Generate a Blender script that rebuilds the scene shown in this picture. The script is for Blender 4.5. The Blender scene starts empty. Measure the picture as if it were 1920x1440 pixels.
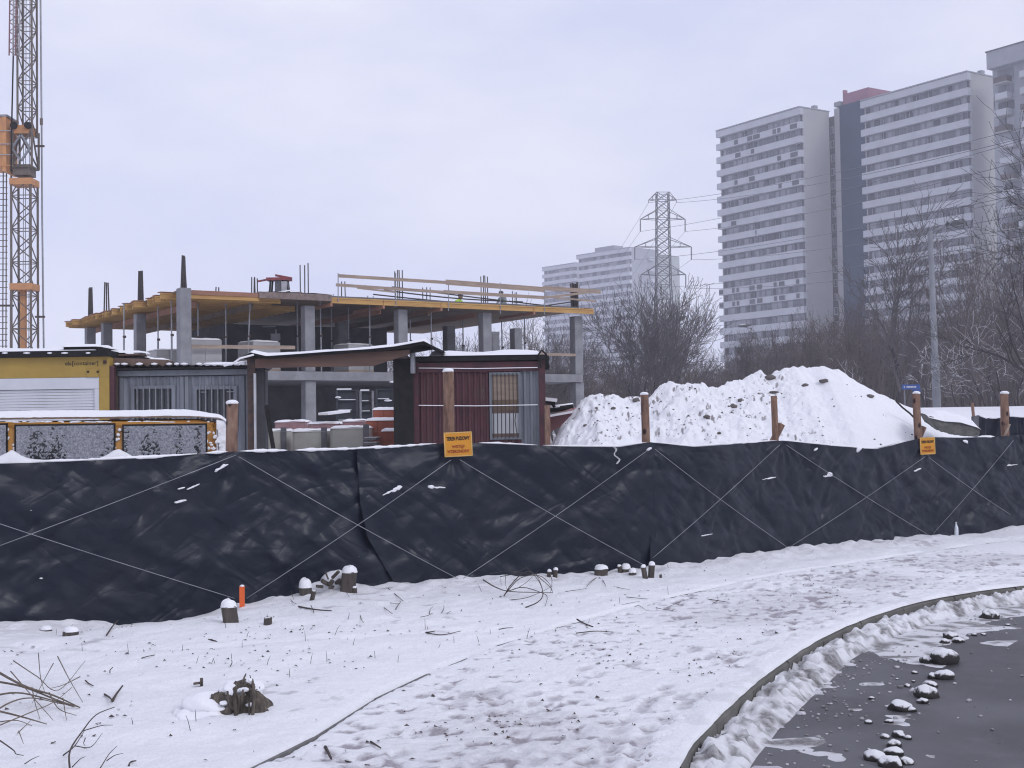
import bpy, bmesh, math, random
import numpy as np
from mathutils import Vector, Matrix

SC = bpy.context.scene
COL = SC.collection
R = math.radians
rnd = random.Random(7)
nrs = np.random.RandomState(11)

# ---------------------------------------------------------------- camera
EYE = Vector((0.0, 0.0, 1.65))
FPX, CX, CY = 2450.0, 960.0, 720.0
PITCH, ROLL = math.atan(80 / 2450.0), 0.015
_fw = Vector((0, math.cos(PITCH), math.sin(PITCH)))
_r0 = Vector((1, 0, 0))
_u0 = Vector((0, -math.sin(PITCH), math.cos(PITCH)))
RC = math.cos(ROLL) * _r0 - math.sin(ROLL) * _u0
UC = math.sin(ROLL) * _r0 + math.cos(ROLL) * _u0
cam_d = bpy.data.cameras.new('camera')
cam_d.sensor_width = 36.0
cam_d.lens = 36.0 * FPX / 1920.0
cam_d.clip_start, cam_d.clip_end = 0.1, 3000
cam = bpy.data.objects.new('camera', cam_d)
COL.objects.link(cam)
M = Matrix((RC, UC, -_fw)).transposed().to_4x4()
M.translation = EYE
cam.matrix_world = M
SC.camera = cam

# ---------------------------------------------------------------- world, sun, exposure
HAZE = 0.00085
SUN_EL, SUN_AZ = R(36), R(132)          # azimuth clockwise from +Y: behind the viewer, to the right
world = bpy.data.worlds.new('World')
SC.world = world
world.use_nodes = True
wn, wl = world.node_tree.nodes, world.node_tree.links
wn.clear()
wo = wn.new('ShaderNodeOutputWorld')
bg = wn.new('ShaderNodeBackground')
bg.inputs['Strength'].default_value = 0.1
sky = wn.new('ShaderNodeTexSky')
sky.sky_type = 'NISHITA'
sky.sun_disc = False
sky.sun_elevation = SUN_EL
sky.sun_rotation = SUN_AZ
tc = wn.new('ShaderNodeTexCoord')
mp = wn.new('ShaderNodeMapping')
mp.inputs['Scale'].default_value = (1.0, 1.0, 2.6)
nz = wn.new('ShaderNodeTexNoise')
nz.inputs['Scale'].default_value = 3.2
nz.inputs['Detail'].default_value = 5.0
nz.inputs['Roughness'].default_value = 0.55
cr = wn.new('ShaderNodeValToRGB')
cr.color_ramp.elements[0].position = 0.36
cr.color_ramp.elements[1].position = 0.66
cr.color_ramp.elements[0].color = (6.35, 6.65, 8.75, 1)
cr.color_ramp.elements[1].color = (8.15, 8.25, 9.40, 1)
mx = wn.new('ShaderNodeMix')
mx.data_type = 'RGBA'
mx.inputs[0].default_value = 0.93
wl.new(tc.outputs['Generated'], mp.inputs['Vector'])
wl.new(mp.outputs['Vector'], nz.inputs['Vector'])
wl.new(nz.outputs['Fac'], cr.inputs['Fac'])
wl.new(sky.outputs['Color'], mx.inputs[6])
wl.new(cr.outputs['Color'], mx.inputs[7])
wl.new(mx.outputs[2], bg.inputs['Color'])
wl.new(bg.outputs['Background'], wo.inputs['Surface'])

sun_d = bpy.data.lights.new('sun', 'SUN')
sun_d.energy = 1.0
sun_d.angle = R(22)
sun_d.color = (0.97, 0.975, 1.0)
sun = bpy.data.objects.new('sun', sun_d)
COL.objects.link(sun)
sdir = Vector((math.sin(SUN_AZ) * math.cos(SUN_EL), math.cos(SUN_AZ) * math.cos(SUN_EL), math.sin(SUN_EL)))
sun.rotation_euler = sdir.to_track_quat('Z', 'Y').to_euler()
sun.location = (0, -20, 40)

SC.view_settings.view_transform = 'Standard'
SC.view_settings.look = 'None'
SC.view_settings.exposure = 0.13
SC.view_settings.gamma = 1.0
SC.view_settings.use_curve_mapping = False
SC.render.engine = 'CYCLES'
SC.cycles.use_denoising = True
try:
    SC.cycles.denoiser = 'OPENIMAGEDENOISE'
    SC.cycles.denoising_prefilter = 'ACCURATE'
except Exception:
    pass
SC.cycles.pixel_filter_type = 'BLACKMAN_HARRIS'
SC.cycles.filter_width = 1.15
SC.cycles.max_bounces = 6
SC.cycles.diffuse_bounces = 3
SC.cycles.glossy_bounces = 3
SC.cycles.transmission_bounces = 4
SC.cycles.volume_bounces = 1
SC.cycles.transparent_max_bounces = 8

# ---------------------------------------------------------------- helpers
def ray(px, py):
    return _fw + RC * ((px - CX) / FPX) + UC * ((CY - py) / FPX)

def at(px, py, Y):
    d = ray(px, py)
    return EYE + d * (Y / d.y)

def gnd(px, py, z=0.0):
    d = ray(px, py)
    return EYE + d * ((z - EYE.z) / d.z)

def proj(p):
    q = Vector(p) - EYE
    w = q.dot(_fw)
    return CX + FPX * q.dot(RC) / w, CY - FPX * q.dot(UC) / w

def hor(px):                      # pixel row of the horizon at this column
    return 800.0 - ROLL * (px - CX)

def rect(px0, py0, px1, py1, Y):
    """x0, x1, z0, z1 of an upright rectangle standing at distance Y"""
    pm, qm = (px0 + px1) / 2, (py0 + py1) / 2
    return at(px0, qm, Y).x, at(px1, qm, Y).x, at(pm, py1, Y).z, at(pm, py0, Y).z

def _h(ix, iy, s):
    t = np.sin(ix * 127.1 + iy * 311.7 + s * 74.7) * 43758.5453
    return t - np.floor(t)

def vnoise(x, y, s=0):
    ix, iy = np.floor(x), np.floor(y)
    fx, fy = x - ix, y - iy
    fx, fy = fx * fx * (3 - 2 * fx), fy * fy * (3 - 2 * fy)
    a, b = _h(ix, iy, s), _h(ix + 1, iy, s)
    c, d = _h(ix, iy + 1, s), _h(ix + 1, iy + 1, s)
    return (a * (1 - fx) + b * fx) * (1 - fy) + (c * (1 - fx) + d * fx) * fy

def fbm(x, y, s=0, o=4, g=0.5):
    x, y = np.asarray(x, float), np.asarray(y, float)
    v, a, n = 0.0, 1.0, 0.0
    for k in range(o):
        v = v + a * vnoise(x * 2 ** k + 17.3 * k, y * 2 ** k - 9.1 * k, s + k)
        n += a
        a *= g
    return v / n

def sstep(a, b, x):
    t = np.clip((np.asarray(x, float) - a) / (b - a), 0, 1)
    return t * t * (3 - 2 * t)

def interp(pts, x):
    p = np.array(pts, float)
    return np.interp(x, p[:, 0], p[:, 1])

def catmull(P, n=24):
    P = [np.array(p, float) for p in P]
    P = [2 * P[0] - P[1]] + P + [2 * P[-1] - P[-2]]
    out = []
    for i in range(1, len(P) - 2):
        for k in range(n):
            t = k / n
            out.append(0.5 * (2 * P[i] + (P[i + 1] - P[i - 1]) * t + (2 * P[i - 1] - 5 * P[i] + 4 * P[i + 1] - P[i + 2]) * t * t
                              + (3 * P[i] - P[i - 1] - 3 * P[i + 1] + P[i + 2]) * t ** 3))
    out.append(P[-2])
    return np.array(out)

def tag(o, label=None, cat=None, group=None, kind=None):
    if label: o['label'] = label
    if cat: o['category'] = cat
    if group: o['group'] = group
    if kind: o['kind'] = kind
    return o

def thing(name, label, cat, loc=(0, 0, 0), rz=0.0, group=None):
    o = bpy.data.objects.new(name, None)
    o.empty_display_size = 0.2
    COL.objects.link(o)
    o.location = loc
    o.rotation_euler = (0, 0, rz)
    return tag(o, label, cat, group)

def link(name, me, parent=None, world=False):
    o = bpy.data.objects.new(name, me)
    COL.objects.link(o)
    if parent is not None:
        o.parent = parent
        if world:
            r = parent
            while r.parent is not None:
                r = r.parent
            if r is parent:
                o.matrix_parent_inverse = Matrix.Translation(-Vector(r.location))
    return o

def dup(root, loc, rz=None, label=None, group=None, scale=None, name=None):
    c = root.copy()
    COL.objects.link(c)
    c.location = loc
    if rz is not None: c.rotation_euler = (0, 0, rz)
    if scale is not None: c.scale = scale
    if label: c['label'] = label
    if group: c['group'] = group
    for ch in list(root.children):
        d = ch.copy()
        COL.objects.link(d)
        d.parent = c
        for g in list(ch.children):
            e = g.copy()
            COL.objects.link(e)
            e.parent = d
    return c

class MB:
    def __init__(self):
        self.v, self.f, self.m = [], [], []

    def add(self, vs, fs, mi=0):
        b = len(self.v)
        self.v.extend([tuple(p) for p in vs])
        self.f.extend([tuple(i + b for i in f) for f in fs])
        self.m.extend([mi] * len(fs))
        return self

    def box(self, c, s, rz=0.0, mi=0, Rm=None):
        hx, hy, hz = s[0] / 2, s[1] / 2, s[2] / 2
        vs = [Vector((x, y, z)) for z in (-hz, hz) for y in (-hy, hy) for x in (-hx, hx)]
        m = Rm if Rm is not None else Matrix.Rotation(rz, 3, 'Z')
        c = Vector(c)
        vs = [m @ p + c for p in vs]
        return self.add(vs, [(0, 2, 3, 1), (4, 5, 7, 6), (0, 1, 5, 4), (2, 6, 7, 3), (0, 4, 6, 2), (1, 3, 7, 5)], mi)

    def bx(self, x0, x1, y0, y1, z0, z1, mi=0):
        return self.box(((x0 + x1) / 2, (y0 + y1) / 2, (z0 + z1) / 2), (abs(x1 - x0), abs(y1 - y0), abs(z1 - z0)), 0, mi)

    def beam(self, p, q, w, h, mi=0, up=(0, 0, 1)):
        p, q = Vector(p), Vector(q)
        d = (q - p)
        L = d.length
        if L < 1e-6: return self
        d /= L
        s = d.cross(Vector(up))
        if s.length < 1e-4: s = d.cross(Vector((0, 1, 0)))
        s.normalize()
        u = s.cross(d)
        m = Matrix((d, -s, u)).transposed()
        return self.box((p + q) / 2, (L, w, h), 0, mi, m)

    def tube(self, pts, r, n=6, mi=0, cap=True):
        pts = [Vector(p) for p in pts]
        k = len(pts)
        rs = [r] * k if not hasattr(r, '__len__') else list(r)
        vs, fs = [], []
        pv = None
        for i, p in enumerate(pts):
            d = (pts[min(i + 1, k - 1)] - pts[max(i - 1, 0)])
            if d.length < 1e-9: d = Vector((0, 0, 1))
            d.normalize()
            if pv is None:
                a = Vector((0, 0, 1)) if abs(d.z) < 0.9 else Vector((1, 0, 0))
                pv = d.cross(a).normalized()
            else:
                pv = (pv - d * pv.dot(d))
                if pv.length < 1e-6: pv = d.orthogonal()
                pv.normalize()
            w = d.cross(pv)
            for j in range(n):
                t = 2 * math.pi * j / n
                vs.append(p + (pv * math.cos(t) + w * math.sin(t)) * rs[i])
        for i in range(k - 1):
            for j in range(n):
                a, b = i * n + j, i * n + (j + 1) % n
                fs.append((a, b, b + n, a + n))
        if cap:
            fs.append(tuple(reversed(range(n))))
            fs.append(tuple(range((k - 1) * n, k * n)))
        return self.add(vs, fs, mi)

    def prism(self, poly, vec, mi=0):
        poly = [Vector(p) for p in poly]
        vec = Vector(vec)
        n = len(poly)
        vs = poly + [p + vec for p in poly]
        fs = [tuple(range(n)), tuple(reversed(range(n, 2 * n)))]
        fs += [(i, i + n, (i + 1) % n + n, (i + 1) % n) for i in range(n)]
        return self.add(vs, fs, mi)

    def grid(self, P, mi=0, wrap=False):
        n, m = P.shape[:2]
        fs = []
        for i in range(n - 1):
            for j in range(m - 1 + (1 if wrap else 0)):
                j2 = (j + 1) % m
                fs.append((i * m + j, i * m + j2, (i + 1) * m + j2, (i + 1) * m + j))
        return self.add(P.reshape(-1, 3), fs, mi)

    def build(self, name, mats, parent=None, smooth=False, world=False, kind=None):
        me = self.mesh(name, mats, smooth)
        o = link(name, me, parent, world)
        if kind: o['kind'] = kind
        return o

    def mesh(self, name, mats, smooth=False):
        me = bpy.data.meshes.new(name)
        me.from_pydata(self.v, [], self.f)
        for m in (mats if isinstance(mats, (list, tuple)) else [mats]):
            me.materials.append(m)
        if len(me.materials) > 1:
            me.polygons.foreach_set('material_index', self.m)
        if smooth:
            me.polygons.foreach_set('use_smooth', [True] * len(me.polygons))
        bm = bmesh.new()
        bm.from_mesh(me)
        bmesh.ops.recalc_face_normals(bm, faces=bm.faces)
        bm.to_mesh(me)
        bm.free()
        me.update()
        return me

def grid_mesh(name, X, Yv, Zv, mats, smooth=True, attrs=None, mi=None):
    """fast numpy grid (n, m arrays) -> mesh"""
    n, m = X.shape
    me = bpy.data.meshes.new(name)
    co = np.stack([X, Yv, Zv], -1).reshape(-1, 3).astype(np.float32)
    idx = np.arange(n * m).reshape(n, m)
    q = np.stack([idx[:-1, :-1], idx[:-1, 1:], idx[1:, 1:], idx[1:, :-1]], -1).reshape(-1, 4)
    me.vertices.add(n * m)
    me.vertices.foreach_set('co', co.ravel())
    me.loops.add(q.size)
    me.loops.foreach_set('vertex_index', q.ravel().astype(np.int32))
    me.polygons.add(len(q))
    me.polygons.foreach_set('loop_start', (np.arange(len(q)) * 4).astype(np.int32))
    me.polygons.foreach_set('use_smooth', np.full(len(q), smooth))
    for mt in (mats if isinstance(mats, (list, tuple)) else [mats]):
        me.materials.append(mt)
    if mi is not None:
        me.polygons.foreach_set('material_index', mi.ravel().astype(np.int32))
    me.update(calc_edges=True)
    for k, a in (attrs or {}).items():
        at_ = me.attributes.new(k, 'FLOAT', 'POINT')
        at_.data.foreach_set('value', a.ravel().astype(np.float32))
    return me

# ---------------------------------------------------------------- materials
def lin(r, g, b):
    f = lambda c: (c / 255 / 12.92) if c / 255 <= 0.04045 else ((c / 255 + 0.055) / 1.055) ** 2.4
    return (f(r), f(g), f(b))

class NT:
    def __init__(self, name):
        self.mat = bpy.data.materials.new(name)
        self.mat.use_nodes = True
        self.n, self.l = self.mat.node_tree.nodes, self.mat.node_tree.links
        self.b = self.n['Principled BSDF']
        self.tc = self.n.new('ShaderNodeTexCoord')

    def vec(self, scale=(1, 1, 1), out='Object', rot=(0, 0, 0)):
        m = self.n.new('ShaderNodeMapping')
        m.inputs['Scale'].default_value = scale
        m.inputs['Rotation'].default_value = rot
        self.l.new(self.tc.outputs[out], m.inputs['Vector'])
        return m.outputs['Vector']

    def vec2(self, rot, scale):
        a = self.n.new('ShaderNodeMapping'); a.inputs['Rotation'].default_value = rot
        b = self.n.new('ShaderNodeMapping'); b.inputs['Scale'].default_value = scale
        self.l.new(self.tc.outputs['Object'], a.inputs['Vector']); self.l.new(a.outputs['Vector'], b.inputs['Vector'])
        return b.outputs['Vector']

    def noise(self, scale, detail=4, rough=0.55, vec=None, dist=0.0):
        t = self.n.new('ShaderNodeTexNoise')
        t.inputs['Scale'].default_value = scale
        t.inputs['Detail'].default_value = detail
        t.inputs['Roughness'].default_value = rough
        t.inputs['Distortion'].default_value = dist
        self.l.new(vec if vec is not None else self.tc.outputs['Object'], t.inputs['Vector'])
        return t.outputs['Fac']

    def vor(self, scale, vec=None, feature='F1'):
        t = self.n.new('ShaderNodeTexVoronoi')
        t.feature = feature
        t.inputs['Scale'].default_value = scale
        self.l.new(vec if vec is not None else self.tc.outputs['Object'], t.inputs['Vector'])
        return t.outputs['Distance']

    def ramp(self, fac, stops):
        r = self.n.new('ShaderNodeValToRGB')
        e = r.color_ramp.elements
        while len(e) < len(stops): e.new(0.5)
        for k, (p, c) in enumerate(stops):
            e[k].position = p
            e[k].color = (*c, 1) if hasattr(c, '__len__') else (c, c, c, 1)
        self.l.new(fac, r.inputs['Fac'])
        return r.outputs['Color']

    def mix(self, fac, a, b, mode='MIX'):
        m = self.n.new('ShaderNodeMix')
        m.data_type = 'RGBA'
        m.blend_type = mode
        for k, x in ((0, fac), (6, a), (7, b)):
            if isinstance(x, (int, float)): m.inputs[k].default_value = x
            elif isinstance(x, tuple): m.inputs[k].default_value = (*x, 1)
            else: self.l.new(x, m.inputs[k])
        return m.outputs[2]

    def math(self, op, a, b=0.0, clamp=False):
        m = self.n.new('ShaderNodeMath')
        m.operation = op
        m.use_clamp = clamp
        for k, x in ((0, a), (1, b)):
            if isinstance(x, (int, float)): m.inputs[k].default_value = x
            else: self.l.new(x, m.inputs[k])
        return m.outputs[0]

    def attr(self, name):
        a = self.n.new('ShaderNodeAttribute')
        a.attribute_name = name
        return a.outputs['Fac']

    def normal_z(self):
        g = self.n.new('ShaderNodeNewGeometry')
        s = self.n.new('ShaderNodeSeparateXYZ')
        self.l.new(g.outputs['Normal'], s.inputs[0])
        return s.outputs['Z']

    def bump(self, h, strength=0.5, dist=0.02, prev=None):
        b = self.n.new('ShaderNodeBump')
        b.inputs['Strength'].default_value = strength
        b.inputs['Distance'].default_value = dist
        self.l.new(h, b.inputs['Height'])
        if prev is not None: self.l.new(prev, b.inputs['Normal'])
        return b.outputs['Normal']

    def set(self, color=None, rough=None, normal=None, metal=None, spec=None, coat=None):
        for k, x in (('Base Color', color), ('Roughness', rough), ('Normal', normal), ('Metallic', metal),
                     ('Specular IOR Level', spec), ('Coat Weight', coat)):
            if x is None: continue
            if isinstance(x, (int, float)): self.b.inputs[k].default_value = x
            elif isinstance(x, tuple): self.b.inputs[k].default_value = (*x, 1)
            else: self.l.new(x, self.b.inputs[k])
        return self.mat

def simple(name, c1, c2=None, scale=6.0, rough=0.7, bump=0.0, bdist=0.01, bscale=None, metal=0.0, vs=(1, 1, 1), spec=0.4, lo=0.35, hi=0.65):
    t = NT(name)
    c2 = c2 or tuple(c * 0.75 for c in c1)
    v = t.vec(vs)
    n = t.noise(scale, 5, 0.6, v)
    col = t.ramp(n, [(lo, c1), (hi, c2)])
    nor = None
    if bump:
        nor = t.bump(t.noise(bscale or scale * 3, 5, 0.65, v), bump, bdist)
    return t.set(col, rough, nor, metal, spec)

def snow_mat(name='snow', c=(0.83, 0.83, 0.86), bscale=35.0, bstr=0.45):
    t = NT(name)
    n1 = t.noise(3.0, 4)
    col = t.mix(n1, tuple(x * 0.95 for x in c), c)
    nb = t.bump(t.noise(bscale, 6, 0.7), bstr, 0.012)
    m = t.set(col, 0.75, nb, 0.0, 0.25)
    return m

SNOW = snow_mat()
CONC = simple('concrete', (0.30, 0.30, 0.315), (0.22, 0.22, 0.235), 3.0, 0.85, 0.3, 0.008, 25)
CONC_D = simple('concrete_dark', (0.085, 0.085, 0.092), (0.055, 0.055, 0.062), 2.0, 0.9, 0.2, 0.01, 15)  # darkened concrete: interior shade painted into the core walls; also one gate leaf
STEEL = simple('grey_steel', (0.30, 0.31, 0.33), (0.2, 0.2, 0.22), 8, 0.5, 0, metal=0.5)
REBAR = simple('rebar', (0.035, 0.033, 0.035), (0.06, 0.045, 0.04), 9, 0.7)
RUST = simple('rusty_steel', (0.10, 0.06, 0.045), (0.05, 0.04, 0.04), 12, 0.8)
WOOD = simple('pale_timber', (0.34, 0.26, 0.20), (0.24, 0.185, 0.15), 6, 0.8, 0.2, 0.004, 30, vs=(0.3, 0.3, 3))
YBEAM = simple('yellow_formwork_beam', (0.50, 0.30, 0.09), (0.38, 0.21, 0.07), 3, 0.6, vs=(0.5, 0.5, 2))
OBEAM = simple('orange_brown_formwork_edge', (0.30, 0.14, 0.085), (0.24, 0.12, 0.08), 3, 0.7)
PLY = simple('formwork_plywood', (0.20, 0.135, 0.085), (0.13, 0.095, 0.07), 1.5, 0.75)
BLACK = simple('black_paint', (0.014, 0.014, 0.015), (0.022, 0.021, 0.021), 7, 0.85, spec=0.12)
BARK = simple('bark', (0.055, 0.046, 0.047), (0.030, 0.026, 0.028), 9, 0.9, 0.5, 0.01, 30, vs=(1, 1, 0.3))
BARK_B = simple('brown_twigs', (0.125, 0.098, 0.088), (0.078, 0.064, 0.062), 5, 0.9)

# ---------------------------------------------------------------- ground, road, kerb
FENCE_PLAN = [(-6.9, 9.9), (-5.6, 10.75), (-4.47, 11.5), (-2.73, 12.8), (-0.57, 13.9), (1.6, 15.0), (3.43, 16.5), (5.74, 18.2), (7.4, 19.3), (9.6, 20.9), (12.0, 22.6)]
FC = catmull(FENCE_PLAN, 30)
def fence_y(x):
    return np.interp(x, FC[:, 0], FC[:, 1])

def terr(x, y):
    x, y = np.asarray(x, float), np.asarray(y, float)
    z = 0.28 * sstep(1.5, 8, y - np.interp(x, FC[:, 0], FC[:, 1]))
    z = z + 1.85 * sstep(30, 50, y) * sstep(7, 12, x) + 1.0 * sstep(62, 95, y) * (1 - sstep(7, 12, x))
    return z

KERB_PX = [(1218, 1640), (1240, 1525), (1268, 1442), (1300, 1390), (1370, 1320), (1440, 1261), (1540, 1196), (1650, 1150), (1760, 1121), (1920, 1098)]
kp = [gnd(*p) for p in KERB_PX]
KP = [(1.02, 1.5), (0.72, 3.2)] + [(p.x, p.y) for p in kp[0:]] + [(6.3, 13.5), (8.2, 14.2), (11, 15.1), (15, 16.2)]
KC = catmull(KP, 26)
_t = np.gradient(KC, axis=0); _t /= np.linalg.norm(_t, axis=1)[:, None]
KC = KC - np.stack([_t[:, 1], -_t[:, 0]], 1) * 0.10      # the pixels mark the road edge of the stones
EDGE_PX = [(380, 1490), (460, 1440), (560, 1395), (700, 1308), (800, 1262), (940, 1206), (1010, 1185), (1100, 1160), (1200, 1133), (1330, 1103), (1450, 1078), (1640, 1049), (1780, 1028), (1920, 1011)]
EC = catmull([(gnd(*p).x, gnd(*p).y) for p in EDGE_PX] + [(9.5, 19.3)], 16)
TRAIL = catmull([(gnd(*p).x, gnd(*p).y) for p in [(-200, 1222), (0, 1218), (300, 1222), (700, 1196), (860, 1186), (1030, 1176)]], 14)

def polydist(C, x, y):
    """signed distance to a polyline; positive on its right-hand side"""
    x, y = np.asarray(x, float), np.asarray(y, float)
    best = np.full(x.shape, 1e9)
    sg = np.zeros(x.shape)
    for a, b in zip(C[:-1], C[1:]):
        d = b - a
        L2 = d @ d
        if L2 < 1e-12: continue
        t = np.clip(((x - a[0]) * d[0] + (y - a[1]) * d[1]) / L2, 0, 1)
        ex, ey = x - a[0] - t * d[0], y - a[1] - t * d[1]
        q = ex * ex + ey * ey
        s = np.sign(d[1] * (x - a[0]) - d[0] * (y - a[1]))
        k = q < best
        best = np.where(k, q, best)
        sg = np.where(k, s, sg)
    return np.sqrt(best) * sg

def axis(fine0, fine1, step, lo, hi, g=1.12):
    a = list(np.arange(fine0, fine1 + 1e-6, step))
    s, x = step, fine1
    while x < hi:
        s *= g
        x += s
        a.append(x)
    s, x = step, fine0
    pre = []
    while x > lo:
        s *= g
        x -= s
        pre.append(x)
    return np.array(pre[::-1] + a)

gx = axis(-4.3, 5.6, 0.030, -420, 420)
ys = [5.0]
while ys[-1] < 20: ys.append(ys[-1] + 0.020 + (ys[-1] - 5) * 0.0032)
s_ = ys[-1] - ys[-2]
while ys[-1] < 820:
    s_ *= 1.07
    ys.append(ys[-1] + s_)
pre, s_, yv = [], 0.02, 5.0
while yv > -40:
    s_ *= 1.16
    yv -= s_
    pre.append(yv)
gy = np.array(pre[::-1] + ys)
GX, GY = np.meshgrid(gx, gy)
near = (GX > -9) & (GX < 14) & (GY < 26) & (GY > -3)
dK = np.full(GX.shape, -50.0)
dK[near] = polydist(KC, GX[near], GY[near])
far_r = (~near) & (GY < 16) & (GX > 5)
dK[far_r] = 5.0
far_b = (~near) & (GY <= -3) & (GX > 0.8)
dK[far_b] = 5.0
dE = np.full(GX.shape, 50.0)
dE[near] = polydist(EC, GX[near], GY[near])
dT = np.full(GX.shape, 50.0)
dT[near] = np.abs(polydist(TRAIL, GX[near], GY[near]))
fd = np.interp(GX, FC[:, 0], FC[:, 1]) - GY                # distance in front of the fence
pave = sstep(-0.02, 0.12, dE) * (1 - sstep(0.06, 0.10, dK))
grass = 1 - sstep(-0.35, 0.10, dE)
big = fbm(GX * 0.9, GY * 0.9, 3, 4)
med = fbm(GX * 3.3, GY * 3.3, 5, 4)
fin = fbm(GX * 9.0, GY * 9.0, 9, 3)
GZ = terr(GX, GY)
GZ = GZ + grass * (0.020 + 0.07 * (big - 0.5) + 0.055 * (med - 0.5) + 0.012 * (fin - 0.5))
# lumps of grass under the snow beside the fence, and the little bank against it
GZ = GZ + grass * np.exp(-((fd - 0.1) / 0.55) ** 2) * (0.10 * fbm(GX * 2.2, GY * 2.2, 21, 3) + 0.06 * fbm(GX * 7, GY * 7, 25, 2) - 0.05)
GZ = GZ - 0.19 * np.exp(-((GX + 3.35) / 0.85) ** 2) * np.exp(-(np.maximum(fd, 0) / 0.95) ** 2) * (fd > -3) * grass
# trodden pavement: small pits of boot prints
tr = fbm(GX * 9.5, GY * 12.0, 31, 3)
tr2 = fbm(GX * 22, GY * 26, 35, 2)
walk = fbm(GX * 0.8 + GY * 0.3, GY * 0.9, 40, 3)
mid = np.clip(1 - np.abs(dE - 1.15) / 1.25, 0, 1)
pits = sstep(0.54, 0.66, tr) * sstep(0.35, 0.6, walk + 0.25 * mid)
GZ = GZ + pave * (0.012 - 0.016 * pits + 0.014 * (tr2 - 0.5) + 0.02 * (big - 0.5))
prn = np.zeros(GX.shape)
prs = np.random.RandomState(27)
for k in range(40):                                   # short runs of boot prints along the pavement
    i0 = prs.randint(10, len(EC) - 12)
    off = prs.uniform(0.3, 2.3)
    dr = prs.choice([-1, 1])
    for q in range(prs.randint(3, 8)):
        i1 = int(np.clip(i0 + q * 3 * dr, 1, len(EC) - 2))
        tx_, ty_ = EC[i1 + 1] - EC[i1 - 1]
        L_ = math.hypot(tx_, ty_); tx_, ty_ = tx_ / L_, ty_ / L_
        sd_ = off + (0.10 if q % 2 else -0.10) + prs.normal(0, 0.03)
        cx0, cy0 = EC[i1][0] + ty_ * sd_ + prs.normal(0, .05), EC[i1][1] - tx_ * sd_ + prs.normal(0, .05)
        if not (-4.2 < cx0 < 5.5 and 4 < cy0 < 19): continue
        ix0, ix1 = np.searchsorted(gx, [cx0 - 0.25, cx0 + 0.25]); iy0, iy1 = np.searchsorted(gy, [cy0 - 0.25, cy0 + 0.25])
        sx__, sy__ = GX[iy0:iy1, ix0:ix1] - cx0, GY[iy0:iy1, ix0:ix1] - cy0
        a_ = (sx__ * tx_ + sy__ * ty_) / 0.15; b_ = (-sx__ * ty_ + sy__ * tx_) / 0.058
        r2 = (a_ * a_ + b_ * b_)
        prn[iy0:iy1, ix0:ix1] = np.maximum(prn[iy0:iy1, ix0:ix1], np.clip(1.5 - 1.5 * r2, 0, 1)) 
        rim = np.exp(-((np.sqrt(r2) - 1.25) / 0.25) ** 2)
        GZ[iy0:iy1, ix0:ix1] += pave[iy0:iy1, ix0:ix1] * 0.006 * rim
GZ = GZ - pave * 0.012 * prn
GZ = GZ - (0.004 + 0.045 * sstep(0.40, 0.62, fbm(GX * 1.3, GY * 1.3, 47, 3))) * np.exp(-(dE / 0.028) ** 2) * (near)
GZ = GZ - 0.022 * np.exp(-(dT / 0.09) ** 2) * grass * near
GZ = GZ + pave * 0.012 * sstep(-0.5, -0.05, dK)
# the sheet drops away under the carriageway
GZ = np.where(dK > 0.02, GZ - 0.38 * sstep(0.02, 0.085, dK), GZ)
bare = pave * np.clip(0.85 * pits * sstep(0.40, 0.66, tr2 + 0.3 * (walk - 0.4)) + 0.42 * sstep(0.38, 0.66, walk) * mid * (0.45 + 0.9 * tr2), 0, 1)
bare = np.maximum(bare, pave * prn * 0.5 * (0.5 + tr2))
bare = np.maximum(bare, 0.35 * np.exp(-(dT / 0.07) ** 2) * sstep(0.4, 0.6, med) * grass)
bare = np.maximum(bare, 0.55 * sstep(0.62, 0.75, fbm(GX * 7, GY * 8, 52, 3)) * grass * sstep(0.52, 0.7, fbm(GX * 0.8, GY * 0.8, 57, 2)))
t = NT('snow_ground')
b_ = t.attr('bare')
n1 = t.noise(55, 5, 0.65)
msk = t.ramp(t.math('MULTIPLY', b_, t.math('ADD', n1, 0.45)), [(0.10, 0.0), (0.80, 1.0)])
snowc = t.mix(t.noise(2.2, 4), (0.80, 0.80, 0.835), (0.86, 0.86, 0.88))
slush = t.mix(t.noise(30, 4), (0.24, 0.215, 0.235), (0.46, 0.435, 0.47))
bb = t.bump(t.noise(60, 6, 0.7), 0.7, 0.015)
bb = t.bump(t.noise(14, 4, 0.6), 0.5, 0.04, bb)
GROUND_M = t.set(t.mix(msk, snowc, slush), 0.75, bb, 0, 0.25)
gme = grid_mesh('snow_ground', GX, GY, GZ, GROUND_M, True, {'bare': bare})
tag(link('snowy_ground', gme), 'snow covered grass verge and trodden pavement', kind='structure')

def gz(x, y):
    """height of the ground sheet near a point (nearest grid vertex)"""
    j = int(np.clip(np.searchsorted(gx, x), 0, len(gx) - 1))
    i = int(np.clip(np.searchsorted(gy, y), 0, len(gy) - 1))
    return float(GZ[i, j])

def on_ground(px, py):
    p = gnd(px, py, 0.03)
    for _ in range(3):
        p = gnd(px, py, gz(p.x, p.y))
    lim = float(fence_y(p.x)) - 0.22
    if p.y > lim:
        p = at(px, py, lim)
        p.z = gz(p.x, lim)
    return p

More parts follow.
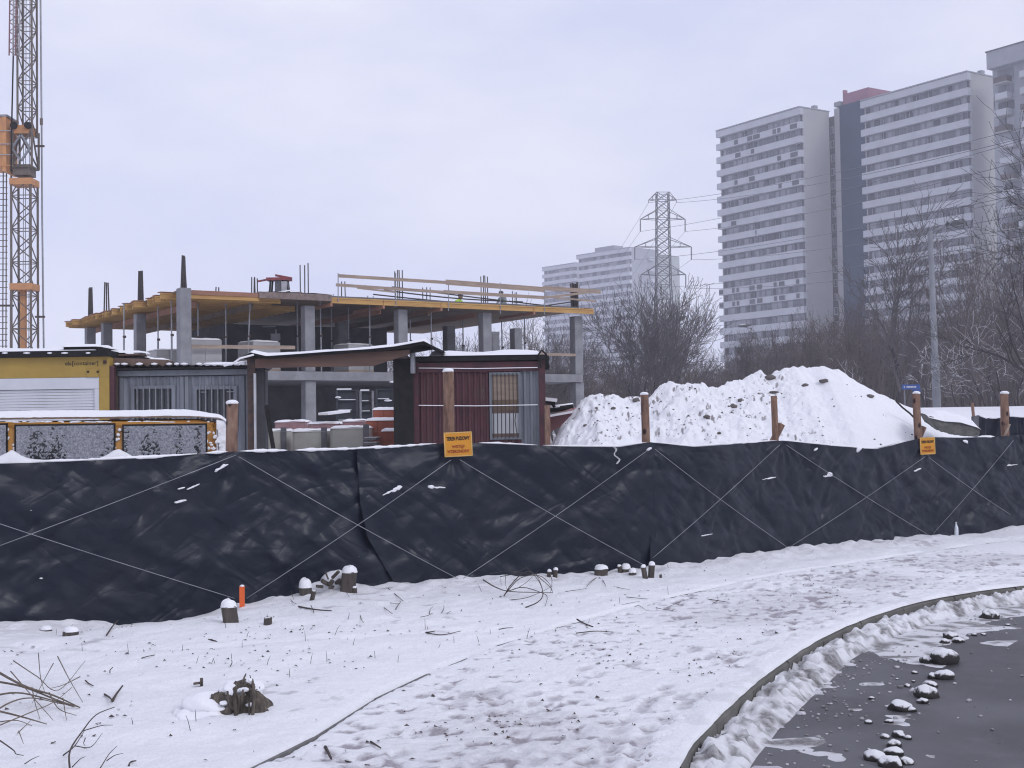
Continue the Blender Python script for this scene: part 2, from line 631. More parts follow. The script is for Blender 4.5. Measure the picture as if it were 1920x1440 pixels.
# carriageway
t = NT('wet_asphalt')
w1 = t.noise(0.55, 4, 0.6, t.vec((1, 1, 1), rot=(0, 0, 0.4)))
w2 = t.noise(90, 4, 0.7)
w3 = t.noise(5, 5, 0.6)
ac = t.mix(t.ramp(w1, [(0.42, 0.0), (0.56, 1.0)]), (0.042, 0.041, 0.046), (0.105, 0.103, 0.112))
ac = t.mix(t.math('MULTIPLY', t.ramp(w2, [(0.4, 0.0), (0.75, 1.0)]), 0.45), ac, (0.12, 0.118, 0.128))
ac = t.mix(t.ramp(w3, [(0.58, 0.0), (0.80, 0.5)]), ac, (0.13, 0.125, 0.14))
w4 = t.ramp(t.vor(60), [(0.0, 1.0), (0.22, 0.0)])
ac = t.mix(t.math('MULTIPLY', w4, t.ramp(t.noise(6, 3), [(0.45, 0.0), (0.7, 0.35)])), ac, (0.30, 0.30, 0.32))
ASPH = t.set(ac, t.ramp(w1, [(0.35, 0.42), (0.65, 0.72)]), t.bump(w2, 0.45, 0.006), 0, 0.4)
rx, ry = np.meshgrid(np.linspace(0.2, 40, 60), np.linspace(-30, 16, 60))
road = link('road', grid_mesh('road', rx, ry, np.full(rx.shape, -0.12), ASPH))
tag(road, 'wet dark asphalt carriageway beside the kerb', kind='structure')

# kerb stones along the carriageway, one by one
KERB_M = simple('kerb_concrete', (0.15, 0.145, 0.13), (0.10, 0.098, 0.088), 5, 0.8, 0.4, 0.006, 40)
seg = np.r_[0, np.cumsum(np.hypot(*np.diff(KC, axis=0).T))]
def kerb_at(s):
    x, y = np.interp(s, seg, KC[:, 0]), np.interp(s, seg, KC[:, 1])
    e = 0.02
    tx, ty = np.interp(s + e, seg, KC[:, 0]) - np.interp(s - e, seg, KC[:, 0]), np.interp(s + e, seg, KC[:, 1]) - np.interp(s - e, seg, KC[:, 1])
    L = math.hypot(tx, ty) or 1
    return x, y, ty / L, -tx / L          # point and the normal towards the road
kerb = thing('kerb', 'curved line of concrete kerb stones between pavement and road', None)
kerb['kind'] = 'structure'
s = 1.0
while s < seg[-1] - 1.2:
    mb = MB()
    a = [kerb_at(s + 0.007 + (0.986) * k / 5) for k in range(6)]
    dz = rnd.uniform(-0.006, 0.006)
    prof = [(0.0, -0.3), (0.0, 0.0 + dz), (0.105, 0.0 + dz), (0.123, -0.018 + dz), (0.13, -0.3)]
    P = np.array([[(x + nx * u, y + ny * u, w) for (u, w) in prof] for (x, y, nx, ny) in a])
    mb.grid(P)
    mb.f.append(tuple(range(5))); mb.m.append(0)
    mb.f.append(tuple(range(25, 30))); mb.m.append(0)
    mb.build('kerb_stone', KERB_M, kerb)
    s += 1.0

sK = np.arange(1.2, seg[-1] - 1.2, 0.03)
tK = np.array([-0.10, -0.07, -0.04, -0.01, 0.02, 0.05, 0.075, 0.095, 0.108, 0.114])
kk = np.array([kerb_at(v) for v in sK])
KX = kk[:, 0][:, None] + kk[:, 2][:, None] * tK[None]
KY = kk[:, 1][:, None] + kk[:, 3][:, None] * tK[None]
KS, KT = np.meshgrid(sK, tK, indexing='ij')
over = 0.016 * (fbm(KS * 5, KS * 0, 141, 3) - 0.45)
KX = KX + kk[:, 2][:, None] * over * (KT > 0.04); KY = KY + kk[:, 3][:, None] * over * (KT > 0.04)
gzv = np.vectorize(gz)(KX, KY)
e_ = np.clip((0.114 - KT) / 0.03, 0, 1) ** 0.5
hK = 0.002 + e_ * (0.014 + 0.020 * fbm(KX * 6, KY * 6, 143, 3))
KZ = np.where(KT < -0.085, gzv - 0.01, np.where(KT < -0.02, np.maximum(gzv + 0.002, hK * 0.6), hK))
link('snow_cover', grid_mesh('snow_cover', KX, KY, KZ, GROUND_M, True, {'bare': 0.25 * sstep(0.5, 0.7, fbm(KX * 5, KY * 5, 145, 3))}), kerb)

# narrow edging stones between pavement and verge, thinned to draw their shadow gap
EDG_M = simple('edging_concrete', (0.17, 0.165, 0.165), (0.10, 0.10, 0.10), 8, 0.85)
edging = thing('path_edging', 'thin line of edging stones and their shadow gap between verge and pavement', None)
edging['kind'] = 'structure'
es = np.r_[0, np.cumsum(np.hypot(*np.diff(EC, axis=0).T))]
s = 0.2
while s < es[-1] - 1.1:
    p0 = [np.interp(s + 0.005, es, EC[:, k]) for k in (0, 1)]
    p1 = [np.interp(s + 0.995, es, EC[:, k]) for k in (0, 1)]
    MB().beam((*p0, -0.038 + rnd.uniform(-0.012, 0.006)), (*p1, -0.038 + rnd.uniform(-0.012, 0.006)), 0.022, 0.06).build('edging_stone', EDG_M, edging)
    s += 1.0

# ploughed ridge of dirty snow in the gutter
sS = np.arange(2.2, seg[-1] - 1.0, 0.022)
tt = np.arange(0.13, 1.35, 0.020)
Kx = np.interp(sS, seg, KC[:, 0]); Ky = np.interp(sS, seg, KC[:, 1])
ka = np.array([kerb_at(v) for v in sS])
TX = ka[:, 0][:, None] + ka[:, 2][:, None] * tt[None]
TY = ka[:, 1][:, None] + ka[:, 3][:, None] * tt[None]
SS, TT = np.meshgrid(sS, tt, indexing='ij')
cen = 0.235 + 0.08 * (fbm(SS * 0.7, SS * 0, 61, 2) - 0.5)
wid = 0.105 + 0.11 * fbm(SS * 0.9, SS * 0 + 3, 64, 2)
pr = np.clip(1 - ((TT - cen) / wid) ** 2, -1, 1)
lump = fbm(TX * 7, TY * 7, 66, 4)
lump2 = np.abs(fbm(TX * 13, TY * 13, 70, 3) - 0.5) * 2
lump3 = vnoise(TX * 24, TY * 24, 72)
gap = 0.35 + 0.65 * sstep(0.28, 0.5, fbm(SS * 0.55, SS * 0 + 8, 73, 2))
hh = np.maximum(pr, 0) ** 0.7 * (0.015 + 0.13 * lump * gap) + (0.075 * (lump2 - 0.28) + 0.030 * (lump3 - 0.5)) * np.clip(pr * 3, 0, 1)
film = 0.014 * (fbm(TX * 2.6, TY * 2.6, 77, 4) - 0.62 - 0.10 * (TT - 0.4)) + 0.008 * sstep(8.0, 10.5, SS) * (1 - sstep(0.50, 1.05, TT))
hz = np.where(pr > 0.02, hh, film)
hz = hz - 0.05 * (TT > 1.28)
dirt = sstep(0.50, 0.70, fbm(TX * 7, TY * 7, 81, 4)) * 0.75 + 0.8 * sstep(0.30, 0.05, lump2) * (pr > 0) * sstep(0.4, 0.6, lump) + 0.6 * (1 - np.clip(hz / 0.02, 0, 1)) * (pr > 0) + 0.22 * (pr <= 0)
t = NT('gutter_snow')
dm = t.math('MULTIPLY', t.attr('dirt'), t.math('ADD', t.noise(40, 5, 0.7), 0.4), True)
c_ = t.mix(dm, (0.82, 0.82, 0.85), (0.16, 0.15, 0.15))
GUT = t.set(c_, 0.7, t.bump(t.noise(45, 6, 0.75), 0.8, 0.02), 0, 0.3)
rid = link('snow_ridge', grid_mesh('snow_ridge', TX, TY, -0.12 + hz, GUT, True, {'dirt': np.clip(dirt, 0, 1)}))
tag(rid, 'lumpy ridge of ploughed dirty snow in the gutter along the kerb', kind='stuff')

# thin ice sheets on the asphalt
ICE = simple('slush_ice', (0.40, 0.39, 0.42), (0.55, 0.54, 0.58), 12, 0.5, 0.3, 0.004, 40)
def patch(px, py, w, d, seed):
    c = gnd(px, py, -0.115)
    r_ = random.Random(seed)
    n = 14
    ring = []
    for k in range(n):
        a = 2 * math.pi * k / n
        q = r_.uniform(0.62, 1.1)
        ring.append((math.cos(a) * w * q, math.sin(a) * d * q, 0.0))
    mb = MB()
    mb.add([(0, 0, 0.010)] + [(x * 0.8, y * 0.8, 0.008) for x, y, z in ring] + [(x, y, -0.004) for x, y, z in ring],
           [(0, 1 + k, 1 + (k + 1) % n) for k in range(n)] + [(1 + k, 1 + n + k, 1 + n + (k + 1) % n, 1 + (k + 1) % n) for k in range(n)])
    o = mb.build('ice_sheet', ICE, None, True)
    o.location = (c.x, c.y, -0.1155)
    return o
ICE_L = [((1520, 1297, 0.12, 0.10), 'largest pale ice sheet lying on the asphalt off the kerb'),
         ((1560, 1260, 0.07, 0.05), 'thin grey ice sheet on the asphalt nearest the ploughed ridge bend'),
         ((1502, 1337, 0.035, 0.03), 'small white ice chip alone on the dark asphalt'),
         ((1448, 1363, 0.07, 0.022), 'narrow white ice sliver on the road beside the ridge, low in the photo'),
         ((1410, 1366, 0.09, 0.03), 'flat ice tongue touching the ridge, low in the photo'),
         ((1432, 1446, 0.16, 0.10), 'wide grey ice sheet at the bottom edge of the photo')]
for k, (a, lab) in enumerate(ICE_L):
    tag(patch(*a, 90 + k), lab, 'ice sheet', 'thin ice sheets on the road')

# crumbs of snow and grit scattered off the ridge
crm = MB()
crs = np.random.RandomState(19)
_ib = bmesh.new(); bmesh.ops.create_icosphere(_ib, subdivisions=1, radius=1.0)
_iv = np.array([q.co[:] for q in _ib.verts]); _if = [tuple(q.index for q in f.verts) for f in _ib.faces]; _ib.free()
for k in range(520):
    s_k = crs.uniform(2.6, 13.5)
    x, y, nx, ny = kerb_at(s_k)
    d_ = 0.34 + abs(crs.normal(0, 0.30)) + 0.12 * crs.rand()
    if crs.rand() < 0.22: d_ = crs.uniform(0.9, 2.6)
    r_ = crs.uniform(0.003, 0.012) * (1.8 if crs.rand() < 0.08 else 1)
    v = _iv * (1 + 0.5 * (crs.rand(len(_iv), 1) - 0.5)) * np.array([r_ * 1.2, r_, r_ * 0.7]) + np.array([x + nx * d_, y + ny * d_, -0.12 + r_ * 0.4])
    crm.add(v, _if)
CRUMB = simple('snow_crumbs', (0.55, 0.55, 0.57), (0.20, 0.19, 0.19), 9, 0.8, lo=0.42, hi=0.58)
tag(crm.build('snow_crumbs', CRUMB, None, True, False, 'stuff'), 'crumbs of snow and grit scattered over the asphalt')

# clods of dirty snow on the carriageway
t = NT('dirty_snow_clod')
sn = t.math('ADD', t.normal_z(), t.math('MULTIPLY', t.math('SUBTRACT', t.noise(22, 4, 0.6), 0.5), 1.5))
cc = t.mix(t.ramp(sn, [(0.42, 0.0), (0.72, 1.0)]), (0.035, 0.033, 0.032), (0.74, 0.74, 0.76))
CLOD = t.set(cc, 0.8, t.bump(t.noise(50, 5, 0.7), 0.7, 0.01), 0, 0.3)
def blob(seed, rx_, ry_, rz_, rough=0.35, sub=3, name='clod'):
    bm = bmesh.new()
    bmesh.ops.create_icosphere(bm, subdivisions=sub, radius=1.0)
    v = np.array([q.co[:] for q in bm.verts])
    d = 1 + rough * (fbm(v[:, 0] * 1.6 + seed * 3.1 + v[:, 2] * 0.7, v[:, 1] * 1.6 - v[:, 2] * 1.3 + seed, seed, 4) - 0.5) * 2.4
    v = v * d[:, None] * np.array([rx_, ry_, rz_])
    for q, c in zip(bm.verts, v): q.co = c
    me = bpy.data.meshes.new(name)
    bm.to_mesh(me)
    bm.free()
    me.polygons.foreach_set('use_smooth', [True] * len(me.polygons))
    return me
CL = [(1772, 1243, 62, 'largest snow topped clod of the upper group on the asphalt'), (1738, 1243, 30, 'flat dark clod trailing left of the largest upper clod'),
      (1770, 1272, 34, 'upright white topped clod just below the largest upper clod'), (1748, 1272, 20, 'small dark clod left of the upright white topped one'),
      (1745, 1288, 26, 'dark clod above the big middle clump'), (1738, 1306, 46, 'big middle clump of dirty snow on the asphalt'),
      (1730, 1318, 22, 'small clod pressed against the foot of the big middle clump'), (1689, 1331, 44, 'snow topped clod left of and below the big middle clump'),
      (1706, 1334, 24, 'flat grey clod touching a snow topped one'), (1667, 1355, 18, 'round clod alone below the snow topped clod'),
      (1686, 1382, 26, 'dark clod in the lower part of the trail'), (1660, 1384, 18, 'flat clod left in the lower part of the trail'),
      (1702, 1386, 16, 'small flat clod right in the lower part of the trail'), (1676, 1400, 30, 'clod topping the lowest heap on the asphalt'),
      (1640, 1424, 40, 'left clod of the lowest heap on the asphalt'), (1674, 1416, 34, 'middle clod of the lowest heap on the asphalt'),
      (1668, 1436, 44, 'front clod of the lowest heap at the bottom edge'), (1700, 1432, 26, 'right clod of the lowest heap at the bottom edge'),
      (1855, 1159, 34, 'dark clod far up the road near the slush'), (1783, 1198, 28, 'dark clod above the upper group'),
      (1771, 1206, 18, 'small dark clod leaning on another above the upper group'), (1797, 1204, 22, 'flat clod beside the dark one above the upper group'),
      (1827, 1192, 11, 'tiny dark clod between the far clod and the upper group'), (1844, 1191, 10, 'tiny flat clod furthest right on the asphalt'),
      (1890, 1173, 10, 'tiny dark lump at the slush edge, right'), (1715, 1263, 13, 'small pale clod left of the upper group'),
      (1713, 1279, 8, 'tiny clod below the small pale one'), (1682, 1274, 6, 'speck of snow left of the small pale clod'),
      (1634, 1311, 13, 'small flat clod in the middle of the dark asphalt'), (1628, 1356, 15, 'pale round clod low on the asphalt, left of the trail'),
      (1630, 1407, 9, 'tiny pale clod left of the lowest heap'), (1702, 1288, 14, 'thin flat clod left of the middle clump')]
for k, (px, py, w, lab) in enumerate(CL):
    c = gnd(px, py, -0.12)
    r_ = w / 2 / FPX * c.y
    o = link('snow_clod', blob(100 + k, r_, r_ * rnd.uniform(0.7, 1.0), r_ * rnd.uniform(0.55, 0.8), 0.34, 3 if w > 20 else 2), None)
    o.data.materials.append(CLOD)
    o.location = (c.x, c.y, -0.12 + r_ * 0.22)
    o.rotation_euler = (0, 0, rnd.uniform(-0.5, 0.5))
    tag(o, lab, 'snow clod', 'dirty snow clods in a trail on the road')

# ---------------------------------------------------------------- site fence
t = NT('fence_tarpaulin')
nb = t.bump(t.noise(9, 5, 0.6, t.vec((1, 1, 1.6), rot=(0.3, 0.5, 0.2)), 0.6), 0.22, 0.02)
for q_, (an_, sc_) in enumerate(((0.62, (1.0, 1.0, 3.6)), (-0.66, (1.0, 1.0, 3.6)), (0.10, (0.8, 0.8, 3.0)))):
    rg = t.math('ABSOLUTE', t.math('SUBTRACT', t.noise(1.25, 1.5, 0.5, t.vec2((0.0, an_, 0.55), sc_), 0.5), 0.5))
    mk = t.ramp(t.noise(0.9, 2, 0.5, t.vec((1, 1, 1), rot=(q_, q_ * 2, 0.3))), [(0.42, 0.15), (0.62, 1.0)])
    nb = t.bump(t.math('MULTIPLY', rg, mk), 0.36, 0.15, nb)
nb = t.bump(t.noise(45, 4, 0.6), 0.12, 0.006, nb)
tcx = t.mix(t.noise(2.5, 5), (0.0055, 0.0095, 0.0200), (0.010, 0.014, 0.026))
tcx = t.mix(t.math('MULTIPLY', t.ramp(t.noise(1.3, 5, 0.65), [(0.52, 0.0), (0.72, 1.0)]), 0.25), tcx, (0.035, 0.033, 0.04))
TARP = t.set(tcx, t.ramp(t.noise(4, 4), [(0.3, 0.32), (0.7, 0.45)]), nb, 0, 0.29)
t = NT('log_bark')
v_ = t.vec((1, 1, 0.25))
k1 = t.noise(14, 5, 0.65, v_)
cc = t.ramp(k1, [(0.30, (0.085, 0.055, 0.047)), (0.52, (0.215, 0.13, 0.095)), (0.75, (0.31, 0.22, 0.17))])
kn = t.ramp(t.vor(7, t.vec((1, 1, 0.6))), [(0.10, 1.0), (0.2, 0.0)])
cc = t.mix(kn, cc, (0.03, 0.022, 0.022))
LOG = t.set(cc, 0.85, t.bump(k1, 0.6, 0.012), 0, 0.2)
WIRE = simple('galvanised_wire', (0.31, 0.32, 0.35), (0.20, 0.21, 0.235), 5, 0.5)

fpx = np.array([proj((x, y, 0.7))[0] for x, y in FC])
def fpos(px, off=0.0):
    """plan point on the fence line seen at this pixel column, moved off towards the viewer"""
    px = np.clip(px, fpx[0] + 1, fpx[-1] - 5)
    x, y = np.interp(px, fpx, FC[:, 0]), np.interp(px, fpx, FC[:, 1])
    x2, y2 = np.interp(px + 3, fpx, FC[:, 0]), np.interp(px + 3, fpx, FC[:, 1])
    dx, dy = x2 - x, y2 - y
    L = np.hypot(dx, dy)
    return x + dy / L * off, y - dx / L * off
TOP_PX = [(-600, 890), (-270, 880), (0, 869), (130, 865), (300, 857), (380, 851), (443, 847), (560, 845), (668, 842), (760, 837), (850, 830), (930, 832), (1050, 837), (1160, 838),
          (1221, 829), (1300, 838), (1380, 832), (1466, 826), (1560, 836), (1640, 842), (1700, 827), (1733, 819), (1800, 821), (1870, 819), (1915, 815), (2080, 806), (2300, 806)]
def fence_top(px):
    x, y = fpos(px)
    py = interp(TOP_PX, px)
    d = [ray(float(a), float(b)) for a, b in zip(np.atleast_1d(px), np.atleast_1d(py))]
    return np.array([EYE.z + q.z * (yy / q.y) for q, yy in zip(d, np.atleast_1d(y))])

fence = thing('site_fence', 'dark tarpaulin site fence on rough log posts with crossed wires', 'fence', (0, 14.2, 0))
POSTS = [(-270, 790, 26), (443, 757, 22), (850, 697, 20), (1221, 740, 15), (1466, 742, 12), (1733, 738, 14), (1898, 738, 15), (2080, 738, 14)]
for k, (px, py, w) in enumerate(POSTS):
    x, y = fpos(px, -0.09)
    top = at(px, py, y).z
    r_ = w / 2 / FPX * y
    n = 14
    zz = np.linspace(-0.3, top, n)
    lean = rnd.uniform(-0.012, 0.012)
    pts = [(x + (z - top) * lean + 0.006 * math.sin(z * 3 + k), y, z) for z in zz]
    rr = [r_ * (1.10 - 0.10 * z / top + 0.05 * (vnoise(np.array(z * 6.0), np.array(k * 3.3), 5) - 0.5)) for z in zz]
    mb = MB().tube(pts, rr, 12)
    po = mb.build('post', LOG, fence, True, True)
    if px != 1466:
        cap = link('snow_cap', blob(300 + k, r_ * 1.08, r_ * 1.08, r_ * 0.55, 0.12, 2, 'snow_cap'), po)
        cap.data.materials.append(SNOW)
        cap.matrix_parent_inverse = po.matrix_parent_inverse.copy()
        cap.matrix_parent_inverse = Matrix.Identity(4)
        cap.location = (x, y, top + r_ * 0.18)
# diagonal prop leaning on the fifth post
for px0, py0, px1, py1, base, off in [(1448, 830, 1466, 795, 1466, -0.14), (1722, 822, 1732, 800, 1733, -0.2), (1886, 812, 1893, 795, 1898, -0.02)]:
    x, y = fpos(base, off)
    p, q = at(px0, py0, y - 0.0), at(px1, py1, y)
    p = p + (p - q) * 1.2
    MB().tube([p, q], 0.045 if base != 1898 else 0.02, 8).build('brace', WOOD if base == 1898 else LOG, fence, True, True)

EDGES = [lambda f: np.full_like(f, -520.0), lambda f: np.interp(f, [0, .3, .5, .78, 1], [669, 672, 684, 735, 752]),
         lambda f: np.interp(f, [0, .2, .5, .7, 1], [1221, 1222, 1216, 1211, 1207]), lambda f: np.interp(f, [0, 1], [1914, 1921]), lambda f: np.full_like(f, 2290.0)]
postpx = np.array([p[0] for p in POSTS], float)
frs = np.random.RandomState(5)
def folds(S, Zc, s0, s1, n):
    """sum of creases: each one a long narrow ridge at its own slant"""
    D = np.zeros_like(S)
    for k in range(n):
        c, z = frs.uniform(s0, s1), frs.uniform(0.05, 1.4)
        up = z > 0.75
        ang = frs.choice([-1, 1]) * frs.uniform(0.35, 1.25) if frs.rand() < 0.72 else frs.uniform(-0.25, 0.25)
        L, w = frs.uniform(0.12, 0.60), frs.uniform(0.034, 0.085)
        a = (0.004 + 0.30 * w * frs.uniform(0.3, 1.2)) * frs.choice([-1, 1, 1])
        u = (S - c) * math.cos(ang) + (Zc - z) * math.sin(ang)
        v = -(S - c) * math.sin(ang) + (Zc - z) * math.cos(ang) + 0.25 * u * u * frs.uniform(-1, 1)
        m = (np.abs(u) < 2.2 * L) & (np.abs(v) < 4 * w)
        if m.any():
            q = v[m] / w
            D[m] += a * np.exp(-(u[m] / L) ** 2) * np.where(q > 0, np.exp(-q * q * 0.35), np.exp(-q * q * 1.6))
    return D
for k in range(4):
    nr = 76
    f = np.linspace(0, 1, nr)
    e0, e1 = EDGES[k](f), EDGES[k + 1](f)
    if k < 3: e1 = e1 + 9
    px_mid = np.linspace(e0[0], e1[0], 8)
    xs, ys2 = fpos(px_mid)
    Lm = np.sum(np.hypot(np.diff(xs), np.diff(ys2)))
    nc = int(Lm / 0.021) + 2
    PX = e0[:, None] + (e1 - e0)[:, None] * np.linspace(0, 1, nc)[None]
    X, Yp = fpos(PX)
    top = fence_top(np.linspace(e0[0], e1[0], nc))
    ZZ = top[None, :] * (1 - f)[:, None] - 0.34 * f[:, None]
    S = np.interp(PX, fpx, np.r_[0, np.cumsum(np.hypot(*np.diff(FC, axis=0).T))])
    D = folds(S, ZZ, S.min(), S.max(), int(60 * Lm / 2.4))
    # creases that run out from each post's tie
    for pp in postpx:
        sp = np.interp(pp, fpx, np.r_[0, np.cumsum(np.hypot(*np.diff(FC, axis=0).T))])
        dx, dz = S - sp, 1.42 - ZZ
        rr_ = np.hypot(dx, dz)
        th = np.arctan2(dx, dz)
        D += 0.011 * np.exp(-(rr_ / 0.55) ** 2) * np.sin(th * 11 + pp) * sstep(0.02, 0.2, rr_)
    for q_, (ca_, sa_) in enumerate(((0.80, 0.60), (0.72, -0.69), (0.99, 0.12))):
        uu, vv = S * ca_ + ZZ * sa_, -S * sa_ + ZZ * ca_
        wv = fbm(uu * 0.9, vv * 0.9, 120 + q_ + k, 2)
        D += (0.10, 0.10, 0.07)[q_] * np.abs(fbm(uu * 0.8 + wv, vv * 3.0 + wv * 2, 130 + q_ * 5 + k, 2) - 0.5) * sstep(0.42, 0.62, fbm(S * 0.8, ZZ * 0.9, 150 + q_ + k, 2))
    D += 0.08 * (fbm(S * 1.1, ZZ * 1.3, 70 + k, 3) - 0.5) + 0.045 * (fbm(S * 4 + ZZ * 1.5, ZZ * 4, 80 + k, 3) - 0.5)
    if k: D += 0.016 * np.exp(-((PX - e0[:, None]) / 10) ** 2) + 0.012
    D += -0.02 * (k == 0) + 0.05 * sstep(0.8, 1, f)[:, None] * (fbm(S * 2, S * 0, 88, 2) - 0.3)
    D = 0.075 * np.tanh(D / 0.075)
    x2, y2 = fpos(np.clip(PX, fpx[0] + 1, fpx[-1] - 9) + 3)
    X, Yp = fpos(np.clip(PX, fpx[0] + 1, fpx[-1] - 9))
    dx, dy = x2 - X, y2 - Yp
    Ln = np.hypot(dx, dy)
    o = link('tarpaulin', grid_mesh('tarpaulin', X + dy / Ln * D, Yp - dx / Ln * D, ZZ, TARP), fence, True)

def on_fence(px, py, off=0.03):
    x, y = fpos(px, off)
    return at(px, py, float(y))
WIRES = [((443, 853), (-270, 1120)), ((-270, 890), (440, 1122)), ((447, 856), (862, 1087)), ((462, 1122), (846, 862)), ((862, 862), (1212, 1062)), ((866, 1086), (1216, 843)),
         ((1228, 842), (1476, 1026)), ((1224, 1046), (1462, 834)), ((1474, 834), (1746, 1006)), ((1480, 1026), (1735, 856)), ((1742, 858), (1895, 965)), ((1750, 1000), (1900, 826))]
for (a, b) in WIRES:
    pts = []
    for k in range(15):
        q = k / 14
        p = on_fence(a[0] + (b[0] - a[0]) * q, a[1] + (b[1] - a[1]) * q, 0.135)
        p.z -= 0.02 * math.sin(math.pi * q)
        pts.append(p)
    MB().tube(pts, 0.0032, 5).build('wire', WIRE, fence, True, True)
# snow lying on the top hem
spans = [(-520, 40), (60, 370), (386, 428), (452, 540), (555, 660), (600, 820), (900, 1010), (1020, 1215), (1232, 1365), (1375, 1460), (1478, 1560), (1565, 1690), (1765, 1830), (1835, 1868), (1925, 2200)]
for (a, b) in spans:
    n = max(4, int((b - a) / 7))
    P, rr = [], []
    for k in range(n + 1):
        px = a + (b - a) * k / n
        x, y = fpos(px, 0.0)
        z = fence_top(np.array([px]))[0]
        q = min(1, 4 * k / n + 0.15, 4 * (n - k) / n + 0.15)
        rr.append((0.005 + 0.011 * rnd.random() + 0.008 * (vnoise(np.array(px * 0.02), np.array(0.5), 3))) * q)
        P.append((x, y, z + 0.006))
    MB().tube(P, rr, 7).build('hem_snow', SNOW, fence, True, True)
# little deposits of snow caught in creases, and the torn pale strip
for (px, py, w, h, rot) in [(415, 877, 30, 5, 0.5), (362, 913, 24, 5, 0.4), (338, 940, 22, 4, 0.15), (340, 916, 10, 4, 0.2), (48, 957, 22, 3, 0), (736, 920, 46, 5, 0.35), (745, 915, 16, 7, 0.2), (822, 914, 32, 4, -0.1),
                            (808, 912, 9, 8, 0), (1540, 893, 60, 3, 0.0), (1552, 889, 20, 6, 0), (1440, 897, 40, 2.5, 0.1), (1720, 881, 16, 4, 0.2), (1895, 872, 40, 2, 0.05), (1320, 1004, 40, 2, 0.1), (77, 1084, 4, 4, 0), (672, 1043, 6, 5, 0),
                            (1217, 842, 8, 5, 0.3), (1610, 842, 10, 6, 0.5), (1340, 840, 8, 5, 0.2), (1530, 842, 8, 5, 0.5), (1810, 828, 10, 4, -0.3)]:
    p = on_fence(px, py, 0.055)
    sc = p.y / FPX / 2
    n_ = 1 if w < 12 else int(w / 7)
    for q in range(n_):
        u_ = ((q + 0.5) / n_ - 0.5) * 2 * w * sc * 0.85
        k_ = rnd.uniform(0.55, 1.3) * (1.0 if abs(u_) < w * sc * 0.5 else 0.7)
        o = link('snow_deposit', blob(int(px + py + q * 7), w * sc / n_ * 1.5, 0.016, h * sc * 1.1 * k_, 0.5, 2, 'snow_deposit'), fence, True)
        o.data.materials.append(SNOW)
        o.location = p + Vector((u_ * math.cos(rot) * 0.87, u_ * math.cos(rot) * 0.5, u_ * math.sin(rot) + rnd.uniform(-.3, .3) * h * sc))
        o.rotation_euler = (0, -rot, 0.5)
RAG = simple('pale_plastic', (0.55, 0.54, 0.56), (0.4, 0.4, 0.43), 9, 0.6)
pts = [on_fence(1150 + 4 * math.sin(k * 1.3) + k * 1.2, 838 + k * 4.0, 0.04) for k in range(9)]
mb = MB()
P = np.array([[(p.x - 0.012 * (1 + 0.4 * math.sin(k * 2)), p.y, p.z), (p.x, p.y - 0.008, p.z), (p.x + 0.014, p.y, p.z + 0.004)] for k, p in enumerate(pts)])
mb.grid(P).build('torn_strip', RAG, fence, True, True)

# warning signs
SIGN = simple('sign_orange', (0.62, 0.265, 0.018), (0.52, 0.22, 0.02), 3, 0.5, 0, spec=0.4)
SIGN_E = simple('sign_edge_pale', (0.66, 0.42, 0.14), None, 3, 0.5)
INK = simple('black_ink', (0.012, 0.011, 0.008), None, 3, 0.6)
INK_R = simple('red_ink', (0.30, 0.045, 0.008), None, 3, 0.6)
def text_part(body, size, mat, parent, loc, rot, bold=0.0, name='lettering', sx=1.0, align='CENTER'):
    cu = bpy.data.curves.new('t', 'FONT')
    cu.body = body
    cu.size = size
    cu.align_x = align
    cu.align_y = 'CENTER'
    cu.offset = bold
    cu.extrude = 0.0008
    o = bpy.data.objects.new('t', cu)
    COL.objects.link(o)
    me = bpy.data.meshes.new_from_object(o.evaluated_get(bpy.context.evaluated_depsgraph_get()))
    bpy.data.objects.remove(o)
    bpy.data.curves.remove(cu)
    me.materials.clear()
    me.materials.append(mat)
    p = link(name, me, parent)
    p.location = loc
    p.rotation_euler = rot
    p.scale = (sx, 1, 1)
    return p
def sign(px0, py0, px1, py1, tilt, lab):
    pc = on_fence((px0 + px1) / 2, (py0 + py1) / 2, 0.15)
    W, H = (px1 - px0) / FPX * pc.y, (py1 - py0) / FPX * pc.y
    x0, y0 = fpos(px0); x1, y1 = fpos(px1)
    rz = math.atan2(y1 - y0, x1 - x0) * 0.6
    W = W / math.cos(rz)
    s = thing('warning_sign', lab, 'sign', pc, rz)
    s.rotation_euler = (0, tilt, rz)
    MB().box((0, 0, 0), (W, 0.006, H)).build('panel', SIGN, s)
    for (a, b) in (((-1, -1), (1, -1)), ((1, -1), (1, 1)), ((1, 1), (-1, 1)), ((-1, 1), (-1, -1))):
        MB().beam((a[0] * (W / 2 - 0.006), -0.004, a[1] * (H / 2 - 0.006)), (b[0] * (W / 2 - 0.006), -0.004, b[1] * (H / 2 - 0.006)), 0.006, 0.011, 0, (0, 0, 1) if a[1] == b[1] else (1, 0, 0)).build('border', SIGN_E, s)
    rot = (math.pi / 2, 0, 0)
    def fit(body, z, h, w, m, b):
        tp = text_part(body, h * 1.38, m, s, (0, -0.0045, z), rot, b)
        xs_ = [v.co.x for v in tp.data.vertices]
        tp.scale = (w / (max(xs_) - min(xs_)), 1, 1)
    fit('TEREN BUDOWY', H * 0.23, H * 0.15, W * 0.84, INK, 0.0024)
    fit('WSTĘP', -H * 0.10, H * 0.12, W * 0.46, INK_R, 0.0014)
    fit('WZBRONIONY', -H * 0.29, H * 0.12, W * 0.80, INK_R, 0.0014)
    return s
sign(833, 810, 885, 856, -0.03, 'orange warning sign below the tallest knotty log post, in front of the red container')
sign(1723, 820, 1755, 852, -0.02, 'small orange warning sign under the post next to the concrete slab')

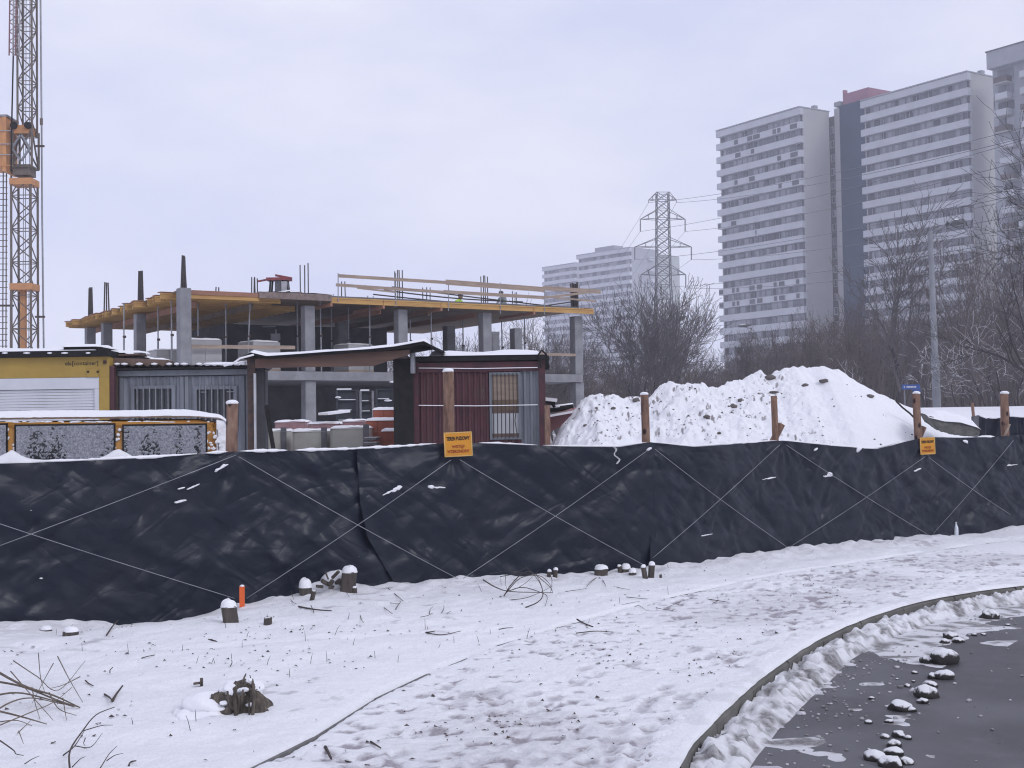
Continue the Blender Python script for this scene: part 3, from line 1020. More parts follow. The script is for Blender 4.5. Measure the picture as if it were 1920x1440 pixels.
# ---------------------------------------------------------------- unfinished concrete building
BX0, BY0 = (345 - 960) / 2450 * 45.0, 45.0
UF = Vector((13.96, 8.9, 0)).normalized()              # along the front, away to the right
US = Vector((-UF.y, UF.x, 0))                          # along the side, away to the left
ORI = Vector((BX0, BY0, 0))
ZG, Z1, ZR = 0.45, 3.76, 6.45
LEN_F, LEN_S = 17.4, 13.2
BANG = math.atan2(UF.y, UF.x)
def bp(a, b, z):
    return ORI + UF * a + US * b + Vector((0, 0, z))
def bbox(mb, a0, a1, b0, b1, z0, z1, mi=0):
    c = bp((a0 + a1) / 2, (b0 + b1) / 2, (z0 + z1) / 2)
    return mb.box(c, (abs(a1 - a0), abs(b1 - b0), abs(z1 - z0)), BANG, mi)
def a_of_px(px, b=0.0, z=6.0):
    lo, hi = -8.0, 30.0
    for _ in range(40):
        m = (lo + hi) / 2
        if proj(bp(m, b, z))[0] < px: lo = m
        else: hi = m
    return lo
def b_of_px(px, a=0.0, z=6.0):
    lo, hi = -4.0, 30.0
    for _ in range(40):
        m = (lo + hi) / 2
        if proj(bp(a, m, z))[0] > px: lo = m
        else: hi = m
    return lo
bld = thing('unfinished_building', 'grey concrete building shell under construction with yellow formwork roof', 'building', ORI)
CONC_B = simple('column_concrete', (0.235, 0.235, 0.25), (0.17, 0.17, 0.185), 2.2, 0.85, 0.3, 0.006, 22)
# first floor slab with its edge beam, ground slab, core walls with interior shade in their colour
mb = MB(); bbox(mb, -0.25, LEN_F - 0.65, -0.2, LEN_S, Z1 - 0.32, Z1); mb.build('floor_slab', CONC_B, bld, world=True)
mb = MB(); bbox(mb, -0.25, LEN_F, -0.2, LEN_S, ZG - 0.9, ZG); mb.build('ground_slab', CONC_B, bld, world=True)
a5, a6 = a_of_px(495, 5.2), a_of_px(735, 7.0)
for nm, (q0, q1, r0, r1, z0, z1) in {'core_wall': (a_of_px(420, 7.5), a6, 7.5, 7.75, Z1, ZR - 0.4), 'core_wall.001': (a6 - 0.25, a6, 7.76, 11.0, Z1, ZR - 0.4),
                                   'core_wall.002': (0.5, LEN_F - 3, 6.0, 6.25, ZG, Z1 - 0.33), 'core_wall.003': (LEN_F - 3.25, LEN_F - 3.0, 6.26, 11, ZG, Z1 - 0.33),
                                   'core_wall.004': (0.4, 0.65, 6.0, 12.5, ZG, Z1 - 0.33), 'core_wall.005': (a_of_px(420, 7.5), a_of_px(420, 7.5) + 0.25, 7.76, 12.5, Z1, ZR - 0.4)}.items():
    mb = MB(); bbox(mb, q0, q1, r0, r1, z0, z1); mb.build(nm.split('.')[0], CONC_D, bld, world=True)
# columns
def column(a, b, z0, z1, w=0.40):
    mb = MB()
    bbox(mb, a - w / 2, a + w / 2, b - w / 2, b + w / 2, z0, z1)
    o = mb.build('column', CONC_B, bld, world=True)
    bv = o.modifiers.new('edge', 'BEVEL'); bv.width = 0.02; bv.segments = 1
    return o
front_px = [345, 577, 751, 909, 1080]
fa = [a_of_px(p, 0.12) for p in front_px]
zt_corner = at(345, 545, 45).z
for k, a in enumerate(fa):
    if k == 0: column(a_of_px(345, -0.72, 5), -0.72, Z1 - 0.4, zt_corner, 0.40)
    else: column(a, 0.12, Z1, ZR - 0.28, 0.40)
    column(a, 0.12, ZG, Z1 - 0.325, 0.42)
side_b = [b_of_px(p, 0.12) for p in (262, 200, 169)]
for b in side_b:
    column(0.12, b, Z1, ZR - 0.3, 0.38)
    column(0.12, b, ZG, Z1 - 0.325, 0.40)
for px in (842, 926, 968, 640):
    b = 6.3 if px != 926 else 8.5
    column(a_of_px(px, b, 5), b, Z1, ZR - 0.3, 0.42)
# roof formwork: boards on yellow beams on the left, cast slab in the middle, yellow edge beams on the right
aM, aR = a_of_px(482, -0.3), a_of_px(618, -0.3)
AEND = a_of_px(1112, -0.4)
DB0, DB1 = -0.45, b_of_px(137, -0.3) + 0.2
mb = MB(); bbox(mb, -0.35, AEND - 0.15, DB0 + 0.05, DB1, ZR - 0.03, ZR); mb.build('formwork_sheet', PLY, bld, world=True)
mb = MB(); bbox(mb, aM, AEND - 0.6, DB0 + 0.30, DB1 - 1.2, ZR + 0.001, ZR + 0.10); mb.build('cast_slab', CONC_B, bld, world=True)
mb = MB(); bbox(mb, aM, aR, DB0 - 0.06, DB0 + 0.04, ZR - 0.13, ZR + 0.10); mb.build('slab_edge', simple('dirty_edge', (0.22, 0.17, 0.15), (0.13, 0.10, 0.09), 7, 0.85), bld, world=True)
n = 27
for k in range(n):
    b = DB0 + 0.05 + (DB1 - DB0 - 0.1) * k / (n - 1)
    st = -0.45 + rnd.uniform(-0.18, 0.12) - (0.15 if k % 2 else 0)
    mb = MB()
    L1 = aM + rnd.uniform(0, 1.5) if k < 6 else aR
    for z0, z1, w in ((ZR - 0.235, ZR - 0.19, 0.08), (ZR - 0.19, ZR - 0.075, 0.03), (ZR - 0.075, ZR - 0.032, 0.08)):
        bbox(mb, st, L1, b - w / 2, b + w / 2, z0, z1)
    mb.build('formwork_beam', YBEAM, bld, world=True)
    if k < n - 1:
        mb = MB(); bbox(mb, st + 0.02, st + 0.5, b + 0.03, b + 0.40, ZR + 0.002, ZR + 0.024); mb.build('edge_board', OBEAM, bld, world=True)
mb = MB(); bbox(mb, -0.38, aM, DB0 - 0.01, DB0 + 0.045, ZR - 0.10, ZR + 0.05); mb.build('edge_board', OBEAM, bld, world=True)
for k in range(5):
    a = 0.6 + k * 2.1
    if k > 1: a = a + 3
    mb = MB()
    for z0, z1, w in ((ZR - 0.45, ZR - 0.40, 0.08), (ZR - 0.40, ZR - 0.29, 0.03), (ZR - 0.29, ZR - 0.24, 0.08)):
        bbox(mb, a - w / 2, a + w / 2, 0.45, DB1 - 0.2, z0, z1)
    mb.build('formwork_girder', PLY if k % 2 else OBEAM, bld, world=True)
# yellow beams laid end to end along the right-hand edge
cuts = [620, 718, 826, 1000, 1113]
for p0, p1 in zip(cuts[:-1], cuts[1:]):
    q0, q1 = a_of_px(p0, DB0), a_of_px(p1, DB0)
    mb = MB()
    for z0, z1, o_ in ((ZR - 0.205, ZR - 0.155, 0.0), (ZR - 0.155, ZR - 0.045, 0.03), (ZR - 0.045, ZR + 0.003, 0.0)):
        bbox(mb, q0 + 0.01, q1 - 0.01, DB0 - 0.06 + o_, DB0 + 0.045 - o_, z0, z1)
    mb.build('edge_beam', YBEAM, bld, world=True)
    mb = MB(); bbox(mb, q0 - 0.05, q0 + 0.03, DB0 - 0.10, DB0 + 2.5, ZR - 0.33, ZR - 0.21); mb.build('beam_end', OBEAM, bld, world=True)
# snow on the slab
for (p0, p1) in ((498, 618), (1090, 1113), (1000, 1030)):
    q0, q1 = a_of_px(p0, DB0), a_of_px(p1, DB0)
    m_ = 22
    us, vs_ = np.meshgrid(np.linspace(q0, q1, m_), np.linspace(DB0 - 0.05, DB0 + 1.2, 8), indexing='ij')
    hz_ = ZR + 0.004 + (0.10 if p0 == 498 else 0) + 0.05 * fbm(us * 3, vs_ * 3, 7, 3) * np.minimum(1, 6 * np.minimum(us - q0, q1 - us))
    P = np.array([[ORI + UF * us[i, j] + US * vs_[i, j] + Vector((0, 0, hz_[i, j])) for j in range(8)] for i in range(m_)])
    MB().grid(P).build('roof_snow', SNOW, bld, True, True)
# starter bars above the columns
def bars(px, y_top, nb, spread_px, Y=None, b=0.12, r=0.022, taper=False, dark=REBAR):
    a = a_of_px(px, b)
    if px == 345: b = -0.72; a = a_of_px(345, b, 5)
    base = bp(a, b, ZR + 0.0 if not taper or px != 345 else zt_corner)
    zt = at(px, y_top, base.y).z
    w = spread_px / FPX * base.y
    for k in range(nb):
        o_ = (k / max(1, nb - 1) - 0.5) * w
        tw = 0.45 if taper else 1.0
        p = base + Vector((o_, (k % 2) * 0.1, -0.05))
        q = Vector((base.x + o_ * tw + rnd.uniform(-0.02, 0.02), base.y + (k % 2) * 0.1, zt - rnd.uniform(0, 0.10)))
        MB().tube([p, q], r, 6).build('starter_bar', dark, bld, world=True)
bars(345, 478, 5, 9, r=0.035, taper=True)
bars(571, 492, 3, 15); bars(748, 504, 4, 13); bars(909, 515, 4, 12); bars(1078, 528, 5, 12, r=0.04)
bars(477, 518, 4, 10); bars(407, 537, 2, 5); bars(644, 527, 2, 7, b=2); bars(800, 535, 3, 13, b=4); bars(966, 545, 3, 8, b=5)
for px, yt, nb, w in ((264, 507, 4, 6), (200, 529, 3, 6), (170, 538, 4, 5)):
    b = b_of_px(px, 0.12)
    base = bp(0.12, b, ZR)
    zt = at(px, yt, base.y).z
    for k in range(nb):
        o_ = (k / (nb - 1) - 0.5) * w / FPX * base.y
        MB().tube([base + Vector((o_ * 1.6, 0, 0)), Vector((base.x + o_, base.y, zt - rnd.uniform(0, 0.06)))], 0.03, 6).build('starter_bar', REBAR, bld, world=True)
for px in (603, 612, 625, 690, 700, 786):
    a = a_of_px(px, 1.5); p = bp(a, 1.5, ZR)
    MB().tube([p, p + Vector((0, 0, 0.35))], 0.015, 5).build('starter_bar', REBAR, bld, world=True)
# bars of the roof mat, bowed, and the pale upstand shuttering behind them
for (x0, y0, x1, y1, sag) in ((700, 552, 1050, 575, 10), (735, 538, 1060, 577, 2), (720, 544, 980, 566, 8), (1010, 575, 1100, 562, 0)):
    pts = []
    for k in range(11):
        q = k / 10
        px = x0 + (x1 - x0) * q
        pts.append(at(px, y0 + (y1 - y0) * q - sag * math.sin(math.pi * q) * -0.5, bp(a_of_px(px, 2.0), 2.0, 0).y))
    MB().tube(pts, 0.028, 5).build('mat_bar', REBAR, bld, world=True)
PALE = simple('pale_shuttering', (0.42, 0.43, 0.46), (0.33, 0.36, 0.36), 2.5, 0.5)
for k in range(14):
    px = 752 + k * 16.5
    q0, q1 = a_of_px(px, 5.5), a_of_px(px + 15, 5.5)
    mb = MB(); bbox(mb, q0, q1 - 0.02, 5.5, 5.56, ZR + 0.1, ZR + 0.60 - 0.012 * k); mb.build('upstand_panel', PALE, bld, world=True)

# steel props under the formwork
def prop(p, z0, z1, lab, lean=0.0, grp='steel props holding up the roof formwork'):
    t_ = thing('steel_prop', lab, 'steel prop', (p.x, p.y, z0), 0, grp)
    H = z1 - z0
    h1 = H * 0.52
    MB().box((0, 0, 0.01), (0.12, 0.12, 0.02)).tube([(0, 0, 0.02), (lean * 0.5, 0, h1)], 0.034, 8).build('outer_tube', STEEL, t_)
    MB().tube([(lean * 0.5, 0, h1 - 0.05), (lean, 0, H - 0.03)], 0.025, 8).box((lean, 0, H - 0.015), (0.12, 0.12, 0.012)).build('inner_tube', STEEL, t_)
    MB().tube([(lean * .5 - 0.03, 0, h1 - 0.02), (lean * .5 + 0.07, 0, h1 - 0.02)], 0.045, 8).build('collar', RUST, t_)
    return t_
PROPS = [(322, 0.6, 'behind the left side of the corner column'), (371, 1.2, 'right of the corner column, over the grey block stack'), (423, 0.9, 'alone in the first dark bay'), (463, 0.35, 'leaning, against the snowy block pack'),
         (558, 1.0, 'just left of the second front column'), (602, 0.5, 'just right of the second front column'), (622, 3.0, 'deep in the second bay, thin and dim'), (654, 2.4, 'in the middle of the second bay'), (693, 0.5, 'bright in the second bay, left of the third front column'),
         (770, 2.0, 'right beside the third front column'), (809, 0.5, 'bright in the third bay, left of the bare trees'), (868, 3.8, 'thin before the trees in the third bay'), (942, 4.2, 'thin, right of the fourth front column'), (984, 1.5, 'under the right end of the formwork, before the trees'),
         (296, 3.0, 'between the corner column and the second side column'), (232, 2.0, 'between the second and third side columns')]
for px, b, w in PROPS:
    p = bp(a_of_px(px, b, 5.0), b, 0)
    prop(p, Z1, ZR - (0.24 if px < 480 else 0.04), 'thin steel prop ' + w, 0.12 if px == 463 else rnd.uniform(-0.02, 0.02))
# timber rail of the first floor
def plank(name, lab, cat, p, q, w, h, m, group=None):
    o = MB().beam(p, q, w, h).build(name, m)
    return tag(o, lab, cat, group)
plank('floor_rail', 'pale timber rail nailed across the first floor columns, left part', 'rail', bp(a_of_px(352, -0.12), -0.14, Z1 + 0.82), bp(a_of_px(552, -0.12), -0.14, Z1 + 0.86), 0.03, 0.13, WOOD, 'timber rails on the first floor edge')
plank('floor_rail', 'pale timber rail above the red container, ending at the last front column', 'rail', bp(a_of_px(985, -0.12), -0.14, Z1 + 0.80), bp(a_of_px(1078, -0.12), -0.14, Z1 + 0.80), 0.03, 0.11, WOOD, 'timber rails on the first floor edge')
# guard rail round the right half of the roof
gr = thing('roof_guard_rail', 'timber guard rail of long planks on thin posts along the roof edge', 'guard rail', bp(a_of_px(640, DB0), DB0, ZR))
def rl(px, py):
    return at(px, py, bp(a_of_px(px, DB0 - 0.05), DB0 - 0.05, 0).y)
for (x0, y0, x1, y1, h, m) in ((634, 517, 842, 530, 0.12, WOOD), (836, 529, 1022, 543, 0.20, WOOD), (1018, 540, 1126, 547, 0.17, WOOD), (630, 534, 834, 548, 0.11, WOOD), (832, 547, 1020, 558, 0.13, WOOD),
                            (742, 548, 640 + 30, 540, 0.06, WOOD), (1015, 559, 1105, 548, 0.09, WOOD), (1020, 556, 1118, 565, 0.07, WOOD)):
    MB().beam(rl(x0, y0), rl(x1, y1), 0.03, h).build('plank', m, gr, world=True)
for px, y0, y1 in ((634, 512, 566), (742, 512, 575), (841, 528, 583), (938, 530, 588), (1021, 538, 590)):
    MB().tube([rl(px, y0), rl(px, y1)], 0.02, 6).build('rail_post', STEEL, gr, world=True)

# stacks of pale grey blocks on the first floor, block by block
BLOCK = simple('aerated_block', (0.36, 0.36, 0.36), (0.28, 0.28, 0.29), 1.2, 0.9, 0.2, 0.004, 40)
_blk = MB().box((0, 0, 0.119), (0.585, 0.235, 0.238)).mesh('block', BLOCK)
def block_pack(name, lab, p, rz, nx, ny, nz, snow=0.05, mesh=_blk, sx=0.592, sy=0.242, sz=0.242, group=None, cat='block stack', skip=()):
    t_ = thing(name, lab, cat, p, rz, group)
    MB().box((0, 0, 0.06), (nx * sx, ny * sy, 0.12)).build('pallet', WOOD, t_)
    for k in range(nz):
        for i in range(nx):
            for j in range(ny):
                if 0 < i < nx - 1 and 0 < j < ny - 1 and k < nz - 1: continue
                if (i, j, k) in skip: continue
                o = link('block', mesh, t_)
                o.location = ((i - (nx - 1) / 2) * sx + rnd.uniform(-.004, .004), (j - (ny - 1) / 2) * sy + rnd.uniform(-.004, .004), 0.12 + k * sz)
    if snow:
        sg, vg = np.meshgrid(np.linspace(-1, 1, 14), np.linspace(-1, 1, 12), indexing='ij')
        e = np.clip(4 * (1 - np.maximum(abs(sg), abs(vg))), 0, 1)
        z_ = 0.12 + nz * sz - 0.01 + (0.015 + snow * (0.4 + fbm(sg * 3 + p[0], vg * 3, 5, 3))) * e ** 0.5
        me = grid_mesh('snow_layer', sg * (nx * sx / 2 + 0.02), vg * (ny * sy / 2 + 0.02), z_, SNOW)
        link('snow_layer', me, t_)
    return t_
b0 = bp(a_of_px(358, 0.75, 4), 0.75, Z1)
block_pack('block_stack', 'tallest pale block stack on the first floor, right behind the corner column', b0 + Vector((0.35, 0, 0)), BANG, 2, 4, 4, 0.06, group='block stacks on the first floor')
b0 = bp(-0.1, b_of_px(312, 0.3, 4), Z1)
block_pack('block_stack', 'long low block stack left of the corner column', b0 + Vector((0.25, 0.3, 0)), BANG + math.pi / 2, 2, 4, 3, 0.05, group='block stacks on the first floor')
b0 = bp(a_of_px(486, 0.9, 4), 0.9, Z1)
block_pack('block_stack', 'snow topped block stack in the middle of the first dark bay', b0, BANG + 0.25, 2, 4, 4, 0.06, group='block stacks on the first floor')
b0 = bp(a_of_px(663, 1.2, 4), 1.2, Z1)
block_pack('block_stack', 'block stack seen just above the canopy, in the second bay', b0, BANG + 0.2, 2, 4, 4, 0.05, group='block stacks on the first floor')
# small distribution board hung in the dark bay
db = thing('site_cable_box', 'two small grey electric boxes on a stand in the dark first floor bay', 'electric box', bp(a_of_px(517, 3.0), 3.0, Z1))
MB().tube([(0, 0, 0), (0, 0, 1.75)], 0.03, 6).build('stand', STEEL, db)
for z, w in ((1.45, 0.34), (0.95, 0.30)):
    MB().box((0, -0.08, z), (w, 0.14, 0.26)).build('box', simple('grey_box', (0.30, 0.31, 0.34), None, 4, 0.5), db)
MB().box((-0.25, -0.06, 1.86), (0.5, 0.12, 0.03)).build('lamp_bar', STEEL, db)
# red and grey machine on the roof
rm = thing('roof_machine', 'red topped site machine on legs standing at the roof edge, dusted with snow', 'machine', bp(a_of_px(523, 0.3), 0.3, ZR + 0.10))
REDP = simple('faded_red_paint', (0.26, 0.05, 0.06), (0.16, 0.05, 0.055), 6, 0.6)
for sx in (-0.30, 0.36):
    for sy in (-0.2, 0.2):
        MB().beam((sx, sy, 0), (sx * 0.85, sy, 0.52), 0.06, 0.06).build('leg', BLACK, rm)
MB().box((0.02, 0, 0.56), (0.86, 0.5, 0.10), 0.0).build('top_plate', REDP, rm)
MB().beam((-0.75, 0, 0.50), (-0.3, 0, 0.58), 0.08, 0.06).beam((-0.1, -0.1, 0.70), (0.5, -0.1, 0.58), 0.12, 0.07).build('arm', REDP, rm)
MB().box((0.02, 0, 0.30), (0.26, 0.36, 0.4)).build('motor', simple('machine_grey', (0.10, 0.10, 0.11), None, 5, 0.5), rm)
MB().box((0.24, -0.1, 0.28), (0.2, 0.3, 0.36)).build('tank', simple('machine_pale', (0.38, 0.38, 0.40), None, 5, 0.6), rm)
for q in range(4):
    MB().beam((-0.3 + q * 0.2, -0.4, 0.02 + 0.02 * q), (0.9 - q * 0.3, -0.35 + q * 0.05, 0.04 + 0.10 * (q == 1)), 0.05, 0.04).build('snowy_board', SNOW if q % 2 else WOOD, rm)

# ---------------------------------------------------------------- crane
CR_Y = 62.0
CRS = simple('crane_steel', (0.105, 0.088, 0.075), (0.16, 0.13, 0.105), 6, 0.6)
CRO = simple('crane_orange', (0.58, 0.28, 0.11), (0.45, 0.215, 0.10), 3, 0.6)
CRR = simple('jib_red', (0.24, 0.10, 0.11), (0.16, 0.09, 0.10), 6, 0.6)
CRP = simple('jib_pale', (0.38, 0.37, 0.39), None, 6, 0.6)
cxm = at(46, 400, CR_Y).x
crane = thing('tower_crane', 'tall self erecting tower crane with orange cab and lattice mast', 'crane', (cxm, CR_Y, 0.3))
crane.rotation_euler = (0, 0, 0)
def lattice(name, cx, cy, w, d, z0, z1, step, rc, rd, mat_, x_both=True, lean=0.0):
    mb, mc = MB(), MB()
    c4 = [(-w / 2, -d / 2), (w / 2, -d / 2), (w / 2, d / 2), (-w / 2, d / 2)]
    sh = lambda z: lean * (z - z0)
    for x, y in c4:
        mc.tube([(cx + x + sh(z0), cy + y, z0), (cx + x + sh(z1), cy + y, z1)], rc, 6)
    n_ = max(1, int(round((z1 - z0) / step)))
    for i in range(n_):
        a, b = z0 + (z1 - z0) * i / n_, z0 + (z1 - z0) * (i + 1) / n_
        for f_ in range(4):
            p, q = c4[f_], c4[(f_ + 1) % 4]
            if (i + f_) % 2: p, q = q, p
            mb.tube([(cx + p[0] + sh(a), cy + p[1], a), (cx + q[0] + sh(b), cy + q[1], b)], rd, 5)
            if i % 2 == 0: mb.tube([(cx + p[0] + sh(a), cy + p[1], a), (cx + q[0] + sh(a), cy + q[1], a)], rd * 0.8, 5)
    mc.build(name + '_chords', mat_, crane, world=True)
    mb.build(name + '_bracing', mat_, crane, world=True)
zc = lambda y: at(46, y, CR_Y).z
wl_ = 40 / FPX * CR_Y
cx2 = at(51, 100, CR_Y).x
lattice('lower_mast', cxm, CR_Y, wl_ - 0.09, wl_ - 0.09, 0.3, zc(338), 0.78, 0.055, 0.030, CRS)
lattice('middle_mast', at(48, 280, CR_Y).x, CR_Y, wl_ - 0.09, wl_ - 0.09, zc(316), zc(246), 1.7, 0.055, 0.045, CRS)
lattice('upper_mast', cx2, CR_Y, 27 / FPX * CR_Y, 27 / FPX * CR_Y, zc(256), zc(-320), 0.66, 0.05, 0.028, CRS)
for (y0, y1, hx) in ((337, 349, 0.53), (533, 545, 0.53)):
    MB().box((cxm, CR_Y, (zc(y0) + zc(y1)) / 2), (hx * 2, hx * 2 - 0.02, zc(y0) - zc(y1))).build('collar', CRO, crane, world=True)
MB().box((at(47, 247, CR_Y).x, CR_Y, zc(246)), (0.75, 0.9, 0.40)).build('mast_head', CRO, crane, world=True)
for s_ in (-1, 1):
    MB().tube([(at(47, 250, CR_Y).x + s_ * 0.33, CR_Y - 0.62, zc(240)), (at(47, 250, CR_Y).x + s_ * 0.33, CR_Y - 0.48, zc(240))], 0.16, 14).build('pulley', BLACK, crane, world=True)
MB().box((at(46, 320, CR_Y).x, CR_Y, (zc(308) + zc(334)) / 2), (0.80, 0.80, zc(312) - zc(332))).build('slewing_unit', CRS, crane, world=True)
for s_ in (-1, 1):
    xm = at(47, 285, CR_Y).x
    MB().beam((xm, CR_Y - 0.52, zc(256)), (xm + s_ * 0.42, CR_Y - 0.52, zc(282)), 0.09, 0.09).beam((xm + s_ * 0.42, CR_Y - 0.52, zc(282)), (xm, CR_Y - 0.52, zc(306)), 0.09, 0.09).build('diagonal_brace', STEEL, crane, world=True)
MB().box((at(44, 600, CR_Y).x, CR_Y, (zc(545) + zc(655)) / 2), (0.24, 0.24, zc(545) - zc(655))).build('telescopic_ram', CRO, crane, world=True)
x0, x1, z0, z1 = rect(-40, 226, 23, 320, CR_Y)
cab = MB().bx(x0, x1, CR_Y - 0.8, CR_Y + 0.6, z0, z1).build('cab', CRO, crane, world=True)
GLASS_D = simple('dark_glass', (0.02, 0.023, 0.028), (0.03, 0.033, 0.042), 2, 0.12, spec=0.6)
q0, q1, q2, q3 = rect(-30, 238, 8, 262, CR_Y)
wd = MB().bx(q0, q1, CR_Y - 0.83, CR_Y - 0.79, q2, q3).build('cab_window', GLASS_D, crane, world=True)
for yy in (245, 270, 290, 310):
    MB().beam(at(-40, yy, CR_Y - 0.86), at(24, yy, CR_Y - 0.86), 0.04, 0.04).build('cab_rail', CRP if yy < 300 else CRO, crane, world=True)
MB().beam((x0, CR_Y - 0.1, z1 + 0.03), (x1 + 0.08, CR_Y - 0.1, z1 + 0.03), 1.5, 0.10).build('cab_roof', STEEL, crane, world=True)
MB().bx(x1 - 0.15, x1 + 0.02, CR_Y - 0.84, CR_Y + 0.62, z0 - 0.2, z1).build('cab_frame', CRO, crane, world=True)
# caged ladder / side lattice below the cab
mb = MB()
for px in (-20, 6, 12, 21):
    mb.tube([at(px - 1, 655, CR_Y + 0.3), at(px, 322, CR_Y + 0.3)], 0.05 if px == 21 else 0.03, 5)
for yy in range(330, 655, 11):
    mb.tube([at(-20, yy, CR_Y + 0.3), at(14, yy, CR_Y + 0.3)], 0.02, 5)
mb.build('caged_ladder', CRS, crane, world=True)
for (y, a, b) in ((274, 66, 83), (594, 66, 84), (573, 0, 26)):
    MB().beam(at(a, y, CR_Y), at(b, y, CR_Y), 0.09, 0.09).build('cable_arm', RUST, crane, world=True)
# folded lower end of the red jib, and the ropes
jx = at(27, 60, CR_Y).x
for nm, px0, px1, m_ in (('jib_lattice', 17, 29, CRR), ('jib_lattice', 24, 36, CRP)):
    mb = MB()
    xa, xb = px0, px1
    zs = [zc(y) for y in (104, -320)]
    for q in (0, 1):
        mb.tube([at((xa, xb)[q], 104, CR_Y - 1.2), at((xa, xb)[q] + 5, -320, CR_Y - 1.2)], 0.035, 5)
        mb.tube([at((xa, xb)[q], 100, CR_Y - 0.8), at((xa, xb)[q] + 5, -320, CR_Y - 0.8)], 0.035, 5)
    yy = 104.0
    k = 0
    while yy > -320:
        mb.tube([at(xa if k % 2 else xb, yy, CR_Y - 1.2), at((xb if k % 2 else xa), yy - 9, CR_Y - 1.2)], 0.022, 4)
        mb.tube([at(xa if k % 2 else xb, yy, CR_Y - 0.8), at((xb if k % 2 else xa), yy - 9, CR_Y - 0.8)], 0.022, 4)
        yy -= 9
        k += 1
    mb.build(nm, m_, crane, world=True)
MB().tube([at(21, 322, CR_Y - 0.9), at(22, 232, CR_Y - 0.9), at(25, 100, CR_Y - 0.9), at(27, -320, CR_Y - 0.9)], 0.035, 6).build('hoist_rope', BLACK, crane, world=True)
MB().tube([at(82, 655, CR_Y), at(79, 400, CR_Y), at(78, 230, CR_Y), at(76, 0, CR_Y), at(76, -320, CR_Y)], 0.042, 6).build('stay_rope', STEEL, crane, world=True)
MB().tube([at(77.7, 234, CR_Y), at(77.6, 222, CR_Y)], 0.075, 8).build('rope_clamp', CRS, crane, world=True)
for px in (43, 47, 54):
    MB().tube([at(px, 655, CR_Y), at(px + 1, 340, CR_Y), at(px + 3, -320, CR_Y)], 0.018, 4).build('inner_rope', STEEL, crane, world=True)

# ---------------------------------------------------------------- site containers
CY_ = 24.5
def corrugated(x0, x1, z0, z1, y, pitch, depth, mb, mi=0):
    n_ = int((x1 - x0) / pitch)
    pts = []
    for k in range(n_):
        xa = x0 + (x1 - x0) * k / n_
        w = (x1 - x0) / n_
        pts += [(xa, y), (xa + w * 0.32, y), (xa + w * 0.5, y - depth), (xa + w * 0.82, y - depth)]
    pts.append((x1, y))
    P = np.array([[(px, py, z) for (px, py) in pts] for z in (z0, z1)])
    return mb.grid(P, mi)
def snow_slab(parent, x0, x1, y0, y1, zfun, h, seed, name='roof_snow', nx=40, ny=14, over=0.03):
    us, vs_ = np.meshgrid(np.linspace(x0 - over, x1 + over, nx), np.linspace(y0 - over, y1, ny), indexing='ij')
    e = np.clip(np.minimum(np.minimum(us - x0 + over, x1 + over - us), vs_ - y0 + over) / 0.07, 0, 1) ** 0.5
    z_ = zfun(us) + 0.002 + h * e * (0.55 + 0.9 * fbm(us * 1.6 + seed, vs_ * 1.6, seed, 4))
    return link(name, grid_mesh(name, us, vs_, z_, SNOW), parent, True)
MAROON = simple('maroon_paint', (0.080, 0.022, 0.030), (0.045, 0.018, 0.023), 5, 0.6)
t = NT('worn_red_corrugated')
n1 = t.noise(5, 6, 0.7, t.vec((1, 1, 0.25)))
cc = t.ramp(n1, [(0.30, (0.030, 0.017, 0.021)), (0.52, (0.078, 0.026, 0.031)), (0.66, (0.070, 0.036, 0.036)), (0.74, (0.20, 0.15, 0.15))])
REDC = t.set(cc, 0.65, None, 0, 0.35)
BLUEG = simple('blue_grey_corrugated', (0.175, 0.19, 0.215), (0.12, 0.13, 0.15), 4, 0.6, vs=(1, 1, 0.3))
GREYC = simple('worn_grey_panel', (0.20, 0.215, 0.245), (0.135, 0.145, 0.17), 4, 0.65, vs=(1, 1, 0.25), bump=0.2, bdist=0.004)
WHITE_B = simple('whitish_board', (0.52, 0.53, 0.56), (0.44, 0.45, 0.47), 2, 0.7)
BROWN_B = simple('brown_board', (0.17, 0.11, 0.085), (0.12, 0.08, 0.065), 3, 0.75, vs=(1, 1, 0.3))
DARKBOX = simple('dark_interior', (0.02, 0.02, 0.022), None, 3, 0.9)
ZB = 0.28                                                    # yard level under the containers
red = thing('red_container', 'dark red corrugated site container with barred boarded window', 'container', (at(897, 760, CY_).x, CY_, ZB))
x0, x1, _, zt = rect(776, 677, 1021, 850, CY_)
xw0, xw1, zw0, zw1 = rect(918, 698, 977, 824, CY_)
mb = MB()
corrugated(x0 + 0.08, xw0, ZB + 0.1, zt - 0.12, CY_ + 0.03, 0.105, 0.028, mb)
mb.build('corrugated_panel', REDC, red, world=True)
mb = MB(); corrugated(xw1, x1 - 0.08, ZB + 0.1, zt - 0.12, CY_ + 0.03, 0.095, 0.028, mb); mb.build('corrugated_panel', BLUEG, red, world=True)
mb = MB(); corrugated(xw0, xw1, zw1, zt - 0.12, CY_ + 0.03, 0.10, 0.028, mb); corrugated(xw0, xw1, ZB + 0.1, zw0, CY_ + 0.03, 0.10, 0.028, mb); mb.build('corrugated_panel', REDC, red, world=True)
MB().bx(x0, x1, CY_ + 0.06, CY_ + 5.9, ZB, zt - 0.02).build('body', MAROON, red, world=True)
for a, b in ((x0 - 0.02, x0 + 0.09), (x1 - 0.10, x1 + 0.02)):
    MB().bx(a, b, CY_ - 0.04, CY_ + 0.08, ZB, zt).build('corner_post', MAROON, red, world=True)
MB().bx(x0 + 0.091, x1 - 0.101, CY_ - 0.035, CY_ + 0.05, zt - 0.20, zt - 0.02).build('top_rail', MAROON, red, world=True)
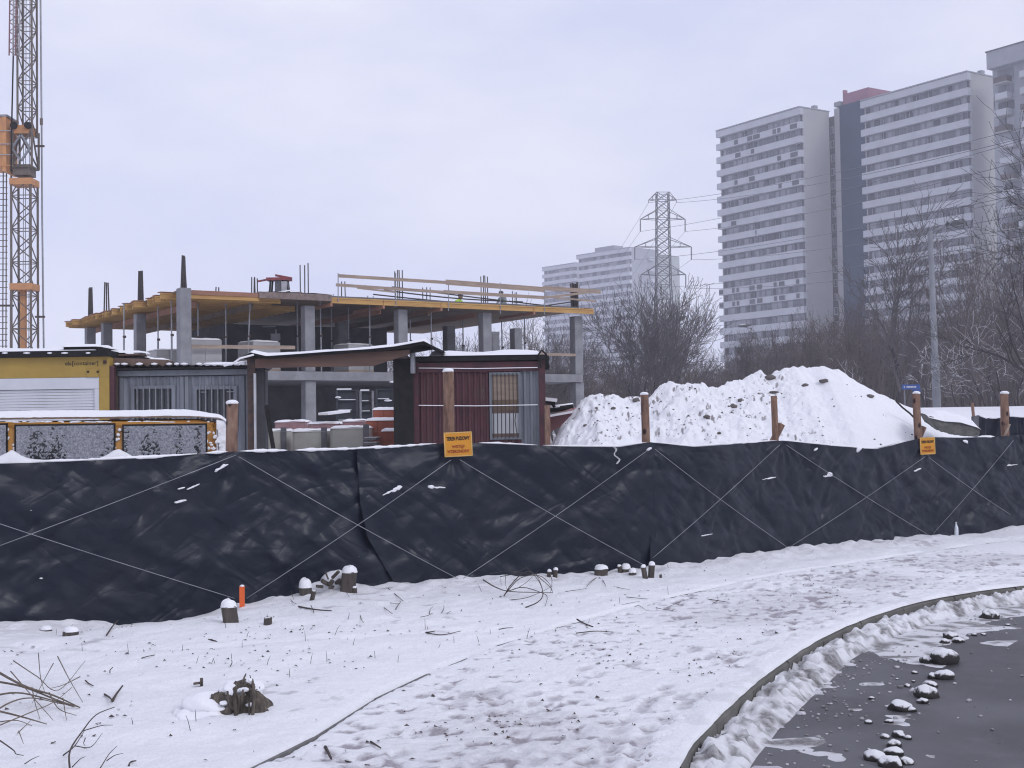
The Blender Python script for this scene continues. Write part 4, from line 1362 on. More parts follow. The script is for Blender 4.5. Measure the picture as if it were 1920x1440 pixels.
MB().bx(x0 - 0.03, x1 + 0.03, CY_ - 0.10, CY_ + 6, zt + 0.002, zt + 0.10).build('roof_edge', BLACK, red, world=True)
snow_slab(red, at(808, 660, CY_).x, x1 - 0.08, CY_ - 0.09, CY_ + 4, lambda u: zt + 0.10 + 0 * u, 0.10, 3)
win = MB()
for (a, b, c, d) in ((xw0, xw1, zw1 - 0.05, zw1), (xw0, xw1, zw0, zw0 + 0.05), (xw0, xw0 + 0.045, zw0 + 0.051, zw1 - 0.051), (xw1 - 0.045, xw1, zw0 + 0.051, zw1 - 0.051)):
    win.bx(a, b, CY_ - 0.03, CY_ + 0.05, c, d)
wo_ = win.build('window_frame', BLUEG, red, world=True)
zz = [zw0 + 0.051, *(at(948, y, CY_).z for y in (813, 775, 770, 750)), zw1 - 0.051]
for (a, b), m_ in zip(((zz[0], zz[1]), (zz[1] + .003, zz[2]), (zz[2] + .003, zz[3]), (zz[3] + .003, zz[4]), (zz[4] + .003, zz[5])), (BROWN_B, WHITE_B, BROWN_B, PLY, WOOD)):
    MB().bx(xw0 + 0.046, xw1 - 0.046, CY_ + 0.01, CY_ + 0.04, a, b).build('window_board', m_, red, world=True)
for k in range(7):
    x = xw0 + 0.07 + (xw1 - xw0 - 0.14) * k / 6
    bow = 0.05 if k == 6 else 0
    MB().tube([(x, CY_ - 0.05, zw0 + 0.02), (x - bow, CY_ - 0.05, zw0 + 0.35), (x, CY_ - 0.05, zw0 + 0.7), (x, CY_ - 0.05, zw1 - 0.02)], 0.009, 5).build('window_bar', REBAR, red, world=True)
for y in (690, 760):
    MB().tube([at(785, y, CY_ - 0.06), at(895, y + 1, CY_ - 0.06), at(1008, y - 1, CY_ - 0.06)], 0.009, 6).build('snowy_bar', SNOW, red, world=True)
MB().tube([at(1014, 690, CY_ - 0.1), at(1010, 664, CY_ - 0.1), at(1016, 657, CY_ - 0.1), at(1024, 664, CY_ - 0.1), at(1029, 690, CY_ - 0.05)], 0.022, 6).build('loose_cable', BLACK, red, world=True)
MB().bx(x1 + 0.021, x1 + 0.10, CY_ + 0.1, CY_ + 0.3, at(1020, 692, CY_).z, zt + 0.09).build('downpipe', BLACK, red, world=True)

grey = thing('grey_container', 'grey panelled site container with two barred windows and a ragged roof edge', 'container', (at(340, 760, CY_).x, CY_, ZB))
x0, x1, _, zt = rect(212, 688, 470, 850, CY_)
MB().bx(x0, x1, CY_ + 0.10, CY_ + 1.75, ZB, zt - 0.02).build('body', GREYC, grey, world=True)
MB().bx(x0 + 0.02, x1, CY_ - 0.03, CY_ + 0.095, at(340, 704, CY_).z, at(340, 694, CY_).z).build('top_rail', BLUEG, grey, world=True)
MB().bx(x0 - 0.005, x0 + 0.10, CY_ - 0.04, CY_ + 0.095, ZB, zt).build('corner_post', RUST, grey, world=True)
mb = MB()
zr = at(340, 706, CY_).z
wins = [rect(249, 726, 325, 800, CY_), rect(366, 727, 441, 800, CY_)]
xs = [x0 + 0.101, wins[0][0], wins[0][1], wins[1][0], wins[1][1], x1 - 0.02]
for k in (0, 2, 4):
    mb = MB(); corrugated(xs[k], xs[k + 1], ZB + 0.1, zr, CY_ + 0.05, 0.115, 0.022, mb); mb.build('wall_panel', GREYC, grey, world=True)
for w in wins:
    mb = MB(); corrugated(w[0], w[1], w[3], zr, CY_ + 0.05, 0.115, 0.022, mb); corrugated(w[0], w[1], ZB + 0.1, w[2], CY_ + 0.05, 0.115, 0.022, mb); mb.build('wall_panel', GREYC, grey, world=True)
    fr = MB()
    for (a, b, c, d) in ((w[0] - .03, w[1] + .03, w[3] - .03, w[3] + .03), (w[0] - .03, w[1] + .03, w[2] - .03, w[2] + .03), (w[0] - .03, w[0] + .03, w[2] + .031, w[3] - .031), (w[1] - .03, w[1] + .03, w[2] + .031, w[3] - .031)):
        fr.bx(a, b, CY_ - 0.01, CY_ + 0.06, c, d)
    fo = fr.build('window_frame', GREYC, grey, world=True)
    MB().bx(w[0] + .03, w[1] - .03, CY_ + 0.055, CY_ + 0.075, w[2] + .03, w[3] - .03).build('pane', GLASS_D, grey, world=True)
    for k in range(6):
        x = w[0] + 0.09 + (w[1] - w[0] - 0.18) * k / 5
        MB().tube([(x, CY_ - 0.03, w[2]), (x, CY_ - 0.03, w[3] + (0.05 if w is wins[1] else 0))], 0.011, 5).build('window_bar', STEEL, grey, world=True)
    if w is wins[1]:
        for a, b, z in ((w[0], w[0] + 0.15, w[2] + 0.25), (w[0] + 0.12, w[0] + 0.22, w[3] - 0.08), (w[1] - 0.15, w[1], w[3] - 0.08)):
            MB().tube([(a, CY_ - 0.03, z), (b, CY_ - 0.03, z)], 0.010, 5).build('window_bar', STEEL, grey, world=True)
for px in (228, 341, 350, 455):
    a = at(px, 760, CY_).x
    MB().bx(a - 0.035, a + 0.035, CY_ + 0.0, CY_ + 0.05, ZB + 0.1, zr).build('wall_rib', BLUEG, grey, world=True)
# ragged corrugated roof sheet: up and down ribs with snow in the troughs
pts_t = [at(213 + k * 7.0, 686 + (1.8 if k % 2 else -2.6), CY_ - 0.12) for k in range(37)]
P = np.array([[(p.x, p.y, p.z) for p in pts_t], [(p.x, p.y + 2.5, p.z + 0.06) for p in pts_t]])
rs_ = MB().grid(P)
rs_.grid(P + np.array([0, 0, -0.025]))
rs_.build('roof_sheet', BLACK, grey, world=True)
for k in range(37):
    if k % 2 or rnd.random() < 0.25: continue
    p = pts_t[k]
    o = link('trough_snow', blob(500 + k, 0.05 + 0.03 * rnd.random(), 0.06, 0.026, 0.2, 1, 'trough_snow'), grey, True)
    o.data.materials.append(SNOW); o.location = (p.x + 0.06, p.y, p.z + 0.01)
MB().tube([at(385 + k * 14, 683 - (k > 3) * (k - 3) * 2.0, CY_ - 0.1) for k in range(7)], 0.022, 6).build('roof_snow', SNOW, grey, True, True)
snow_slab(grey, at(380, 700, CY_).x, at(470, 700, CY_).x, CY_ - 0.05, CY_ + 2, lambda u: at(425, 686, CY_).z + 0 * u, 0.06, 13)
MB().bx(x0, x1, CY_ - 0.14, CY_ + 0.05, zt - 0.045, zt - 0.015).build('eave_board', BLACK, grey, world=True)
MB().beam(at(212, 668, CY_ + 0.5), at(268, 666, CY_ + 0.5), 0.6, 0.03).build('roof_board', BROWN_B, grey, world=True)
MB().beam(at(213, 679, CY_ + 0.2), at(318, 683, CY_ + 0.2), 0.5, 0.15).build('roof_board', BROWN_B, grey, world=True)
snow_slab(grey, at(205, 665, CY_ + .4).x, at(268, 665, CY_ + .4).x, CY_ + 0.25, CY_ + 0.8, lambda u: at(240, 662, CY_ + .3).z + 0 * u, 0.05, 23)
snow_slab(grey, at(286, 680, CY_ + .2).x, at(312, 680, CY_ + .2).x, CY_ + 0.0, CY_ + 0.4, lambda u: at(300, 676, CY_ + .2).z + 0 * u, 0.04, 29)

YEL = simple('container_yellow', (0.38, 0.25, 0.05), (0.31, 0.205, 0.045), 2.5, 0.5)
SHUT = simple('white_shutter', (0.56, 0.57, 0.61), (0.50, 0.51, 0.55), 2, 0.5)
yel = thing('yellow_container', 'yellow office container with white roller shutter and dark lettering', 'container', (at(60, 760, CY_).x, CY_ - 0.3, ZB))
Y2 = CY_ - 0.3
x0, x1, _, zt = rect(-150, 671, 205, 850, Y2)
_, _, zf0, _ = rect(0, 671, 100, 709, Y2)
xs1 = at(186, 760, Y2).x
MB().bx(x0, x1, Y2 + 0.12, Y2 + 5.9, ZB, zt - 0.01).build('body', YEL, yel, world=True)
MB().bx(x0, x1, Y2, Y2 + 0.115, zf0, zt).build('fascia', YEL, yel, world=True)
MB().bx(xs1, x1, Y2, Y2 + 0.115, ZB, zf0 - 0.003).build('corner_post', YEL, yel, world=True)
q0, q1, q2, q3 = rect(163, 692, 185, 709, Y2)
MB().bx(q0, q1, Y2 - 0.02, Y2 - 0.001, zf0 + 0.002, q3).build('bracket_plate', YEL, yel, world=True)
for px in (165, 183):
    c = at(px, 697, Y2 - 0.03); MB().tube([(c.x, c.y + 0.02, c.z), (c.x, c.y - 0.005, c.z)], 0.02, 10).build('bolt', BLACK, yel, world=True)
c = at(197, 679, Y2); MB().tube([(c.x, Y2 - 0.008, c.z - 0.03), (c.x, Y2 - 0.008, c.z + 0.03)], 0.03, 10).build('lifting_eye', MAROON, yel, world=True)
zs0 = at(90, 730, Y2).z
MB().bx(x0, xs1 - 0.005, Y2 + 0.005, Y2 + 0.10, zs0, zf0 - 0.004).build('shutter_box', SHUT, yel, world=True)
xg = at(177, 760, Y2).x
MB().bx(xg, xs1 - 0.005, Y2 + 0.01, Y2 + 0.10, ZB + 0.9, zs0 - 0.002).build('shutter_guide', SHUT, yel, world=True)
_sl = MB().bx(x0, xg - 0.01, -0.012, 0.012, 0.002, 0.050).mesh('slat', SHUT)
z = zs0 - 0.06
while z > ZB + 0.95:
    o = link('slat', _sl, yel, True); o.location = (0, Y2 + 0.055, z)
    z -= 0.054
ltr = text_part('ela[container]', 0.105, INK, yel, (0, 0, 0), (math.pi / 2, 0, 0), 0.001, align='RIGHT')
c = at(185, 681, Y2)
ltr.matrix_parent_inverse = Matrix.Translation(-Vector(yel.location)); ltr.location = (c.x, Y2 - 0.003, c.z)
_w = [v.co.x for v in ltr.data.vertices]; ltr.scale = (62 / FPX * Y2 / (max(_w) - min(_w)), 1, 1)
zr0 = at(90, 668, Y2).z
MB().bx(x0, x1 + 0.02, Y2 - 0.12, Y2 + 5.9, zt + 0.003, zr0 + 0.09).build('roof_edge', BLACK, yel, world=True)
MB().bx(at(121, 655, Y2).x, at(190, 655, Y2).x, Y2 - 0.05, Y2 + 1.5, zr0 + 0.092, zr0 + 0.16).build('roof_board', BLACK, yel, world=True)
snow_slab(yel, x0, at(182, 655, Y2).x, Y2 - 0.10, Y2 + 4, lambda u: zr0 + 0.09 + 0 * u, 0.09, 33, nx=80)
snow_slab(yel, at(121, 650, Y2).x, at(182, 655, Y2).x, Y2 - 0.08, Y2 + 1.5, lambda u: zr0 + 0.16 + 0 * u, 0.06, 35)
for px, w in ((9, 12), (50, 16), (93, 10), (121, 15), (165, 10)):
    p = at(px, 662, Y2 - 0.13)
    o = link('edge_snow', blob(600 + px, w / 2 / FPX * Y2, 0.03, 0.018, 0.2, 1, 'edge_snow'), yel, True); o.data.materials.append(SNOW); o.location = p
x = at(209, 760, Y2).x
MB().bx(x - 0.045, x + 0.045, Y2 + 0.02, Y2 + 0.12, ZB, at(209, 686, Y2).z).build('downpipe', MAROON, yel, world=True)

# gateway between the containers: canopy, dark leaves, prop
gate = thing('gate_canopy', 'sagging plank canopy with snow over the gap between grey and red containers', 'canopy', (at(620, 680, 24.2).x, 24.2, ZB))
prof_px = [(455, 668), (470, 661), (500, 668), (560, 664), (625, 659), (690, 655), (740, 650), (795, 640), (832, 658)]
pr_ = [at(a, b, 24.0) for a, b in prof_px]
P = np.array([[(p.x, p.y, p.z) for p in pr_], [(p.x, p.y + 2.6, p.z + 0.05) for p in pr_]])
rs_ = MB().grid(P); rs_.grid(P + np.array([0, 0, -0.05]))
for i in range(len(pr_) - 1):
    a, b = pr_[i], pr_[i + 1]
    rs_.add([a, b, (b.x, b.y, b.z - 0.05), (a.x, a.y, a.z - 0.05)], [(0, 1, 2, 3)])
rs_.build('roof_sheet', BLACK, gate, world=True)
pxs = np.array([p.x for p in pr_]); pzs = np.array([p.z for p in pr_])
snow_slab(gate, pr_[1].x, pr_[7].x + 0.06, 23.98, 26.4, lambda u: np.interp(u, pxs, pzs), 0.055, 43, nx=110)
fa_ = [at(a, b, 24.12) for a, b in ((478, 673), (768, 656), (768, 664), (700, 686), (478, 690))]
MB().prism(fa_, (0, 0.06, 0)).build('fascia_board', simple('canopy_brown', (0.135, 0.075, 0.055), (0.09, 0.055, 0.045), 3, 0.75, vs=(0.3, 1, 3)), gate, world=True)
for k in range(9):
    a, b = at(490 + k * 30, 676, 24.3), at(490 + k * 30, 676, 26.3)
    MB().bx(a.x, a.x + 0.24, 24.2, 26.4, np.interp(a.x, pxs, pzs) - 0.10, np.interp(a.x, pxs, pzs) - 0.07).build('ceiling_plank', BROWN_B, gate, world=True)
MB().tube([at(476, 665, 23.95), at(450, 672, 23.9), at(436, 682, 23.9), at(420, 686, 23.95)], 0.02, 6).build('snowy_cable', SNOW, gate, world=True)
for (a, b, m_, y, nm) in ((464, 478, RUST, 24.3, 'gate_post'), (738, 775, BLACK, 24.4, 'gate_leaf'), (479, 496, CONC_D, 24.6, 'gate_leaf')):
    q0, q1, q2, q3 = rect(a, 672, b, 860, y)
    MB().bx(q0, q1, y, y + 0.10, ZB, q3).build(nm, m_, gate, world=True)
q0, q1, q2, q3 = rect(476, 700, 479, 860, 24.2)
MB().bx(q0, q1 + 0.01, 24.2, 24.26, ZB, q3).build('white_edge', simple('pale_grey_edge', (0.5, 0.51, 0.54), None, 3, 0.5), gate, world=True)
MB().beam(at(499, 760, 24.1), at(514, 850, 24.1), 0.06, 0.07).build('prop_bar', BLACK, gate, world=True)
MB().tube([at(774, 662, 24.3), at(774, 700, 24.3)], 0.05, 8).build('drain_pipe', STEEL, gate, world=True)

# ---------------------------------------------------------------- goods in the yard
WRAP = simple('wrapped_grey_blocks', (0.52, 0.52, 0.475), (0.44, 0.44, 0.40), 2.2, 0.45, 0.25, 0.01, 9, vs=(1, 1, 2.5))
STRAP = simple('grey_wrap_side', (0.17, 0.17, 0.19), (0.12, 0.12, 0.14), 7, 0.4)
def wrapped(px0, px1, py, Y, depth, lab, mat_=WRAP, grp='wrapped block pallets inside the gate', rz=0.0, side=True, foil=None):
    x0, x1, _, z1 = rect(px0, py, px1, py + 60, Y)
    W = x1 - x0
    t_ = thing('wrapped_pallet', lab, 'wrapped pallet', ((x0 + x1) / 2, Y + depth / 2, ZB), rz, grp)
    for q in (-0.35, 0, 0.35):
        MB().box((q * W, 0, 0.05), (0.1, depth, 0.1)).build('pallet_skid', WOOD, t_)
    H = z1 - ZB - 0.12
    n_ = 16
    sg, vg = np.meshgrid(np.linspace(0, 2 * math.pi, 65), np.linspace(0, 1, n_), indexing='ij')
    ca, sa = np.cos(sg), np.sin(sg)
    sq = np.maximum(abs(ca), abs(sa)) ** 0.92
    wob = 1 - 0.02 * fbm(sg * 3 + Y, vg * 5, int(px0), 3)
    me = grid_mesh('wrap', ca / sq * W / 2 * wob, sa / sq * depth / 2 * wob, 0.12 + vg * (H - 0.12 + 0.01 * np.sin(sg * 4)), mat_)
    link('wrap', me, t_)
    if side:
        MB().box((W / 2 - 0.06, -depth / 2 - 0.004, 0.12 + H / 2), (0.13, 0.006, H * 0.92)).build('wrap_fold', STRAP, t_)
    if foil:
        for q in foil:
            MB().box((q * W, -depth / 2 - 0.006, 0.12 + H * 0.72), (0.20, 0.006, 0.22)).build('print_patch', simple('wine_print', (0.15, 0.03, 0.045), (0.20, 0.09, 0.11), 14, 0.5), t_)
    us, vs_ = np.meshgrid(np.linspace(-1, 1, 22), np.linspace(-1, 1, 12), indexing='ij')
    e = np.clip(5 * (1 - np.maximum(abs(us), abs(vs_))), 0, 1) ** 0.5
    link('snow_layer', grid_mesh('snow_layer', us * (W / 2 + 0.01), vs_ * (depth / 2 + 0.01), H - 0.02 + e * (0.03 + 0.05 * fbm(us * 3, vs_ * 3, int(px1), 3)), SNOW), t_)
    return t_
wrapped(497, 537, 797, 29.0, 1.0, 'grey wrapped pallet half hidden behind the slanted black bar')
wrapped(547, 613, 797, 28.6, 1.0, 'grey wrapped pallet in the middle of the front row')
wrapped(618, 692, 791, 28.3, 1.0, 'tallest grey wrapped pallet, nearest the red brick stacks')
PINK = simple('pink_foil', (0.38, 0.24, 0.255), (0.30, 0.17, 0.185), 3, 0.45, 0.2, 0.01, 12)
wrapped(514, 572, 781, 32.5, 1.2, 'foil wrapped pack with two wine red prints, left of the back row', PINK, 'pink foil wrapped packs behind the grey pallets', foil=(-0.33, 0.08), side=False)
wrapped(576, 638, 784, 31.6, 1.2, 'pink foil wrapped pack in the middle of the back row', PINK, 'pink foil wrapped packs behind the grey pallets', foil=(-0.40,), side=False)
wrapped(641, 702, 779, 31.0, 1.2, 'pink foil wrapped pack right of the back row, beside the red bricks', PINK, 'pink foil wrapped packs behind the grey pallets', foil=(-0.40,), side=False)
tb = MB().beam(at(606, 776, 31.4), at(648, 771, 33), 0.25, 0.06).build('snowy_plank', SNOW)
tag(tb, 'snow covered plank lying on top of the pink foil packs', 'plank')
REDB = simple('red_hollow_brick', (0.42, 0.135, 0.085), (0.33, 0.105, 0.07), 3, 0.85, 0.3, 0.006, 30)
_rb = MB().box((0, 0, 0.117), (0.24, 0.36, 0.234)).mesh('brick', REDB)
def brickpack(px, Y, n, lab):
    c = at(px, 800, Y)
    block_pack('red_brick_stack', lab, (c.x, Y + 0.4, ZB), rnd.uniform(-0.03, 0.03), n[0], n[1], n[2], 0.05, _rb, 0.246, 0.366, 0.24, 'stacks of red hollow bricks beside the dark gate leaf', 'brick stack')
brickpack(720, 29.5, (2, 2, 7), 'tallest red brick stack, snow capped, left of the dark gate leaf')
brickpack(716, 28.9, (3, 1, 6), 'middle red brick stack in front of the tallest one')
brickpack(735, 28.2, (2, 1, 5), 'low red brick stack against the dark gate leaf')
sl = thing('plank_pile', 'small pile of snowy grey slats between wrapped pallet and red bricks', 'plank pile', (at(698, 820, 28.1).x, 28.1, ZB))
for k in range(12):
    MB().box((rnd.uniform(-.02, .02), 0, 0.05 + k * 0.10), (0.26, 0.8, 0.05)).build('slat', CONC, sl)
    MB().box((rnd.uniform(-.02, .02), 0, 0.085 + k * 0.10), (0.27, 0.8, 0.018)).build('slat_snow', SNOW, sl)
rk = thing('formwork_panels', 'dark steel formwork panels standing in a row inside, snow on their ribs', 'formwork panel', (at(690, 760, 36).x, 36, ZB))
PANEL = simple('dark_formwork', (0.03, 0.036, 0.045), (0.045, 0.05, 0.06), 4, 0.5)
for (a, b, ya, yb) in ((631, 672, 731, 730), (675, 702, 733, 730), (705, 742, 729, 727)):
    q0, q1, q2, q3 = rect(a, ya, b, 800, 36)
    MB().bx(q0, q1, 36, 36.06, ZB, q3).build('panel', PANEL, rk, world=True)
    for k in range(6):
        z = q3 - k * 0.28
        MB().bx(q0, q1, 35.92, 35.995, z - 0.03, z).build('rib', PANEL, rk, world=True)
        if k < 5 and rnd.random() < 0.8: MB().bx(q0 + 0.02, q1 - rnd.uniform(0.02, 0.2), 35.93, 35.99, z + 0.001, z + 0.02 + 0.02 * (k == 0)).build('rib_snow', SNOW, rk, world=True)
    for x in (q0 + 0.03, q1 - 0.03):
        MB().bx(x - 0.03, x + 0.03, 35.90, 35.919, ZB, q3).build('stile', STEEL if a == 675 else PANEL, rk, world=True)
rk.location.z = ZB
for px, py, w in ((634, 745, 12), (727, 751, 16), (737, 716, 14)):
    o = link('snow_lump', blob(700 + px, w / 2 / FPX * 35.8, 0.06, 0.028, 0.3, 2, 'snow_lump'), rk, True); o.data.materials.append(SNOW); o.location = at(px, py, 35.85)

# ---------------------------------------------------------------- van parked behind the fence
VY = 14.9
VAN = simple('van_orange', (0.56, 0.27, 0.05), (0.48, 0.22, 0.05), 2.5, 0.4, spec=0.5)
VA = R(12.0)
_vc = at(428, 830, VY)
def atv(px, py, y=None):
    """point on the turned side of the van seen at this pixel, in the van's own unturned frame"""
    d = ray(px, py)
    nx, ny = -math.sin(VA), math.cos(VA)
    k = ((_vc.x - EYE.x) * nx + (_vc.y - EYE.y) * ny) / (d.x * nx + d.y * ny)
    p = EYE + d * k
    u = (p.x - _vc.x) * math.cos(VA) + (p.y - _vc.y) * math.sin(VA)
    return Vector((_vc.x + u, VY if y is None else y, p.z))
def rectv(px0, py0, px1, py1):
    pm, qm = (px0 + px1) / 2, (py0 + py1) / 2
    return atv(px0, qm).x, atv(px1, qm).x, atv(pm, py1).z, atv(pm, py0).z
van = thing('parked_van', 'orange yellow van buried in snow behind the tarpaulin fence', 'van', (_vc.x, VY, 0.0))
van.rotation_euler = (0, 0, VA)
xr = _vc.x
xl = xr - 4.7
zrf = atv(250, 786, VY).z
zwb = atv(150, 865, VY).z
mb = MB()
# body: side panel below the windows, ends rounded in plan and section
def sect(x, top, hw):
    return [(x, VY + 0.85 - hw, 0.28), (x, VY + 0.85 - hw, zwb), (x, VY + 0.85 - hw * 0.97, top - 0.10), (x, VY + 0.85 - hw * 0.90, top - 0.02), (x, VY + 0.85 - hw * 0.5, top),
            (x, VY + 0.85 + hw * 0.5, top), (x, VY + 0.85 + hw * 0.90, top - 0.02), (x, VY + 0.85 + hw * 0.97, top - 0.10), (x, VY + 0.85 + hw, zwb), (x, VY + 0.85 + hw, 0.28)]
secs = [(xl, 1.05, 0.70), (xl + 0.12, 1.15, 0.80), (xl + 0.75, 1.22, 0.85), (xl + 1.35, zrf - 0.04, 0.85), (xl + 2.0, zrf, 0.85), (xr - 0.35, zrf, 0.85), (xr - 0.12, zrf - 0.04, 0.80), (xr, zrf - 0.20, 0.72)]
P = np.array([sect(*s_) for s_ in secs])
mb.grid(P, wrap=True)
mb.f.append(tuple(range(9, -1, -1))); mb.m.append(0)
mb.f.append(tuple(range(70, 80))); mb.m.append(0)
mb.build('body', VAN, van, False, True)
GL = simple('van_glass', (0.012, 0.013, 0.016), (0.02, 0.021, 0.026), 4, 0.15, spec=0.6)
t = NT('window_snow')
WSN = t.set(t.mix(t.ramp(t.noise(55, 5, 0.7), [(0.40, 0.0), (0.70, 1.0)]), (0.22, 0.23, 0.27), (0.52, 0.525, 0.565)), 0.8, t.bump(t.noise(75, 5, 0.75), 1.0, 0.015), 0, 0.2)
SRC = [(-160, 12, 797, 866, 3), (30, 214, 797, 864, 1), (232, 386, 797, 860, 2)]
for (a, b, c, d, sd) in SRC:
    q0, q1, q2, q3 = rectv(a, c, b, d)
    w = MB().bx(q0, q1, VY - 0.012, VY + 0.03, q2, q3).build('side_window', GL, van, False, True)
    fr = MB()
    for (e0, e1, g0, g1) in ((q0 - .015, q1 + .015, q3, q3 + .014), (q0 - .015, q1 + .015, q2 - .014, q2), (q0 - .015, q0, q2, q3), (q1, q1 + .015, q2, q3)):
        fr.bx(e0, e1, VY - 0.016, VY + 0.02, g0, g1)
    fr.build('window_seal', BLACK, van, False, True)
    nx, nz = int((q1 - q0) / 0.008), int((q3 - q2) / 0.008)
    us, vs_ = np.meshgrid(np.linspace(q0 + 0.004, q1 - 0.004, nx), np.linspace(q2 + 0.004, q3 - 0.008, nz), indexing='ij')
    fz = (vs_ - q2) / (q3 - q2)
    fu = (us - q0) / (q1 - q0)
    crust = 0.62 * fbm(us * 30, vs_ * 40, sd, 3) + 0.38 * fbm(us * 70, vs_ * 80, sd + 4, 2)
    clear = sstep(0.15, 0.6, 1 - abs(fu - (0.30 if sd == 1 else 0.33 if sd == 2 else 0.6)) * (3.2 if sd == 1 else 5.5)) * (1 - fz * 0.7) + 0.75 * (sd == 1) * sstep(0.80, 0.97, fu) * (1 - fz) + 0.8 * (sd == 2) * (np.exp(-((fu - 0.66) / 0.05) ** 2) + np.exp(-((fu - 0.90) / 0.05) ** 2) + np.exp(-((fu - 0.02) / 0.04) ** 2)) * (1 - 0.3 * fz) + 0.25 * sstep(0.12, 0.0, fz)
    D_ = 0.026 * (crust - 0.34 - 0.42 * clear) + 0.004 * fbm(us * 70, vs_ * 70, sd + 8, 2)
    lm_ = sstep(0.55, 0.66, fbm(us * 62, vs_ * 70, sd + 21, 2)) * sstep(0.0, 0.12, fz)
    D_ = np.maximum(D_, 0.014 * lm_ - 0.005)
    link('window_snow', grid_mesh('window_snow', us, VY - 0.012 - D_, vs_, WSN), van, True)
# snow blanket on the roof and over the back
us, vs_ = np.meshgrid(np.linspace(xl + 1.3, xr + 0.005, 130), np.linspace(-0.835, 0.88, 40), indexing='ij')
ex = np.clip((xr + 0.03 - us) / 0.16, 0, 1); ev = np.clip(np.minimum(0.885 - vs_, vs_ + 0.84) / 0.07, 0, 1); e = (np.sqrt(np.clip(1 - (1 - ex) ** 2, 0, 1)) * np.sqrt(np.clip(1 - (1 - ev) ** 2, 0, 1)))
zb = zrf - 0.012
top = atv(200, 769, VY).z
z_ = zb - 0.10 * (1 - ex) ** 2 + e * ((top - zb) * (0.80 + 0.35 * fbm(us * 1.3, vs_ * 0.8 + 3, 4, 3)) - 0.05 * sstep(xr - 0.5, xr - 0.05, us)) + 0.008 * (fbm(us * 18, vs_ * 18, 6, 2) - 0.5)
link('roof_snow', grid_mesh('roof_snow', us, VY + 0.85 + vs_, z_, SNOW), van, True)
# snow plastered on the rear corner and the rain gutter
us, vs_ = np.meshgrid(np.linspace(0, 1, 36), np.linspace(0, 1, 60), indexing='ij')
px_ = xr - 0.14 + 0.155 * np.sin(us * math.pi / 2) + 0.01; py_ = VY + 0.02 + 0.16 * (1 - np.cos(us * math.pi / 2))
bump_ = 0.035 * (fbm(us * 5, vs_ * 9, 15, 4) - 0.33 - 0.25 * (1 - us))
link('corner_snow', grid_mesh('corner_snow', px_ + bump_ * us, py_ - bump_ * (1 - us * 0.5) - 0.015 + 0.02 * (vs_ > .97), zwb - 0.1 + vs_ * (zrf - zwb + 0.08), SNOW), van, True)
MB().beam(atv(-150, 792, VY - 0.0), atv(400, 793, VY - 0.0), 0.02, 0.012).build('rain_gutter', VAN, van, world=True)
for k in range(40):
    px = rnd.uniform(-20, 400)
    o = link('gutter_snow', blob(800 + k, rnd.uniform(0.02, 0.06), 0.012, 0.008, 0.3, 1, 'gutter_snow'), van, True); o.data.materials.append(SNOW); o.location = atv(px, 791 + rnd.uniform(-1, 1), VY - 0.006)
us, vs_ = np.meshgrid(np.linspace(atv(-150, 860, VY).x, atv(395, 860, VY).x, 150), np.linspace(0, 1, 10), indexing='ij')
pxx = (np.interp(us, [atv(-150, 860).x, atv(20, 860).x, atv(222, 860).x, atv(395, 860).x], [-150, 20, 222, 395]))
bul = 0.03 + 0.09 * np.exp(-((pxx - 20) / 26) ** 2) + 0.09 * np.exp(-((pxx - 222) / 24) ** 2)
link('sill_snow', grid_mesh('sill_snow', us, VY - 0.07 * np.sin(vs_ * math.pi * 0.5) - 0.005, zwb - 0.05 + (0.05 + bul * (0.7 + 0.6 * fbm(us * 9, us * 0, 3, 3))) * np.cos(vs_ * math.pi / 2), SNOW), van, True)
for k, (px, y0, y1) in enumerate(((14, 797, 850), (398, 789, 800), (407, 805, 818), (409, 830, 850))):
    MB().beam(atv(px, y0, VY - 0.004), atv(px + (2 if k else -3), y1, VY - 0.004), 0.006, 0.006, up=(1, 0, 0)).build('panel_gap', BLACK, van, world=True)
sp = np.random.RandomState(4)
for k in range(46):
    px, py = (sp.uniform(388, 412), sp.uniform(806, 862)) if k < 24 else (sp.uniform(214, 231), sp.uniform(798, 862)) if k < 34 else (sp.uniform(12, 30), sp.uniform(800, 862))
    o = link('stuck_snow', blob(900 + k, sp.uniform(.012, .028), .006, sp.uniform(.01, .025), 0.3, 1, 'stuck_snow'), van, True); o.data.materials.append(SNOW); o.location = atv(px, py, VY + 0.002)
TYRE = simple('tyre_rubber', (0.02, 0.02, 0.02), None, 8, 0.85)
for x in (xl + 0.85, xr - 0.95):
    for y in (VY + 0.12, VY + 1.58):
        w = MB().tube([(x, y - 0.09, 0.31), (x, y + 0.09, 0.31)], 0.31, 20).build('wheel', TYRE, van, False, True)
ws = MB().add([(xl + 0.78, VY + 0.12, 1.24), (xl + 0.78, VY + 1.58, 1.24), (xl + 1.30, VY + 1.52, zrf - 0.10), (xl + 1.30, VY + 0.18, zrf - 0.10)], [(0, 1, 2, 3)])
ws.prism([(xl + 0.77, VY + 0.12, 1.245), (xl + 0.77, VY + 1.58, 1.245), (xl + 1.29, VY + 1.52, zrf - 0.095), (xl + 1.29, VY + 0.18, zrf - 0.095)], (-0.02, 0, 0.02)).build('windscreen', GL, van, False, True)

